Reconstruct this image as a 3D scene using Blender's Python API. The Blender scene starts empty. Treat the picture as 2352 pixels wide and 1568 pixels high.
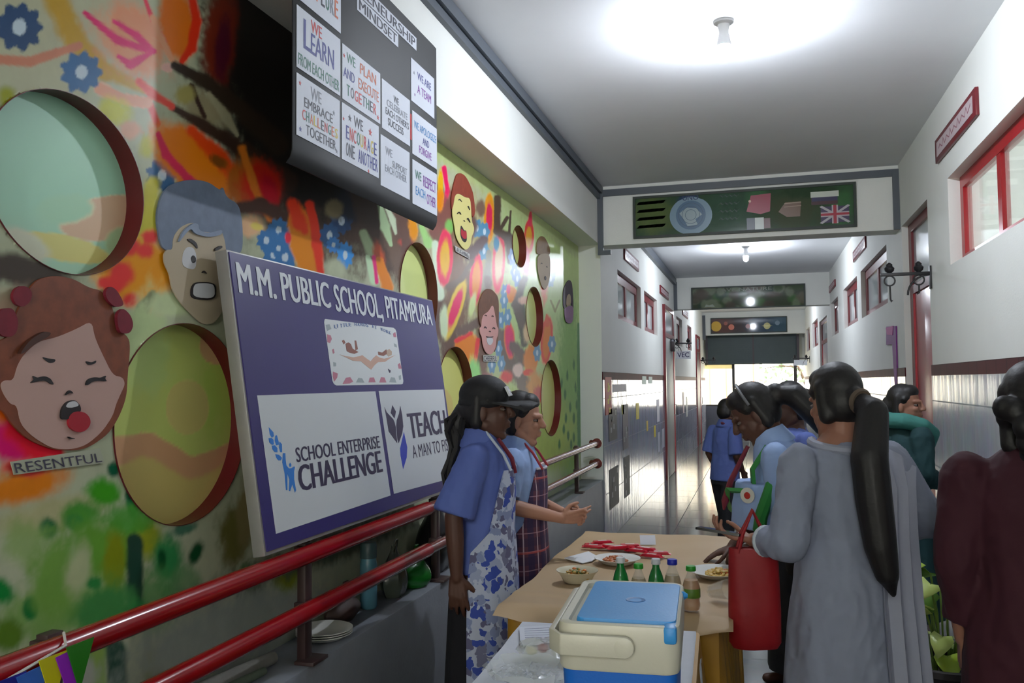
import bpy, bmesh, math, random
import numpy as np
from mathutils import Vector, Matrix, Euler
random.seed(7)
SC = bpy.context.scene
COL = SC.collection
PI = math.pi

# ------------------------------------------------------------------ camera
def make_camera():
    yaw, pit, rol = math.radians(15.9755), math.radians(2.7862), math.radians(-.5553)
    cy, sy = math.cos(yaw), math.sin(yaw)
    fwd = Vector((-sy*math.cos(pit), cy*math.cos(pit), math.sin(pit)))
    right = Vector((cy, sy, 0)); up = right.cross(fwd)
    r = right*math.cos(rol)+up*math.sin(rol); u = -right*math.sin(rol)+up*math.cos(rol)
    cam = bpy.data.cameras.new('camera'); o = bpy.data.objects.new('camera', cam); COL.objects.link(o)
    cam.sensor_width = 36; cam.lens = 36*1973.88/2352; cam.clip_start = .05
    m = Matrix((r, u, -fwd)).transposed().to_4x4(); m.translation = (0, 0, 1.5)
    o.matrix_world = m; SC.camera = o
make_camera()
# ------------------------------------------------------------------ daylight and exposure
W = bpy.data.worlds.new('daylight'); SC.world = W; W.use_nodes = True
bg = W.node_tree.nodes['Background']; bg.inputs[0].default_value = (1.0, .96, .84, 1); bg.inputs[1].default_value = 7.0
BULB = 900.0            # emission of the ceiling bulbs
vs = SC.view_settings; vs.view_transform = 'Standard'; vs.look = 'None'; vs.exposure = 0.55; vs.gamma = 1.0; vs.use_curve_mapping = False
SC.cycles.max_bounces = 8; SC.cycles.diffuse_bounces = 5; SC.cycles.glossy_bounces = 4; SC.cycles.transmission_bounces = 6
SC.cycles.sample_clamp_indirect = 6; SC.cycles.caustics_reflective = False; SC.cycles.caustics_refractive = False
SC.cycles.use_denoising = True

# room dimensions (metres)
XL, XM, XR, ZC, ZB, ZD = -1.405, -1.614, 1.18, 3.32, 2.79, 1.6
YB0, YE = -6.0, 24.0       # back of the corridor, far end
BEAMS = (7.86, 15.3, 23.3)
YA = 7.95                  # far end of the alcove with the mural

# ------------------------------------------------------------------ materials
def lin(c): return tuple(((v/255)/12.92 if v/255 <= .04045 else ((v/255+.055)/1.055)**2.4) for v in c)
MATS = {}
def mat(name, rgb=(200,200,200), rough=.6, metal=0, var=0, scale=20, bump=0, bscale=60, spec=.5, alpha=1, trans=0, emit=0, coat=0):
    if name in MATS: return MATS[name]
    m = bpy.data.materials.new(name); m.use_nodes = True; nt = m.node_tree; b = nt.nodes['Principled BSDF']
    c = lin(rgb)+(1,)
    b.inputs['Base Color'].default_value = c; b.inputs['Roughness'].default_value = rough; b.inputs['Metallic'].default_value = metal
    b.inputs['Specular IOR Level'].default_value = spec
    if coat: b.inputs['Coat Weight'].default_value = coat
    if trans: b.inputs['Transmission Weight'].default_value = trans
    if alpha < 1: b.inputs['Alpha'].default_value = alpha
    if emit: b.inputs['Emission Color'].default_value = c; b.inputs['Emission Strength'].default_value = emit
    if var or bump:
        tc = nt.nodes.new('ShaderNodeTexCoord'); n = nt.nodes.new('ShaderNodeTexNoise'); n.inputs['Scale'].default_value = scale; n.inputs['Detail'].default_value = 4
        nt.links.new(tc.outputs['Object'], n.inputs['Vector'])
        if var:
            mx = nt.nodes.new('ShaderNodeMix'); mx.data_type = 'RGBA'
            mx.inputs[6].default_value = tuple(v*(1-var) for v in c[:3])+(1,); mx.inputs[7].default_value = tuple(min(1, v*(1+var)) for v in c[:3])+(1,)
            nt.links.new(n.outputs['Fac'], mx.inputs[0]); nt.links.new(mx.outputs[2], b.inputs['Base Color'])
        if bump:
            n2 = nt.nodes.new('ShaderNodeTexNoise'); n2.inputs['Scale'].default_value = bscale; n2.inputs['Detail'].default_value = 3
            nt.links.new(tc.outputs['Object'], n2.inputs['Vector'])
            bp = nt.nodes.new('ShaderNodeBump'); bp.inputs['Strength'].default_value = bump; bp.inputs['Distance'].default_value = .045 if bump > .19 and bscale < 16 else .01
            nt.links.new(n2.outputs['Fac'], bp.inputs['Height']); nt.links.new(bp.outputs['Normal'], b.inputs['Normal'])
    MATS[name] = m; return m
def tile_mat(name, c1, c2, grout, sx, sy, axes, rough, gap=.004, mortar_rough=.6, spec=.5, wave=0):
    """square tiles; axes picks which object axes run along the tile rows"""
    if name in MATS: return MATS[name]
    m = bpy.data.materials.new(name); m.use_nodes = True; nt = m.node_tree; b = nt.nodes['Principled BSDF']
    tc = nt.nodes.new('ShaderNodeTexCoord'); sp = nt.nodes.new('ShaderNodeSeparateXYZ'); cb = nt.nodes.new('ShaderNodeCombineXYZ')
    nt.links.new(tc.outputs['Object'], sp.inputs[0])
    nt.links.new(sp.outputs[axes[0]], cb.inputs[0]); nt.links.new(sp.outputs[axes[1]], cb.inputs[1])
    br = nt.nodes.new('ShaderNodeTexBrick'); br.offset = 0; br.inputs['Scale'].default_value = 1
    br.inputs['Brick Width'].default_value = sx; br.inputs['Row Height'].default_value = sy; br.inputs['Mortar Size'].default_value = gap
    br.inputs['Color1'].default_value = lin(c1)+(1,); br.inputs['Color2'].default_value = lin(c2)+(1,); br.inputs['Mortar'].default_value = lin(grout)+(1,)
    nt.links.new(cb.outputs[0], br.inputs['Vector'])
    n = nt.nodes.new('ShaderNodeTexNoise'); n.inputs['Scale'].default_value = 6; n.inputs['Detail'].default_value = 5; nt.links.new(tc.outputs['Object'], n.inputs['Vector'])
    mx = nt.nodes.new('ShaderNodeMix'); mx.data_type = 'RGBA'; mx.blend_type = 'MULTIPLY'; mx.inputs[0].default_value = .35
    nt.links.new(br.outputs['Color'], mx.inputs[6]); nt.links.new(n.outputs['Color'], mx.inputs[7]); nt.links.new(mx.outputs[2], b.inputs['Base Color'])
    if wave:
        vm = nt.nodes.new('ShaderNodeVectorMath'); vm.operation = 'MULTIPLY'; vm.inputs[1].default_value = (7, 1.3, 1); nt.links.new(cb.outputs[0], vm.inputs[0])
        nw = nt.nodes.new('ShaderNodeTexNoise'); nw.inputs['Scale'].default_value = 1; nw.inputs['Detail'].default_value = 2; nt.links.new(vm.outputs[0], nw.inputs['Vector'])
        bp = nt.nodes.new('ShaderNodeBump'); bp.inputs['Strength'].default_value = wave; bp.inputs['Distance'].default_value = .02; nt.links.new(nw.outputs['Fac'], bp.inputs['Height']); nt.links.new(bp.outputs['Normal'], b.inputs['Normal'])
    mr = nt.nodes.new('ShaderNodeMapRange'); mr.inputs['To Min'].default_value = rough; mr.inputs['To Max'].default_value = mortar_rough
    nt.links.new(br.outputs['Fac'], mr.inputs['Value']); nt.links.new(mr.outputs[0], b.inputs['Roughness'])
    b.inputs['Specular IOR Level'].default_value = spec
    MATS[name] = m; return m
def paint_mat(name, rough=.35, spec=.5):
    if name in MATS: return MATS[name]
    m = bpy.data.materials.new(name); m.use_nodes = True; nt = m.node_tree; b = nt.nodes['Principled BSDF']
    a = nt.nodes.new('ShaderNodeVertexColor'); a.layer_name = 'paint'
    nt.links.new(a.outputs['Color'], b.inputs['Base Color']); b.inputs['Roughness'].default_value = rough; b.inputs['Specular IOR Level'].default_value = spec
    MATS[name] = m; return m

# ------------------------------------------------------------------ mesh helpers
def frame_from(z, x=None):
    z = Vector(z).normalized(); a = Vector(x) if x is not None else (Vector((1,0,0)) if abs(z.x) < .8 else Vector((0,1,0)))
    y = z.cross(a).normalized(); x = y.cross(z); return Matrix((x, y, z)).transposed()
class MB:
    def __init__(s): s.v = []; s.f = []; s.m = []
    def add(s, vs, fs, m=0):
        k = len(s.v); s.v += [tuple(p) for p in vs]; s.f += [tuple(i+k for i in f) for f in fs]; s.m += [m]*len(fs); return s
    def box(s, c, d, R=None, m=0):
        vs = [Vector((x*d[0]/2, y*d[1]/2, z*d[2]/2)) for x in (-1,1) for y in (-1,1) for z in (-1,1)]
        if R is not None: vs = [R @ p for p in vs]
        c = Vector(c); return s.add([c+p for p in vs], [(0,1,3,2),(4,6,7,5),(0,4,5,1),(2,3,7,6),(0,2,6,4),(1,5,7,3)], m)
    def bx(s, a, b, m=0): return s.box([(p+q)/2 for p, q in zip(a, b)], [abs(q-p) for p, q in zip(a, b)], None, m)
    def loft(s, rings, m=0, close=True, capped=True):
        n = len(rings[0]); vs = [p for r in rings for p in r]; fs = []
        for i in range(len(rings)-1):
            for j in range(n if close else n-1):
                a = i*n+j; b = i*n+(j+1) % n; fs.append((a, b, b+n, a+n))
        if capped: fs.append(tuple(reversed(range(n)))); fs.append(tuple(range((len(rings)-1)*n, len(rings)*n)))
        return s.add(vs, fs, m)
    def tube(s, pts, r, n=12, m=0, capped=True):
        pts = [Vector(p) for p in pts]; rings = []; x = None
        for i, p in enumerate(pts):
            t = (pts[min(i+1, len(pts)-1)]-pts[max(i-1, 0)]).normalized()
            F = frame_from(t, x); x = F.col[0].copy(); rr = r[i] if isinstance(r, (list, tuple)) else r
            rings.append([p+F @ Vector((rr*math.cos(2*PI*k/n), rr*math.sin(2*PI*k/n), 0)) for k in range(n)])
        return s.loft(rings, m, True, capped)
    def lathe(s, prof, c=(0,0,0), axis=(0,0,1), n=24, m=0, capped=True):
        F = frame_from(axis); c = Vector(c)
        return s.loft([[c+F @ Vector((max(r, 1e-4)*math.cos(2*PI*k/n), max(r, 1e-4)*math.sin(2*PI*k/n), z)) for k in range(n)] for r, z in prof], m, True, capped)
    def ell(s, c, r, R=None, n=16, m=0):
        c = Vector(c); r = (r, r, r) if isinstance(r, (int, float)) else r; rings = []; k = max(5, n//2)
        for i in range(k+1):
            a = -PI/2+PI*i/k; q = max(math.cos(a), .02)
            ring = [Vector((r[0]*q*math.cos(2*PI*j/n), r[1]*q*math.sin(2*PI*j/n), r[2]*math.sin(a))) for j in range(n)]
            rings.append([c+(R @ p if R is not None else p) for p in ring])
        return s.loft(rings, m)
    def cap(s, p0, r0, p1, r1, n=12, m=0):
        p0, p1 = Vector(p0), Vector(p1); L = (p1-p0).length
        pr = [(r0*math.cos(a), r0*math.sin(a)) for a in (-1.45, -1.0, -.5, 0)]+[(r1*math.cos(a), L+r1*math.sin(a)) for a in (0, .5, 1.0, 1.45)]
        return s.lathe(pr, p0, p1-p0, n, m)
    def cone(s, p0, r0, p1, r1, n=16, m=0): return s.lathe([(r0, 0), (r1, (Vector(p1)-Vector(p0)).length)], p0, Vector(p1)-Vector(p0), n, m)
    def chain(s, pts, rs, m=0):
        for i in range(len(pts)-1): s.cap(pts[i], rs[i], pts[i+1], rs[i+1], 12, m)
        return s
    def plate(s, pts, O, U, V, N, n0, n1, m=0):
        """polygon in (u,v) given thickness n0..n1 along N"""
        O, U, V, N = Vector(O), Vector(U), Vector(V), Vector(N)
        A = sum(pts[i][0]*pts[(i+1) % len(pts)][1]-pts[(i+1) % len(pts)][0]*pts[i][1] for i in range(len(pts)))
        if A < 0: pts = pts[::-1]
        k = len(pts); vs = [O+U*p[0]+V*p[1]+N*n0 for p in pts]+[O+U*p[0]+V*p[1]+N*n1 for p in pts]
        fs = [tuple(range(k-1, -1, -1)), tuple(range(k, 2*k))]+[(i, (i+1) % k, (i+1) % k+k, i+k) for i in range(k)]
        return s.add(vs, fs, m)
def world_inv(o):
    m = Matrix.Identity(4)
    while o is not None: m = o.matrix_basis @ m; o = o.parent
    return m.inverted()
def finish(name, me, mats, parent, smooth=True, ang=40):
    for x in (mats if isinstance(mats, (list, tuple)) else [mats]): me.materials.append(x)
    if smooth:
        me.polygons.foreach_set('use_smooth', [True]*len(me.polygons))
        if ang: me.set_sharp_from_angle(angle=math.radians(ang))
    me.name = name; o = bpy.data.objects.new(name, me); COL.objects.link(o)
    if parent is not None: o.parent = parent
    return o
def build(name, mb, mats, parent=None, bev=0, seg=2, smooth=True, ang=40, local=False, sub=0):
    """link the collected shapes as ONE mesh object (vertices given in world space unless local)"""
    me = bpy.data.meshes.new(name); vs = mb.v
    inv = None if local else (world_inv(parent) if parent is not None else None)
    if inv is not None: vs = [inv @ Vector(p) for p in vs]
    loc = None
    if parent is None and not local:
        a = np.array(vs); loc = Vector(((a[:,0].min()+a[:,0].max())/2, (a[:,1].min()+a[:,1].max())/2, a[:,2].min())); vs = [Vector(p)-loc for p in vs]
    me.from_pydata(vs, [], mb.f); me.polygons.foreach_set('material_index', mb.m); me.update()
    b = bmesh.new(); b.from_mesh(me); bmesh.ops.recalc_face_normals(b, faces=b.faces)
    if bev: bmesh.ops.bevel(b, geom=[e for e in b.edges if len(e.link_faces) == 2 and e.calc_face_angle(0) > .5], offset=bev, segments=seg, affect='EDGES', profile=.5)
    b.to_mesh(me); b.free()
    o = finish(name, me, mats, parent, smooth, ang)
    if loc is not None: o.location = loc
    return o
def grow(name, mb, mats, parent, voxel=.006, it=3, local=True, wr=0, wk=(13, 13, 5)):
    """one continuous surface grown over the overlapping shapes"""
    me = bpy.data.meshes.new('raw'); vs = mb.v
    if not local: inv = world_inv(parent); vs = [inv @ Vector(p) for p in vs]
    me.from_pydata(vs, [], mb.f); b = bmesh.new(); b.from_mesh(me); bmesh.ops.recalc_face_normals(b, faces=b.faces); b.to_mesh(me); b.free()
    t = bpy.data.objects.new('raw', me); COL.objects.link(t)
    r = t.modifiers.new('r', 'REMESH'); r.mode = 'VOXEL'; r.voxel_size = voxel
    if it: q = t.modifiers.new('s', 'SMOOTH'); q.iterations = it; q.factor = .5
    dg = bpy.context.evaluated_depsgraph_get(); dg.update()
    m2 = bpy.data.meshes.new_from_object(t.evaluated_get(dg)); bpy.data.objects.remove(t); bpy.data.meshes.remove(me)
    if wr:                                                # soft cloth creases
        from mathutils import noise
        nr = [v.normal.copy() for v in m2.vertices]
        for v, n_ in zip(m2.vertices, nr):
            c = v.co; d = noise.noise(Vector((c.x*wk[0]+c.z*2, c.y*wk[1]-c.z*3, c.z*wk[2]))); e = noise.noise(Vector((c.x*wk[0]*2.1+7, c.y*wk[1]*2.1, c.z*wk[2]*2.6)))
            v.co = c+n_*wr*(d-.9*abs(e)+.25)
    return finish(name, m2, mats, parent, True, 0)
def text(name, s, m, parent, O, U, V, N, box, lift=.0012, bold=0.0, depth=.0006, group=None):
    """lettering stretched into box=(u0,v0,u1,v1) of the plane O,U,V"""
    cu = bpy.data.curves.new('t', 'FONT'); cu.body = s; cu.size = 1; cu.resolution_u = 3
    t = bpy.data.objects.new('t', cu); COL.objects.link(t)
    dg = bpy.context.evaluated_depsgraph_get(); dg.update()
    me = bpy.data.meshes.new_from_object(t.evaluated_get(dg)); bpy.data.objects.remove(t); bpy.data.curves.remove(cu)
    O, U, V, N = Vector(O), Vector(U), Vector(V), Vector(N)
    co = np.empty(len(me.vertices)*3); me.vertices.foreach_get('co', co); co = co.reshape(-1, 3)
    x0, y0 = co[:,0].min(), co[:,1].min(); sx = (box[2]-box[0])/(co[:,0].max()-x0); sy = (box[3]-box[1])/(co[:,1].max()-y0)
    inv = world_inv(parent); sh = [0] if bold <= 0 else [-bold, -bold/3, bold/3, bold]      # heavier strokes: the outline repeated a hair apart
    sx = (box[2]-box[0])/(co[:,0].max()-x0+2*max(bold, 0)); x0 -= max(bold, 0)
    pts = [tuple(inv @ (O+U*(box[0]+(c[0]+d-x0)*sx)+V*(box[1]+(c[1]-y0)*sy)+N*(lift+i*1e-5))) for i, d in enumerate(sh) for c in co]
    n = len(co); fs = [tuple(j+n*i for j in p.vertices) for i in range(len(sh)) for p in me.polygons]
    bpy.data.meshes.remove(me); me = bpy.data.meshes.new(name); me.from_pydata(pts, [], fs)
    return finish(name, me, m, parent, False, 0)
def tag(o, label=None, cat=None, group=None, kind=None):
    if label: o['label'] = label
    if cat: o['category'] = cat
    if group: o['group'] = group
    if kind: o['kind'] = kind
    return o
def thing(name, label, cat, loc=(0,0,0), rotz=0, group=None):
    o = bpy.data.objects.new(name, None); o.empty_display_size = .1; COL.objects.link(o); o.location = loc; o.rotation_euler = (0, 0, rotz)
    return tag(o, label, cat, group)
def copy_thing(o, loc, rotz=None, label=None):
    r = o.copy(); COL.objects.link(r); r.location = loc
    if rotz is not None: r.rotation_euler = (0, 0, rotz)
    if label: r['label'] = label
    for ch in list(o.children):
        c = ch.copy(); COL.objects.link(c); c.parent = r
        for g in list(ch.children): d = g.copy(); COL.objects.link(d); d.parent = c
    return r
def struct(name, mb, m, label=None, **k):
    o = build(name, mb, m, **k); o['kind'] = 'structure'; tag(o, label, 'building part'); return o
UY, UZ, NX = (0,1,0), (0,0,1), (1,0,0)
def slab(mb, x0, x1, y0, y1, z0, z1, holes, m=0):
    """a wall between x0..x1 with rectangular openings (ya,yb,za,zb)"""
    ys = sorted({y0, y1, *[h[0] for h in holes], *[h[1] for h in holes]}); zs = sorted({z0, z1, *[h[2] for h in holes], *[h[3] for h in holes]})
    for i in range(len(ys)-1):
        run = None
        for j in range(len(zs)-1):
            cy, cz = (ys[i]+ys[i+1])/2, (zs[j]+zs[j+1])/2
            solid = not any(h[0] < cy < h[1] and h[2] < cz < h[3] for h in holes)
            if solid: run = zs[j] if run is None else run
            if run is not None and (not solid or j == len(zs)-2):
                mb.bx((x0, ys[i], run), (x1, ys[i+1], zs[j+1] if solid else zs[j]), m); run = None
    return mb
# ------------------------------------------------------------------ painted surfaces
def paint(P, base, strokes, seed=1, gain=1.0):
    """P: (n,2) wall coordinates; returns linear rgba from soft airbrush strokes"""
    n = len(P); rgb = np.empty((n, 3)); rgb[:] = lin(base)
    rs = np.random.RandomState(seed)
    G = rs.rand(64, 64)
    def noise(q):
        q = np.abs(q); i = q.astype(int); f = q-i; f = f*f*(3-2*f)
        g = lambda a, b: G[a % 64, b % 64]
        return (g(i[:,0], i[:,1])*(1-f[:,0])+g(i[:,0]+1, i[:,1])*f[:,0])*(1-f[:,1])+(g(i[:,0], i[:,1]+1)*(1-f[:,0])+g(i[:,0]+1, i[:,1]+1)*f[:,0])*f[:,1]
    nz = noise(P*23+7)*.5+noise(P*61+3)*.3+noise(P*140)*.2-.5
    def put(idx, al, col):
        c = np.array(lin(col)); al = np.clip(al, 0, 1)[:,None]; rgb[idx] = rgb[idx]*(1-al)+c*al
    for s in strokes:
        k = s[0]
        if k == 'p':
            y0, z0, y1, z1, a, b_, c_, d, w0, w1, so, al = s[1:13]
            q = (P-[y0, z0]) @ np.array([[a, c_], [b_, d]]); e = np.array([a*(y1-y0)+b_*(z1-z0), c_*(y1-y0)+d*(z1-z0)])
            t = np.clip(q @ e/max(e @ e, 1e-9), 0, 1); w = w0+(w1-w0)*t
            r = np.hypot(*(q-t[:,None]*e).T)/np.maximum(w, .1)
        else:
            cy, cz, a0, a1, b0, b1 = s[1:7]
            M = np.linalg.inv(np.array([[a0, b0], [a1, b1]])); q = (P-[cy, cz]) @ M.T; r = np.hypot(q[:,0], q[:,1])
            if k == 'f':
                th = np.arctan2(q[:,1], q[:,0]); r = r/(.9+.11*np.cos(s[7]*th)); so, al = .12, 1
            else: so, al = s[7], s[8]
        i = np.nonzero(r < 1.4)[0]
        if len(i) == 0: continue
        rr = r[i]+nz[i]*so*.7; h = so*.9
        x = np.clip((1+h*.35-rr)/h, 0, 1); put(i, x*x*(3-2*x)*al, s[-3:])
    rgb *= (1+nz[:,None]*.16)*gain
    rgb *= PG; rgb *= np.minimum(1, .84/np.maximum(rgb.max(1), 1e-6))[:,None]
    return np.c_[np.clip(rgb, 0, .9), np.ones(n)]
PG = 1.55                       # paint brightness
MURAL=[('b',6.872,2.141,2.035,0.173,-0.079,-1.517,0.7,1,160,180,120),
('b',7.509,1.418,0.552,-0.007,-0.062,-1.005,0.7,1,120,160,85),
('b',6.385,1.1,1.49,-0.091,-0.017,-0.363,0.8,1,152,172,80),
('b',7.406,2.729,0.723,0.111,-0.028,-0.47,0.8,1,165,185,115),
('p',4.287,2.755,7.983,2.734,92.903,-3.2,67.026,-331.298,20.74,20.74,0.95,1,152,165,112),
('p',7.917,2.046,7.857,0.85,49.506,-3.315,-2.148,-246.662,4.27,4.27,0.92,1,55,110,60),
('b',7.674,1.661,0.058,0.001,-0.003,-0.052,0.8,1,55,105,55),
('b',7.391,1.564,0.054,0,-0.003,-0.05,0.8,1,55,105,55),
('b',7.5,1.283,0.055,-0.002,-0.003,-0.05,0.8,1,55,105,55),
('b',7.644,1.18,0.057,-0.002,-0.003,-0.051,0.8,1,55,105,55),
('b',7.293,1.402,0.052,-0.001,-0.003,-0.049,0.8,1,55,105,55),
('b',7.738,1.455,0.058,0,-0.003,-0.052,0.8,1,55,105,55),
('b',7.224,1.105,0.051,-0.003,-0.003,-0.048,0.8,1,55,105,55),
('b',7.395,1.039,0.054,-0.003,-0.003,-0.049,0.8,1,55,105,55),
('b',7.05,0.987,0.049,-0.003,-0.003,-0.047,0.8,1,55,105,55),
('b',7.633,1.005,0.057,-0.004,-0.003,-0.051,0.8,1,55,105,55),
('b',7.316,1.194,0.052,-0.002,-0.003,-0.049,0.8,1,55,105,55),
('b',7.787,1.294,0.059,-0.002,-0.003,-0.052,0.8,1,55,105,55),
('b',7.161,1.496,0.051,0,-0.003,-0.048,0.8,1,55,105,55),
('b',7.517,0.954,0.055,-0.004,-0.003,-0.05,0.8,1,55,105,55),
('b',5.34,0.856,1.649,-0.188,-0.005,-0.167,0.8,1,158,172,150),
('b',3.123,2.228,0.886,-0.019,-0.223,-0.27,0.8,1,70,52,42),
('b',2.78,2.532,0.457,0.186,0.18,-0.472,0.75,1,32,30,24),
('p',2.443,2.823,2.604,2.616,378.502,3.207,267.484,-662.139,91.5,128.1,0.72,1,28,25,21),
('p',2.604,2.616,2.909,2.421,328.691,1.752,194.45,-620.679,128.1,134.2,0.72,1,28,25,21),
('p',2.909,2.421,3.364,2.333,265.261,0.041,134.902,-560.159,134.2,97.6,0.72,1,28,25,21),
('b',2.239,2.336,0.112,-0.007,-0.064,-0.09,0.9,1,128,120,92),
('b',3.638,2.189,0.332,0.091,0.189,-0.263,0.8,1,92,72,60),
('b',4.762,2.218,0.707,0.135,0.238,-0.424,0.9,1,150,140,100),
('p',4.455,1.839,4.605,2.097,138.125,-2.696,36.806,-408.461,36.6,31.72,0.82,1,105,78,62),
('p',4.605,2.097,4.326,2.301,141.674,-2.624,57.378,-411.973,31.72,26.84,0.82,1,105,78,62),
('p',4.326,2.301,4.2,2.512,153.59,-2.41,80.62,-427.273,26.84,24.4,0.82,1,105,78,62),
('p',5.002,1.875,4.951,1.555,116.556,-3.015,13.685,-376.901,15.86,15.86,0.82,1,100,75,65),
('p',4.951,1.555,5.071,1.18,115.286,-3.052,-10.14,-376.957,15.86,20.74,0.82,1,100,75,65),
('p',5.37,1.813,5.621,1.619,97.238,-3.221,11.661,-344.287,18.3,21.96,0.82,1,92,78,72),
('p',5.621,1.619,5.956,1.499,88.434,-3.297,2.332,-329.139,21.96,18.3,0.82,1,92,78,72),
('p',5.956,1.499,6.071,1.34,82.311,-3.341,-4.702,-318.206,18.3,14.64,0.82,1,92,78,72),
('p',4.481,1.311,4.523,1.649,140.078,-2.699,-3.108,-414.787,42.7,36.6,0.92,1,85,62,52),
('p',4.523,1.649,4.191,1.913,148.652,-2.538,23.732,-425.011,36.6,24.4,0.92,1,85,62,52),
('b',1.661,2.342,0.24,0.093,0.003,-0.17,0.8,1,158,158,132),
('p',1.645,2.453,1.715,2.363,730.331,14.762,383.791,-921.181,30.5,26.84,0.95,1,165,130,35),
('p',1.715,2.363,1.827,2.32,674.934,12.806,328.452,-888.026,26.84,21.96,0.95,1,165,130,35),
('p',1.827,2.32,1.967,2.32,606.608,10.454,287.461,-843.219,21.96,12.2,0.95,1,165,130,35),
('b',1.931,2.447,0.11,0.098,0.109,-0.067,0.8,1,196,132,100),
('p',1.75,2.444,1.865,2.419,652.318,12.035,351.426,-871.023,6.1,10.98,0.72,1,188,24,92),
('p',1.865,2.419,2.001,2.439,587.105,9.811,315.372,-827.267,10.98,8.54,0.72,1,188,24,92),
('p',1.851,2.465,1.934,2.46,605.822,10.448,337.348,-839.289,4.88,10.98,0.72,1,188,24,92),
('p',1.934,2.46,2.005,2.441,569.041,9.208,312.856,-814.195,10.98,8.54,0.72,1,188,24,92),
('p',2.001,2.437,1.915,2.371,575.079,9.403,300.417,-819.49,6.1,10.98,0.72,1,188,24,92),
('p',1.915,2.371,1.869,2.376,607.408,10.489,306.725,-842.491,10.98,4.88,0.72,1,188,24,92),
('b',2.108,2.561,0.085,0.043,0.028,-0.111,0.5,1,205,105,15),
('p',2.165,2.684,2.197,2.604,480.603,6.342,318.23,-745.675,9.76,12.2,0.82,1,215,45,15),
('p',2.197,2.604,2.174,2.515,480.06,6.314,294.174,-746.914,12.2,13.42,0.82,1,215,45,15),
('p',2.174,2.515,2.13,2.459,493.229,6.727,281.436,-758.326,13.42,7.32,0.82,1,215,45,15),
('p',1.963,2.582,2,2.53,561.781,8.98,343.268,-806.739,4.88,6.1,0.82,1,190,45,70),
('p',2,2.53,2.056,2.489,542.284,8.327,316.702,-793.92,6.1,3.66,0.82,1,190,45,70),
('b',2.314,2.603,0.095,0.032,-0.024,-0.191,0.6,1,98,32,16),
('b',2.33,2.574,0.046,0.015,-0.015,-0.118,0.7,1,66,16,32),
('p',2,2.536,2.041,2.49,545.413,8.431,319.581,-796.088,7.32,7.32,0.95,1,205,145,110),
('p',2.041,2.49,2.085,2.443,528.136,7.857,295.152,-784.615,7.32,7.32,0.95,1,205,145,110),
('b',2.066,2.417,0.03,0.011,0,-0.015,0.6,1,215,170,160),
('p',2.095,2.433,2.238,2.437,489.083,6.587,264.456,-756.207,10.98,18.3,0.72,1,44,34,25),
('p',2.238,2.437,2.41,2.409,436.425,4.926,233.05,-715.245,18.3,21.96,0.72,1,44,34,25),
('p',2.41,2.409,2.662,2.354,378.638,3.173,193.267,-667.608,21.96,30.5,0.72,1,44,34,25),
('p',2.087,2.309,2.24,2.295,491.863,6.659,227.909,-760.955,7.32,15.86,0.72,1,52,36,27),
('p',2.24,2.295,2.448,2.275,431.968,4.772,196.014,-714.092,15.86,20.74,0.72,1,52,36,27),
('p',2.448,2.275,2.721,2.228,367.87,2.843,159.818,-660.206,20.74,30.5,0.72,1,52,36,27),
('p',2.175,2.402,2.207,2.359,480.138,6.295,244.516,-750.433,6.1,4.88,0.72,1,52,34,27),
('p',2.207,2.359,2.239,2.325,469.334,5.947,228.432,-742.819,4.88,6.1,0.72,1,52,34,27),
('p',2.26,2.403,2.351,2.356,442.008,5.094,224.826,-720.52,6.1,12.2,0.82,1,140,135,108),
('p',2.351,2.356,2.411,2.316,419.447,4.394,202.616,-702.938,12.2,4.88,0.82,1,140,135,108),
('b',2.145,2.362,0.034,-0.007,-0.031,-0.034,0.8,1,140,132,75),
('p',1.95,2.335,2.003,2.32,567.594,9.143,271.396,-815.948,10.98,12.2,0.82,1,212,72,58),
('p',2.003,2.32,2.087,2.309,537.855,8.156,253.027,-794.924,12.2,8.54,0.82,1,212,72,58),
('p',1.994,2.286,2.026,2.24,553.269,8.658,243.774,-807.176,8.54,8.54,0.82,1,198,70,62),
('p',1.808,2.268,1.887,2.267,632.77,11.339,280.286,-862.208,15.86,14.64,0.42,1,222,158,128),
('p',1.887,2.267,1.982,2.287,588.35,9.831,263.886,-831.661,14.64,13.42,0.42,1,222,158,128),
('p',1.479,2.227,1.585,2.259,846.118,18.9,362.59,-995.248,12.2,13.42,0.62,1,172,110,85),
('p',1.585,2.259,1.661,2.308,773.407,16.277,349.623,-951.102,13.42,10.98,0.62,1,172,110,85),
('p',1.661,2.308,1.73,2.351,722.018,14.455,345.885,-918.251,10.98,10.98,0.62,1,172,110,85),
('f',1.552,2.328,0.07,0.028,0.001,-0.059,9,34,62,98),
('b',1.552,2.328,0.019,0.008,0,-0.019,0.3,1,185,200,210),
('f',1.741,2.289,0.073,0.025,0.001,-0.056,9,40,86,130),
('b',1.741,2.289,0.02,0.007,0,-0.018,0.3,1,185,200,210),
('f',2.047,2.099,0.072,0.017,0.001,-0.048,9,44,84,122),
('b',2.047,2.099,0.019,0.005,0,-0.016,0.3,1,185,200,210),
('b',1.521,2.156,0.028,0.009,0.001,-0.028,0.9,1,128,132,10),
('b',1.856,2.225,0.07,0.021,0.001,-0.046,0.9,1,168,168,45),
('b',1.984,2.167,0.035,0.009,0.001,-0.036,0.9,1,160,160,45),
('p',2.007,2.068,1.982,1.941,564.099,8.982,162.996,-820.744,18.3,28.06,0.95,1,172,165,50),
('p',1.982,1.941,1.961,1.842,576.346,9.375,128.206,-832.118,28.06,24.4,0.95,1,172,165,50),
('b',1.918,2.191,0.05,0.014,0,-0.026,0.8,1,185,140,115),
('b',2.209,2.173,0.202,-0.057,-0.083,-0.084,0.45,1,205,112,12),
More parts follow.
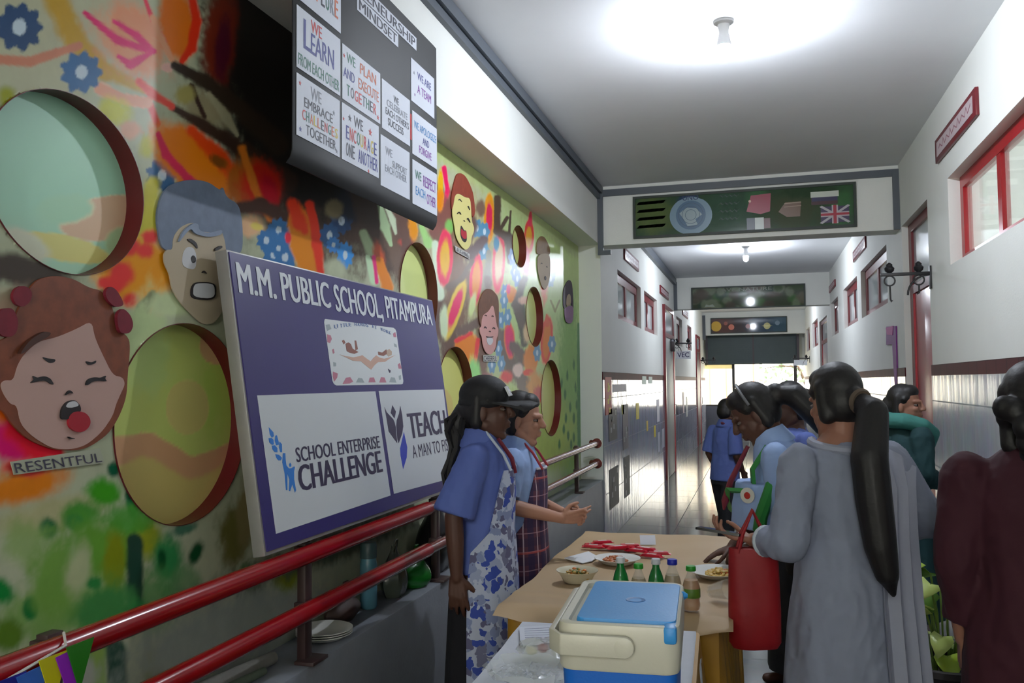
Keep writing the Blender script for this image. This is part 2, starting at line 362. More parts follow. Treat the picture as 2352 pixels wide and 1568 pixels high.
('p',2.028,2.212,2.064,2.163,538.806,8.17,213.56,-798.351,6.1,10.98,0.72,1,188,24,70),
('p',2.064,2.163,2.163,2.116,512.355,7.3,188.758,-779.757,10.98,9.76,0.72,1,188,24,70),
('p',2.163,2.116,2.264,2.098,475.667,6.118,166.204,-752.286,9.76,6.1,0.72,1,188,24,70),
('p',2.177,2.264,2.284,2.233,468.113,5.896,202.271,-743.653,13.42,20.74,0.92,1,208,62,14),
('p',2.284,2.233,2.388,2.182,434.201,4.832,177.214,-717.308,20.74,20.74,0.92,1,208,62,14),
('p',2.388,2.182,2.45,2.116,410.178,4.09,153.436,-698.421,20.74,15.86,0.92,1,208,62,14),
('b',2.307,2.204,0.045,-0.012,-0.02,-0.02,0.8,1,110,60,15),
('b',2.475,2.173,0.132,-0.014,-0.075,-0.093,0.7,1,150,80,20),
('b',2.558,2.184,0.129,0.048,0.044,-0.08,0.7,1,172,30,14),
('p',2.438,2.28,2.513,2.166,394.133,3.616,164.617,-683.546,9.76,9.76,0.95,1,190,105,30),
('p',2.513,2.166,2.608,2.08,373.427,2.991,134.144,-667.138,9.76,9.76,0.95,1,190,105,30),
('b',2.601,2.17,0.053,0.019,0.029,-0.053,0.8,1,160,10,30),
('p',2.378,2.066,2.553,2.115,398.584,3.734,135.238,-689.579,13.42,17.08,0.82,1,62,40,32),
('p',2.553,2.115,2.814,2.086,346.217,2.202,119.723,-642.954,17.08,18.3,0.82,1,62,40,32),
('b',2.489,2.029,0.087,0.015,0,-0.038,0.7,1,198,158,120),
('b',2.527,2.036,0.039,-0.001,-0.009,-0.015,0.6,1,222,200,100),
('b',1.955,1.811,0.161,0.039,0.025,-0.091,0.5,1,222,145,15),
('b',1.892,1.8,0.055,0.007,0.001,-0.035,0.8,1,214,52,50),
('b',1.924,1.877,0.043,0.007,0,-0.027,0.8,1,214,52,50),
('b',2,1.914,0.039,0.006,0,-0.024,0.8,1,214,52,50),
('b',1.864,1.766,0.041,0.004,0,-0.027,0.8,1,214,52,50),
('b',1.975,1.874,0.038,0.006,0,-0.024,0.8,1,214,52,50),
('b',2.021,1.728,0.054,0.005,0.001,-0.033,0.8,1,214,52,50),
('b',1.83,1.768,0.028,0.003,0,-0.018,0.8,1,214,52,50),
('b',1.926,1.732,0.037,0.003,0,-0.023,0.8,1,214,52,50),
('p',2.012,1.754,1.977,1.715,568.262,9.084,73.562,-829.9,12.2,17.08,0.52,1,66,48,42),
('p',1.977,1.715,1.944,1.668,584.934,9.635,60.882,-842.937,17.08,13.42,0.52,1,66,48,42),
('b',1.583,1.766,0.157,-0.004,-0.008,-0.041,0.7,1,60,52,46),
('b',1.979,1.605,0.102,-0.009,-0.042,-0.177,0.8,1,162,178,130),
('b',2.086,1.733,0.113,0.01,0.001,-0.037,0.8,1,170,182,140),
('f',2.586,1.998,0.065,0.01,0,-0.041,9,48,100,150),
('b',2.586,1.998,0.017,0.003,0,-0.014,0.3,1,185,200,210),
('f',2.664,2.047,0.074,0.013,0,-0.046,9,48,100,150),
('b',2.664,2.047,0.02,0.003,0,-0.015,0.3,1,185,200,210),
('f',2.722,2.031,0.064,0.01,0,-0.039,9,48,100,150),
('b',2.722,2.031,0.017,0.003,0,-0.013,0.3,1,185,200,210),
('f',2.631,1.955,0.072,0.01,0,-0.045,9,48,100,150),
('b',2.631,1.955,0.02,0.003,0,-0.015,0.3,1,185,200,210),
('f',2.708,1.958,0.082,0.011,0,-0.05,9,48,100,150),
('b',2.708,1.958,0.022,0.003,0,-0.017,0.3,1,185,200,210),
('f',2.664,1.983,0.055,0.008,0,-0.034,9,48,100,150),
('b',2.664,1.983,0.015,0.002,0,-0.011,0.3,1,185,200,210),
('b',2.852,2.027,0.106,0.03,0.067,-0.125,0.35,1,248,150,22),
('p',2.758,2.156,2.813,2.102,323.753,1.573,117.276,-621.547,14.64,20.74,0.92,1,205,50,14),
('p',2.813,2.102,2.845,2.075,315.449,1.34,106.762,-614.155,20.74,12.2,0.92,1,205,50,14),
('p',2.884,2.181,2.937,2.04,300.48,0.936,105.651,-599.238,10.98,12.2,0.82,1,226,52,24),
('p',2.937,2.04,2.965,1.935,293.976,0.75,82.049,-594.37,12.2,9.76,0.82,1,226,52,24),
('b',2.728,2.032,0.024,0.004,0,-0.022,0.6,1,225,40,60),
('f',3.141,2.166,0.107,0.019,0,-0.058,9,38,68,108),
('b',3.141,2.166,0.029,0.005,0,-0.019,0.3,1,185,200,210),
('f',3.038,2.09,0.085,0.014,0,-0.052,9,42,80,125),
('b',3.038,2.09,0.023,0.004,0,-0.017,0.3,1,185,200,210),
('f',3.172,2.03,0.079,0.011,0,-0.058,9,48,125,190),
('b',3.172,2.03,0.021,0.003,0,-0.019,0.3,1,185,200,210),
('f',3.071,2.057,0.063,0.01,0,-0.034,9,50,110,170),
('b',3.071,2.057,0.017,0.003,0,-0.011,0.3,1,185,200,210),
('b',3.239,2.251,0.16,0.032,0,-0.092,0.8,1,30,34,48),
('b',3.078,2.202,0.081,0.016,0,-0.039,0.8,1,120,110,80),
('p',3.321,2.399,3.406,2.189,233.5,-0.748,107.242,-526.847,36.6,28.06,0.82,1,66,50,42),
('p',3.406,2.189,3.541,2.015,221.336,-1.048,76.81,-515.032,28.06,24.4,0.82,1,66,50,42),
('b',3.093,1.962,0.088,0.011,0,-0.045,0.7,1,160,166,140),
('p',3.342,2.149,3.415,2.079,232.276,-0.792,82.167,-527.388,9.76,13.42,0.72,1,140,158,122),
('p',3.506,2.308,3.566,2.217,214.103,-1.199,94.29,-505.029,6.1,12.2,0.62,1,150,172,132),
('p',3.566,2.217,3.628,2.142,207.95,-1.343,81.497,-498.589,12.2,4.88,0.62,1,150,172,132),
('p',3.566,2.316,3.648,2.261,206.658,-1.362,94.202,-496,3.66,8.54,0.62,1,176,188,160),
('p',3.648,2.261,3.683,2.206,201.014,-1.49,85.138,-489.763,8.54,3.66,0.62,1,176,188,160),
('p',3.384,2.052,3.459,1.966,227.473,-0.914,66.407,-523.048,6.1,15.86,0.62,1,170,195,160),
('b',3.504,2.049,0.063,0.013,0.035,-0.082,0.7,1,165,68,34),
('p',3.504,2.049,3.588,1.941,213.661,-1.231,60.646,-507.157,9.76,15.86,0.62,1,250,145,20),
('p',3.441,2.06,3.476,1.952,223.154,-1.014,64.761,-518.12,4.88,4.88,0.82,1,208,24,112),
('b',3.856,2.263,0.097,0.022,0.025,-0.068,0.5,1,248,160,15),
('b',3.801,2.182,0.085,0.013,0,-0.025,0.7,1,220,60,50),
('p',4.002,2.292,4.102,2.22,168.311,-2.153,73.5,-448.308,6.1,12.2,0.72,1,140,180,110),
('p',3.74,2.33,3.952,1.892,185.091,-1.834,65.622,-471.169,15.86,18.3,0.92,1,88,64,56),
('p',3.952,1.892,4.189,1.776,167.76,-2.195,31.802,-451.007,18.3,18.3,0.92,1,88,64,56),
('p',4.195,2.234,4.255,1.965,156.363,-2.383,53.962,-433.433,8.54,10.98,0.82,1,190,205,180),
('b',4.278,2.575,0.046,0.01,-0.001,-0.085,0.5,1,200,155,18),
('b',4.276,2.476,0.059,0.012,-0.001,-0.071,0.5,1,250,150,20),
('p',4.333,2.671,4.385,2.551,147.359,-2.502,94.747,-417.121,6.1,6.1,0.72,1,224,24,92),
('p',4.385,2.551,4.342,2.447,147.179,-2.513,85.022,-417.686,6.1,3.66,0.72,1,224,24,92),
('p',4.196,2.303,4.468,2.495,149.449,-2.482,77.464,-421.612,15.86,24.4,0.92,1,112,70,62),
('p',4.468,2.495,4.616,2.6,137.012,-2.674,82.994,-402.815,24.4,24.4,0.92,1,112,70,62),
('b',4.409,2.363,0.069,0.012,-0.001,-0.044,0.8,1,108,160,80),
('b',4.338,2.18,0.128,0.016,-0.018,-0.159,0.25,1,228,44,88),
('b',4.338,2.18,0.079,0.01,-0.012,-0.108,0.45,1,195,150,28),
('b',4.873,2.128,0.124,0.011,-0.04,-0.167,0.25,1,226,50,90),
('b',4.873,2.128,0.077,0.007,-0.027,-0.114,0.45,1,245,150,50),
('b',5.346,2.297,0.147,0.018,-0.043,-0.212,0.25,1,226,52,84),
('b',5.346,2.297,0.091,0.011,-0.03,-0.144,0.45,1,222,190,148),
('b',5.145,2.547,0.12,0.022,-0.005,-0.162,0.25,1,218,145,25),
('b',5.145,2.547,0.074,0.014,-0.003,-0.11,0.45,1,188,30,70),
('b',6.123,2.58,0.152,0.023,-0.024,-0.14,0.25,1,234,60,60),
('b',6.123,2.58,0.094,0.014,-0.017,-0.096,0.45,1,214,155,35),
('p',6.182,2.777,6.152,2.683,78.411,-3.292,55.756,-304.697,3.05,6.1,0.82,1,230,50,90),
('p',5.329,2.71,5.313,2.492,102.785,-3.117,65.435,-349.089,8.54,9.76,0.62,1,72,56,46),
('p',5.313,2.492,5.598,2.486,98.365,-3.167,56.266,-342.159,9.76,13.42,0.62,1,72,56,46),
('p',5.598,2.486,5.614,2.333,93.503,-3.213,49.163,-334.069,13.42,8.54,0.62,1,72,56,46),
('p',5.637,2.682,5.575,2.447,93.466,-3.205,57.513,-333.22,2.44,3.66,0.62,1,72,56,46),
('p',5.393,2.52,5.549,2.621,97.753,-3.168,60.486,-340.679,4.88,4.88,0.62,1,72,56,46),
('b',4.977,2.575,0.104,0.02,-0.002,-0.06,0.7,1,105,80,66),
('f',4.897,2.437,0.109,0.019,-0.002,-0.063,6,72,122,152),
('b',4.897,2.437,0.029,0.005,-0.001,-0.021,0.3,1,185,200,210),
('f',5.043,2.441,0.115,0.019,-0.002,-0.065,6,72,122,152),
('b',5.043,2.441,0.031,0.005,-0.001,-0.021,0.3,1,185,200,210),
('f',5.031,2.319,0.114,0.017,-0.002,-0.065,6,72,122,152),
('b',5.031,2.319,0.031,0.005,-0.001,-0.021,0.3,1,185,200,210),
('f',5.669,2.37,0.107,0.015,-0.002,-0.066,6,85,120,165),
('b',5.669,2.37,0.029,0.004,-0.001,-0.022,0.3,1,185,200,210),
('f',5.721,2.271,0.108,0.013,-0.002,-0.066,6,85,120,165),
('b',5.721,2.271,0.029,0.004,-0.001,-0.022,0.3,1,185,200,210),
('f',5.48,2.104,0.1,0.01,-0.002,-0.063,6,85,120,165),
('b',5.48,2.104,0.027,0.003,-0.001,-0.021,0.3,1,185,200,210),
('f',5.787,2.233,0.111,0.013,-0.002,-0.067,6,85,120,165),
('b',5.787,2.233,0.03,0.003,-0.001,-0.022,0.3,1,185,200,210),
('p',4.763,2.257,5.033,2.39,119.792,-2.936,56.885,-378.297,15.86,10.98,0.72,1,84,66,66),
('p',5.13,2.323,5.06,2.068,111.441,-3.047,44.632,-365.718,7.32,12.2,0.82,1,120,116,100),
('b',5.638,2.108,0.152,0.015,-0.002,-0.06,0.4,1,250,145,15),
('b',5.565,2.136,0.053,0.005,-0.001,-0.036,0.6,1,220,30,110),
('b',6.028,2.388,0.123,0.017,-0.005,-0.116,0.7,1,190,60,80),
('b',4.499,1.92,0.116,-0.003,-0.167,-0.185,0.25,1,196,168,62),
('b',4.499,1.92,0.072,-0.002,-0.114,-0.126,0.45,1,200,28,88),
('b',4.688,1.691,0.213,-0.003,-0.05,-0.111,0.4,1,255,145,10),
('p',4.525,1.741,4.752,1.795,132.576,-2.794,19.774,-401.556,6.1,6.1,0.82,1,232,50,62),
('p',4.897,1.763,4.811,1.579,122.013,-2.948,11.189,-385.883,4.88,4.88,0.82,1,232,50,62),
('b',4.842,1.528,0.13,0.005,0.043,-0.141,0.6,1,130,190,112),
('b',5.584,1.789,0.138,0.009,0.028,-0.128,0.25,1,210,120,60),
('b',5.584,1.789,0.117,0.008,0.026,-0.12,0.45,1,192,30,90),
('p',5.86,2.055,5.967,1.781,84.835,-3.301,20.257,-320.652,13.42,8.54,0.72,1,74,72,60),
('p',5.744,1.984,5.91,1.841,87.203,-3.286,20.538,-325.108,3.66,3.66,0.62,1,74,72,60),
('p',5.68,1.754,5.963,1.671,87.447,-3.296,10.264,-326.543,13.42,18.3,0.82,1,92,76,72),
('p',5.963,1.671,6.211,1.661,80.495,-3.337,7.181,-313.533,18.3,12.2,0.82,1,92,76,72),
('b',6.148,1.676,0.215,0.001,-0.039,-0.123,0.5,1,208,125,40),
('b',6.069,1.578,0.173,0.002,-0.001,-0.025,0.6,1,226,60,40),
('b',6.646,1.844,0.205,0.006,-0.069,-0.204,0.25,1,232,60,50),
('b',6.646,1.844,0.143,0.004,-0.053,-0.157,0.45,1,235,130,22),
('p',6.656,2.046,6.652,1.966,68.146,-3.353,19.754,-287.131,1.83,6.1,0.82,1,232,90,40),
('f',5.374,1.914,0.096,0.007,-0.002,-0.062,6,88,128,158),
('b',5.374,1.914,0.026,0.002,-0.001,-0.02,0.3,1,185,200,210),
('f',5.537,1.945,0.102,0.007,-0.002,-0.064,6,88,128,158),
('b',5.537,1.945,0.027,0.002,-0.001,-0.021,0.3,1,185,200,210),
('f',5.319,1.726,0.094,0.003,-0.002,-0.061,6,88,128,158),
('b',5.319,1.726,0.025,0.001,-0.001,-0.02,0.3,1,185,200,210),
('f',5.174,1.617,0.09,0.002,-0.002,-0.059,6,88,128,158),
('b',5.174,1.617,0.024,0,-0.001,-0.02,0.3,1,185,200,210),
('f',5.384,1.629,0.096,0.002,-0.002,-0.062,6,88,128,158),
('b',5.384,1.629,0.026,0.001,-0.001,-0.02,0.3,1,185,200,210),
('f',6.332,1.73,0.13,0.004,-0.003,-0.072,6,88,128,158),
('b',6.332,1.73,0.035,0.001,-0.001,-0.024,0.3,1,185,200,210),
('f',5.458,2.05,0.099,0.009,-0.002,-0.063,6,88,128,158),
('b',5.458,2.05,0.027,0.002,-0.001,-0.021,0.3,1,185,200,210),
('f',6.824,1.816,0.15,0.006,-0.004,-0.077,6,88,128,158),
('b',6.824,1.816,0.04,0.002,-0.001,-0.025,0.3,1,185,200,210),
('f',6.887,2.431,0.153,0.019,-0.004,-0.079,6,88,128,158),
('b',6.887,2.431,0.041,0.005,-0.001,-0.026,0.3,1,185,200,210),
('f',6.806,2.35,0.15,0.017,-0.004,-0.078,6,88,128,158),
('b',6.806,2.35,0.04,0.005,-0.001,-0.026,0.3,1,185,200,210),
('b',6.268,1.466,0.262,-0.002,-0.006,-0.131,0.7,1,192,132,62),
('b',6.399,1.415,0.218,-0.003,-0.003,-0.067,0.7,1,172,60,62),
('b',5.493,1.544,0.164,0.001,-0.002,-0.046,0.7,1,190,50,60),
('b',5.081,1.529,0.142,0,-0.001,-0.043,0.8,1,130,70,80),
('b',6.582,2.324,0.145,0.017,-0.01,-0.209,0.8,1,205,110,90),
('p',6.797,2.17,6.949,2.093,64.169,-3.347,23.361,-278.167,2.44,2.44,0.92,1,130,130,80),
('p',6.949,2.093,7.117,2.199,61.471,-3.343,22.862,-272.231,2.44,2.44,0.92,1,130,130,80),
('p',4.73,2.547,4.807,2.432,125.499,-2.848,71.887,-386.056,9.76,13.42,0.92,1,96,72,62),
('p',4.807,2.432,4.685,2.284,126.682,-2.84,62.769,-388.711,13.42,9.76,0.92,1,96,72,62),
('p',5.098,2.154,5.137,1.939,110.599,-3.066,34.7,-365.206,8.54,10.98,0.92,1,100,84,76),
('p',5.137,1.939,5.273,1.809,107.319,-3.113,22.791,-360.763,10.98,13.42,0.92,1,100,84,76),
('p',4.599,1.799,4.917,1.869,126.655,-2.874,23.81,-392.079,13.42,10.98,0.92,1,92,74,66),
('p',4.917,1.869,5.094,2.017,115.271,-3.017,29.075,-373.435,10.98,7.32,0.92,1,92,74,66),
('p',5.986,2.256,5.746,2.045,86.129,-3.281,32.173,-321.973,8.54,10.98,0.92,1,88,76,68),
('p',5.746,2.045,5.913,1.919,87.118,-3.283,24.081,-324.612,10.98,8.54,0.92,1,88,76,68),
('p',4.389,2.025,4.605,2.097,139.942,-2.661,45.047,-410.461,8.54,7.32,0.92,1,96,80,68),
('p',4.605,2.097,4.802,2.224,128.949,-2.821,48.984,-393.446,7.32,6.1,0.92,1,96,80,68),
('b',5.166,1.996,0.083,0.007,-0.002,-0.072,0.7,1,206,140,110),
('b',5.291,2.403,0.068,0.01,-0.002,-0.057,0.7,1,60,120,150),
('b',5.821,2.546,0.092,0.015,-0.003,-0.094,0.7,1,176,190,140),
('b',4.319,1.83,0.066,0.004,-0.002,-0.094,0.7,1,190,205,170),
('b',4.796,1.964,0.063,0.002,-0.044,-0.08,0.7,1,176,190,130),
('b',6.031,1.863,0.11,0.006,-0.003,-0.076,0.7,1,196,170,130),
('b',5.785,1.591,0.136,0.002,-0.002,-0.049,0.7,1,214,190,180),
('b',5.98,2.097,0.169,0.015,-0.001,-0.032,0.8,1,196,160,140),
('b',1.585,1.671,0.146,0.011,0.001,-0.06,0.9,1,150,130,110),
('b',1.542,1.462,0.058,-0.002,0.001,-0.058,0.7,1,212,92,12),
('b',1.556,1.379,0.093,-0.02,-0.009,-0.047,0.8,1,188,16,92),
('p',1.567,1.403,1.629,1.364,816.945,17.697,-64.729,-1005.266,30.5,36.6,0.92,1,204,22,42),
('p',1.629,1.364,1.681,1.345,774.026,16.149,-74.871,-979.305,36.6,18.3,0.92,1,204,22,42),
('b',1.594,1.282,0.132,0.004,0.011,-0.046,0.9,1,190,108,22),
('b',1.593,1.317,0.073,-0.007,0,-0.02,0.8,1,205,60,60),
('b',1.684,1.2,0.191,0.012,0.015,-0.042,0.8,1,152,150,112),
('b',1.839,1.232,0.07,-0.009,0.001,-0.038,0.9,1,52,130,22),
('b',1.767,1.188,0.071,-0.011,0.001,-0.036,0.9,1,62,125,45),
('b',1.872,1.287,0.025,-0.002,0,-0.023,0.8,1,6,78,50),
('b',1.659,1.168,0.031,-0.005,0.001,-0.028,0.8,1,10,86,52),
('b',1.742,1.17,0.034,-0.005,0,-0.021,0.8,1,30,110,55),
('b',1.938,1.197,0.026,-0.001,0.012,-0.054,0.8,1,22,92,58),
('b',1.842,1.089,0.168,-0.031,0.002,-0.088,0.9,1,84,132,44),
('b',1.877,1.038,0.044,-0.011,-0.01,-0.12,0.9,1,108,118,16),
('b',2.005,1.082,0.07,-0.012,0.001,-0.059,0.9,1,130,138,30),
('b',2.087,1.007,0.071,-0.014,0.001,-0.091,0.9,1,44,118,66),
('b',2.214,1.007,0.031,-0.013,-0.023,-0.036,0.8,1,8,62,32),
('b',2.063,1.017,0.018,-0.004,0,-0.031,0.8,1,10,70,36),
('b',2.153,1.087,0.063,0.004,0.011,-0.021,0.8,1,60,100,80),
('b',1.715,0.967,0.222,-0.011,0.033,-0.098,0.9,0.8,92,134,52),
('b',2.043,0.908,0.108,-0.026,0.001,-0.095,0.9,0.8,70,124,64),
('b',1.597,1.144,0.073,-0.013,0.001,-0.059,0.9,0.8,120,146,84),
('b',1.936,1.151,0.099,-0.015,0.001,-0.046,0.8,0.9,60,128,40),
('b',1.802,0.86,0.088,-0.025,0.001,-0.054,0.9,0.8,84,130,50),
('b',2.175,0.926,0.08,-0.018,0.001,-0.063,0.9,0.8,84,124,80),
('b',1.7,1.084,0.027,-0.005,0.001,-0.027,0.8,1,20,96,50),
('b',1.806,1.009,0.035,-0.008,0,-0.019,0.8,1,34,110,52),
('b',1.612,0.993,0.022,-0.006,0.001,-0.03,0.8,1,20,100,48),
('p',1.955,1.085,1.957,0.906,598.621,9.996,-187.226,-869.549,20.74,20.74,0.67,1,24,54,42),
('p',1.957,0.906,1.932,0.867,606.263,10.238,-229.607,-877.835,30.5,24.4,0.95,1,40,120,60),
('b',1.531,1.052,0.039,-0.009,0.001,-0.032,0.8,1,14,106,44),
('b',1.845,0.935,0.132,-0.008,0.025,-0.07,0.9,1,56,116,60),
('b',1.553,0.951,0.046,-0.013,0.001,-0.038,0.9,1,76,106,32),
('b',1.687,1.046,0.079,-0.017,0.002,-0.113,0.9,1,98,136,60),
('b',1.755,1.052,0.042,-0.014,-0.016,-0.069,0.9,1,150,158,120),
('p',1.89,0.823,1.896,0.677,636.029,11.228,-293.67,-902.949,26.84,28.06,0.62,1,26,60,46),
('b',2.028,0.724,0.042,-0.014,0.001,-0.071,0.9,1,110,110,30),
('p',1.824,0.842,1.834,0.721,672.054,12.471,-297.369,-927.735,18.3,18.3,0.95,1,120,145,70),
('b',2.463,0.709,0.588,-0.028,0.093,-0.154,0.8,1,134,140,132),
('b',1.746,0.808,0.083,-0.027,0.001,-0.052,0.7,1,148,150,138),
('b',2.412,1.024,0.095,-0.016,0.001,-0.11,0.9,1,94,90,44),
('b',2.46,1.086,0.049,-0.007,0.001,-0.112,0.9,1,120,110,70),
('b',2.729,0.833,0.117,-0.025,0,-0.061,0.9,1,112,122,22),
('b',2.486,0.885,0.075,-0.016,0,-0.042,0.9,1,60,110,60),
('b',3.198,0.872,0.868,-0.009,0.053,-0.075,0.9,1,70,78,58)]
PANEL_MINT=[('b',1.747,2.114,0.366,0.098,0.004,-0.21,0.5,1,158,205,178),
('b',1.901,1.954,0.173,0.054,0.016,-0.057,0.15,1,190,160,130),
('b',1.751,1.948,0.098,0.026,0.005,-0.039,0.5,1,150,190,160),
('b',1.985,1.902,0.101,0.029,0.013,-0.046,0.4,1,140,165,125),
('b',1.753,1.849,0.152,-0.003,-0.008,-0.034,0.15,1,205,198,120),
('b',1.633,1.842,0.077,-0.025,-0.018,-0.03,0.6,1,170,172,150)]
PANEL_GREEN=[('b',2.216,1.484,0.326,-0.004,0.003,-0.222,0.6,1,188,200,110),
('b',2.436,1.537,0.143,0.001,0.002,-0.227,0.8,1,188,215,100),
('b',2.061,1.584,0.109,0.003,0.002,-0.111,0.8,1,170,190,115),
('b',2.388,1.635,0.087,-0.016,-0.037,-0.065,0.12,1,200,165,115),
('b',2.242,1.437,0.104,-0.003,0.001,-0.084,0.1,1,214,202,124),
('p',1.913,1.325,2.065,1.325,589.752,10.062,-65.355,-841.566,35.38,36.6,0.34,1,208,160,118),
('p',2.065,1.325,2.261,1.245,515.163,7.575,-68.715,-787.143,36.6,31.72,0.34,1,208,160,118),
('p',2.261,1.245,2.439,1.269,449.074,5.454,-67.726,-735.251,31.72,26.84,0.34,1,208,160,118),
('p',2.439,1.269,2.642,1.305,393.812,3.758,-52.587,-687.839,26.84,32.94,0.34,1,208,160,118),
('p',1.915,1.164,2.049,1.229,594.887,10.218,-110.743,-848.251,73.2,61,0.32,1,224,204,124),
('p',2.049,1.229,2.242,1.136,523.541,7.836,-101.017,-795.678,61,61,0.32,1,224,204,124),
('p',2.242,1.136,2.44,1.129,453.409,5.575,-101.195,-741.095,61,67.1,0.32,1,224,204,124),
('p',2.44,1.129,2.643,1.207,394.458,3.764,-80.19,-690.362,67.1,73.2,0.32,1,224,204,124)]

def grid_mesh(name, ys, zs, x, base, strokes, holes, m, parent=None, keep=None, seed=1, gain=1.0):
    ny, nz = len(ys), len(zs); Y, Z = np.meshgrid(ys, zs, indexing='ij'); P = np.c_[Y.ravel(), Z.ravel()]
    cell = np.c_[np.repeat(np.gradient(ys), nz), np.tile(np.gradient(zs), ny)]
    for (cy, cz, ry, rz) in holes:                         # pull the nearest vertices onto the rim
        q = (P-[cy, cz])/[ry, rz]; r = np.hypot(*q.T); i = np.abs(r-1) < .62*np.hypot(cell[:,0]/ry, cell[:,1]/rz)
        P[i] = [cy, cz]+q[i]/r[i][:,None]*[ry, rz]
    idx = np.arange(ny*nz).reshape(ny, nz); F = np.stack([idx[:-1,:-1], idx[1:,:-1], idx[1:,1:], idx[:-1,1:]], -1).reshape(-1, 4)
    cen = P[F].mean(1); ok = np.ones(len(F), bool)
    for (cy, cz, ry, rz) in holes: ok &= ((cen-[cy, cz])**2/np.array([ry, rz])**2).sum(1) > .995
    if keep: cy, cz, ry, rz = keep; ok &= ((cen-[cy, cz])**2/np.array([ry, rz])**2).sum(1) < 1
    F = F[ok]; used = np.unique(F); mp = -np.ones(ny*nz, int); mp[used] = np.arange(len(used)); F = mp[F]; P = P[used]
    me = bpy.data.meshes.new(name); me.vertices.add(len(P)); me.vertices.foreach_set('co', np.c_[np.full(len(P), x), P].astype(np.float32).ravel())
    me.loops.add(F.size); me.loops.foreach_set('vertex_index', F.ravel().astype(np.int32)); me.polygons.add(len(F))
    me.polygons.foreach_set('loop_start', (np.arange(len(F))*4).astype(np.int32)); me.update(calc_edges=True); me.validate()
    at = me.attributes.new('paint', 'FLOAT_COLOR', 'POINT'); at.data.foreach_set('color', paint(P, base, strokes, seed, gain).astype(np.float32).ravel())
    if parent is not None:
        inv = world_inv(parent)
        for v in me.vertices: v.co = inv @ v.co
    return finish(name, me, m, parent, False)

# ------------------------------------------------------------------ the shell
WHITE = mat('white distemper', (232,233,228), .7, var=.04, scale=3, bump=.08, bscale=90)
CEIL = mat('ceiling distemper', (230,231,234), .8, var=.05, scale=2)
CONC = mat('grey cement', (128,132,140), .55, var=.15, scale=9, bump=.1)
MAROON = mat('maroon paint', (112,28,38), .35, var=.08, scale=8)
RED = mat('red gloss paint', (158,14,26), .28, var=.08, scale=6)
DGREY = mat('dark grey conduit', (84,90,98), .45)
FLOOR = tile_mat('polished stone floor', (112,117,117), (104,109,111), (84,88,90), .6, .6, ('X','Y'), .11, spec=.2)
DADO_R = tile_mat('dado tile right', (196,201,208), (190,196,204), (160,165,170), .3, .45, ('Y','Z'), .14, spec=.4, wave=.25)
DADO_L = tile_mat('dado tile left', (176,178,196), (170,173,192), (146,148,160), .3, .45, ('Y','Z'), .12, spec=.2, wave=.3)
BAND = tile_mat('maroon border tile', (88,30,36), (76,26,32), (60,32,36), .2, .2, ('Y','Z'), .55, spec=.08)

b = MB(); b.bx((-1.95, YB0, -.1), (1.45, YE+.2, 0)); struct('floor', b, FLOOR, 'polished grey stone corridor floor')
b = MB(); b.bx((-1.95, YB0, ZC), (1.45, YE+.2, ZC+.15)); struct('ceiling', b, CEIL, 'white painted corridor ceiling')
b = MB(); b.bx((-1.95, YB0-.2, 0), (1.45, YB0, .8)); b.bx((-1.95, YB0-.2, 2.6), (1.45, YB0, ZC)); b.bx((-1.95, YB0-.2, .8), (-1.3, YB0, 2.6)); b.bx((1.1, YB0-.2, .8), (1.45, YB0, 2.6)); struct('wall_back', b, WHITE, 'white wall behind the viewer with an added opening for fill daylight')  # unseen back wall; the large opening is added to let fill daylight in
b = MB(); b.bx((-1.95, YB0, 0), (-1.80, YA, ZC)); struct('wall_left_outer', b, WHITE, 'outer masonry behind the painted wall')
# ledge in the alcove
b = MB(); b.bx((-1.80, YB0, 0), (XL, YA, .6)); struct('ledge', b, CONC, 'grey cement ledge running below the painted wall', bev=.006)
# mural wall
HOLES = [(1.715, 2.0, .252, .222), (2.165, 1.392, .298, .292), (3.97, 1.955, .245, .248), (4.50, 1.455, .285, .25), (5.85, 2.47, .18, .148), (6.265, 2.0, .255, .225), (6.775, 1.38, .345, .305)]
ys = [YB0+i*.25 for i in range(28)]+[1.0]
y = 1.0
while y < YA: y += .0042+.0011*max(0, y-1.3); ys.append(min(y, YA))
zs = list(np.arange(.6, ZB+.003, .0062))
o = grid_mesh('wall_left', np.array(ys), np.array(zs), XM, (152,157,132), MURAL, HOLES, paint_mat('mural paint', .32, .18))
tag(o, 'wall painted with an autumn tree of leaves, flowers and grass', 'mural wall', kind='structure')
# round recesses
PT = paint_mat('recess paint', .4)
def porthole(h, label, base, strokes, depth=.052):
    cy, cz, ry, rz = h; t = thing('porthole', label, 'round recess', (XM, cy, cz-rz), 0, 'round recesses in the painted wall')
    n = 72; m = MB(); rings = []
    for x, k in ((XM+.004, 1.0), (XM+.004, 1.006), (XM-depth-.006, 1.006), (XM-depth-.006, 1.0), (XM+.004, 1.0)):
        rings.append([Vector((x, cy+ry*k*math.cos(2*PI*i/n), cz+rz*k*math.sin(2*PI*i/n))) for i in range(n)])
    m.loft(rings, 0, True, False); build('rim', m, mat('dark maroon rim', (96,22,28), .35, var=.1, scale=10), t)
    k = grid_mesh('back_panel', np.linspace(cy-ry*1.04, cy+ry*1.04, 80), np.linspace(cz-rz*1.04, cz+rz*1.04, 80), XM-depth, base, strokes, [], PT, t, gain=1.3)
    return t
G1 = (182,190,112)
porthole(HOLES[0], 'round maroon rimmed recess with a mint back, upper left of the wall', (160,200,172), PANEL_MINT)
porthole(HOLES[1], 'large oval recess with a green, tan and yellow back beside the school board', (190,202,112), PANEL_GREEN)
porthole(HOLES[2], 'round recess with a plain green back just above the school board corner', (184,194,124), [])
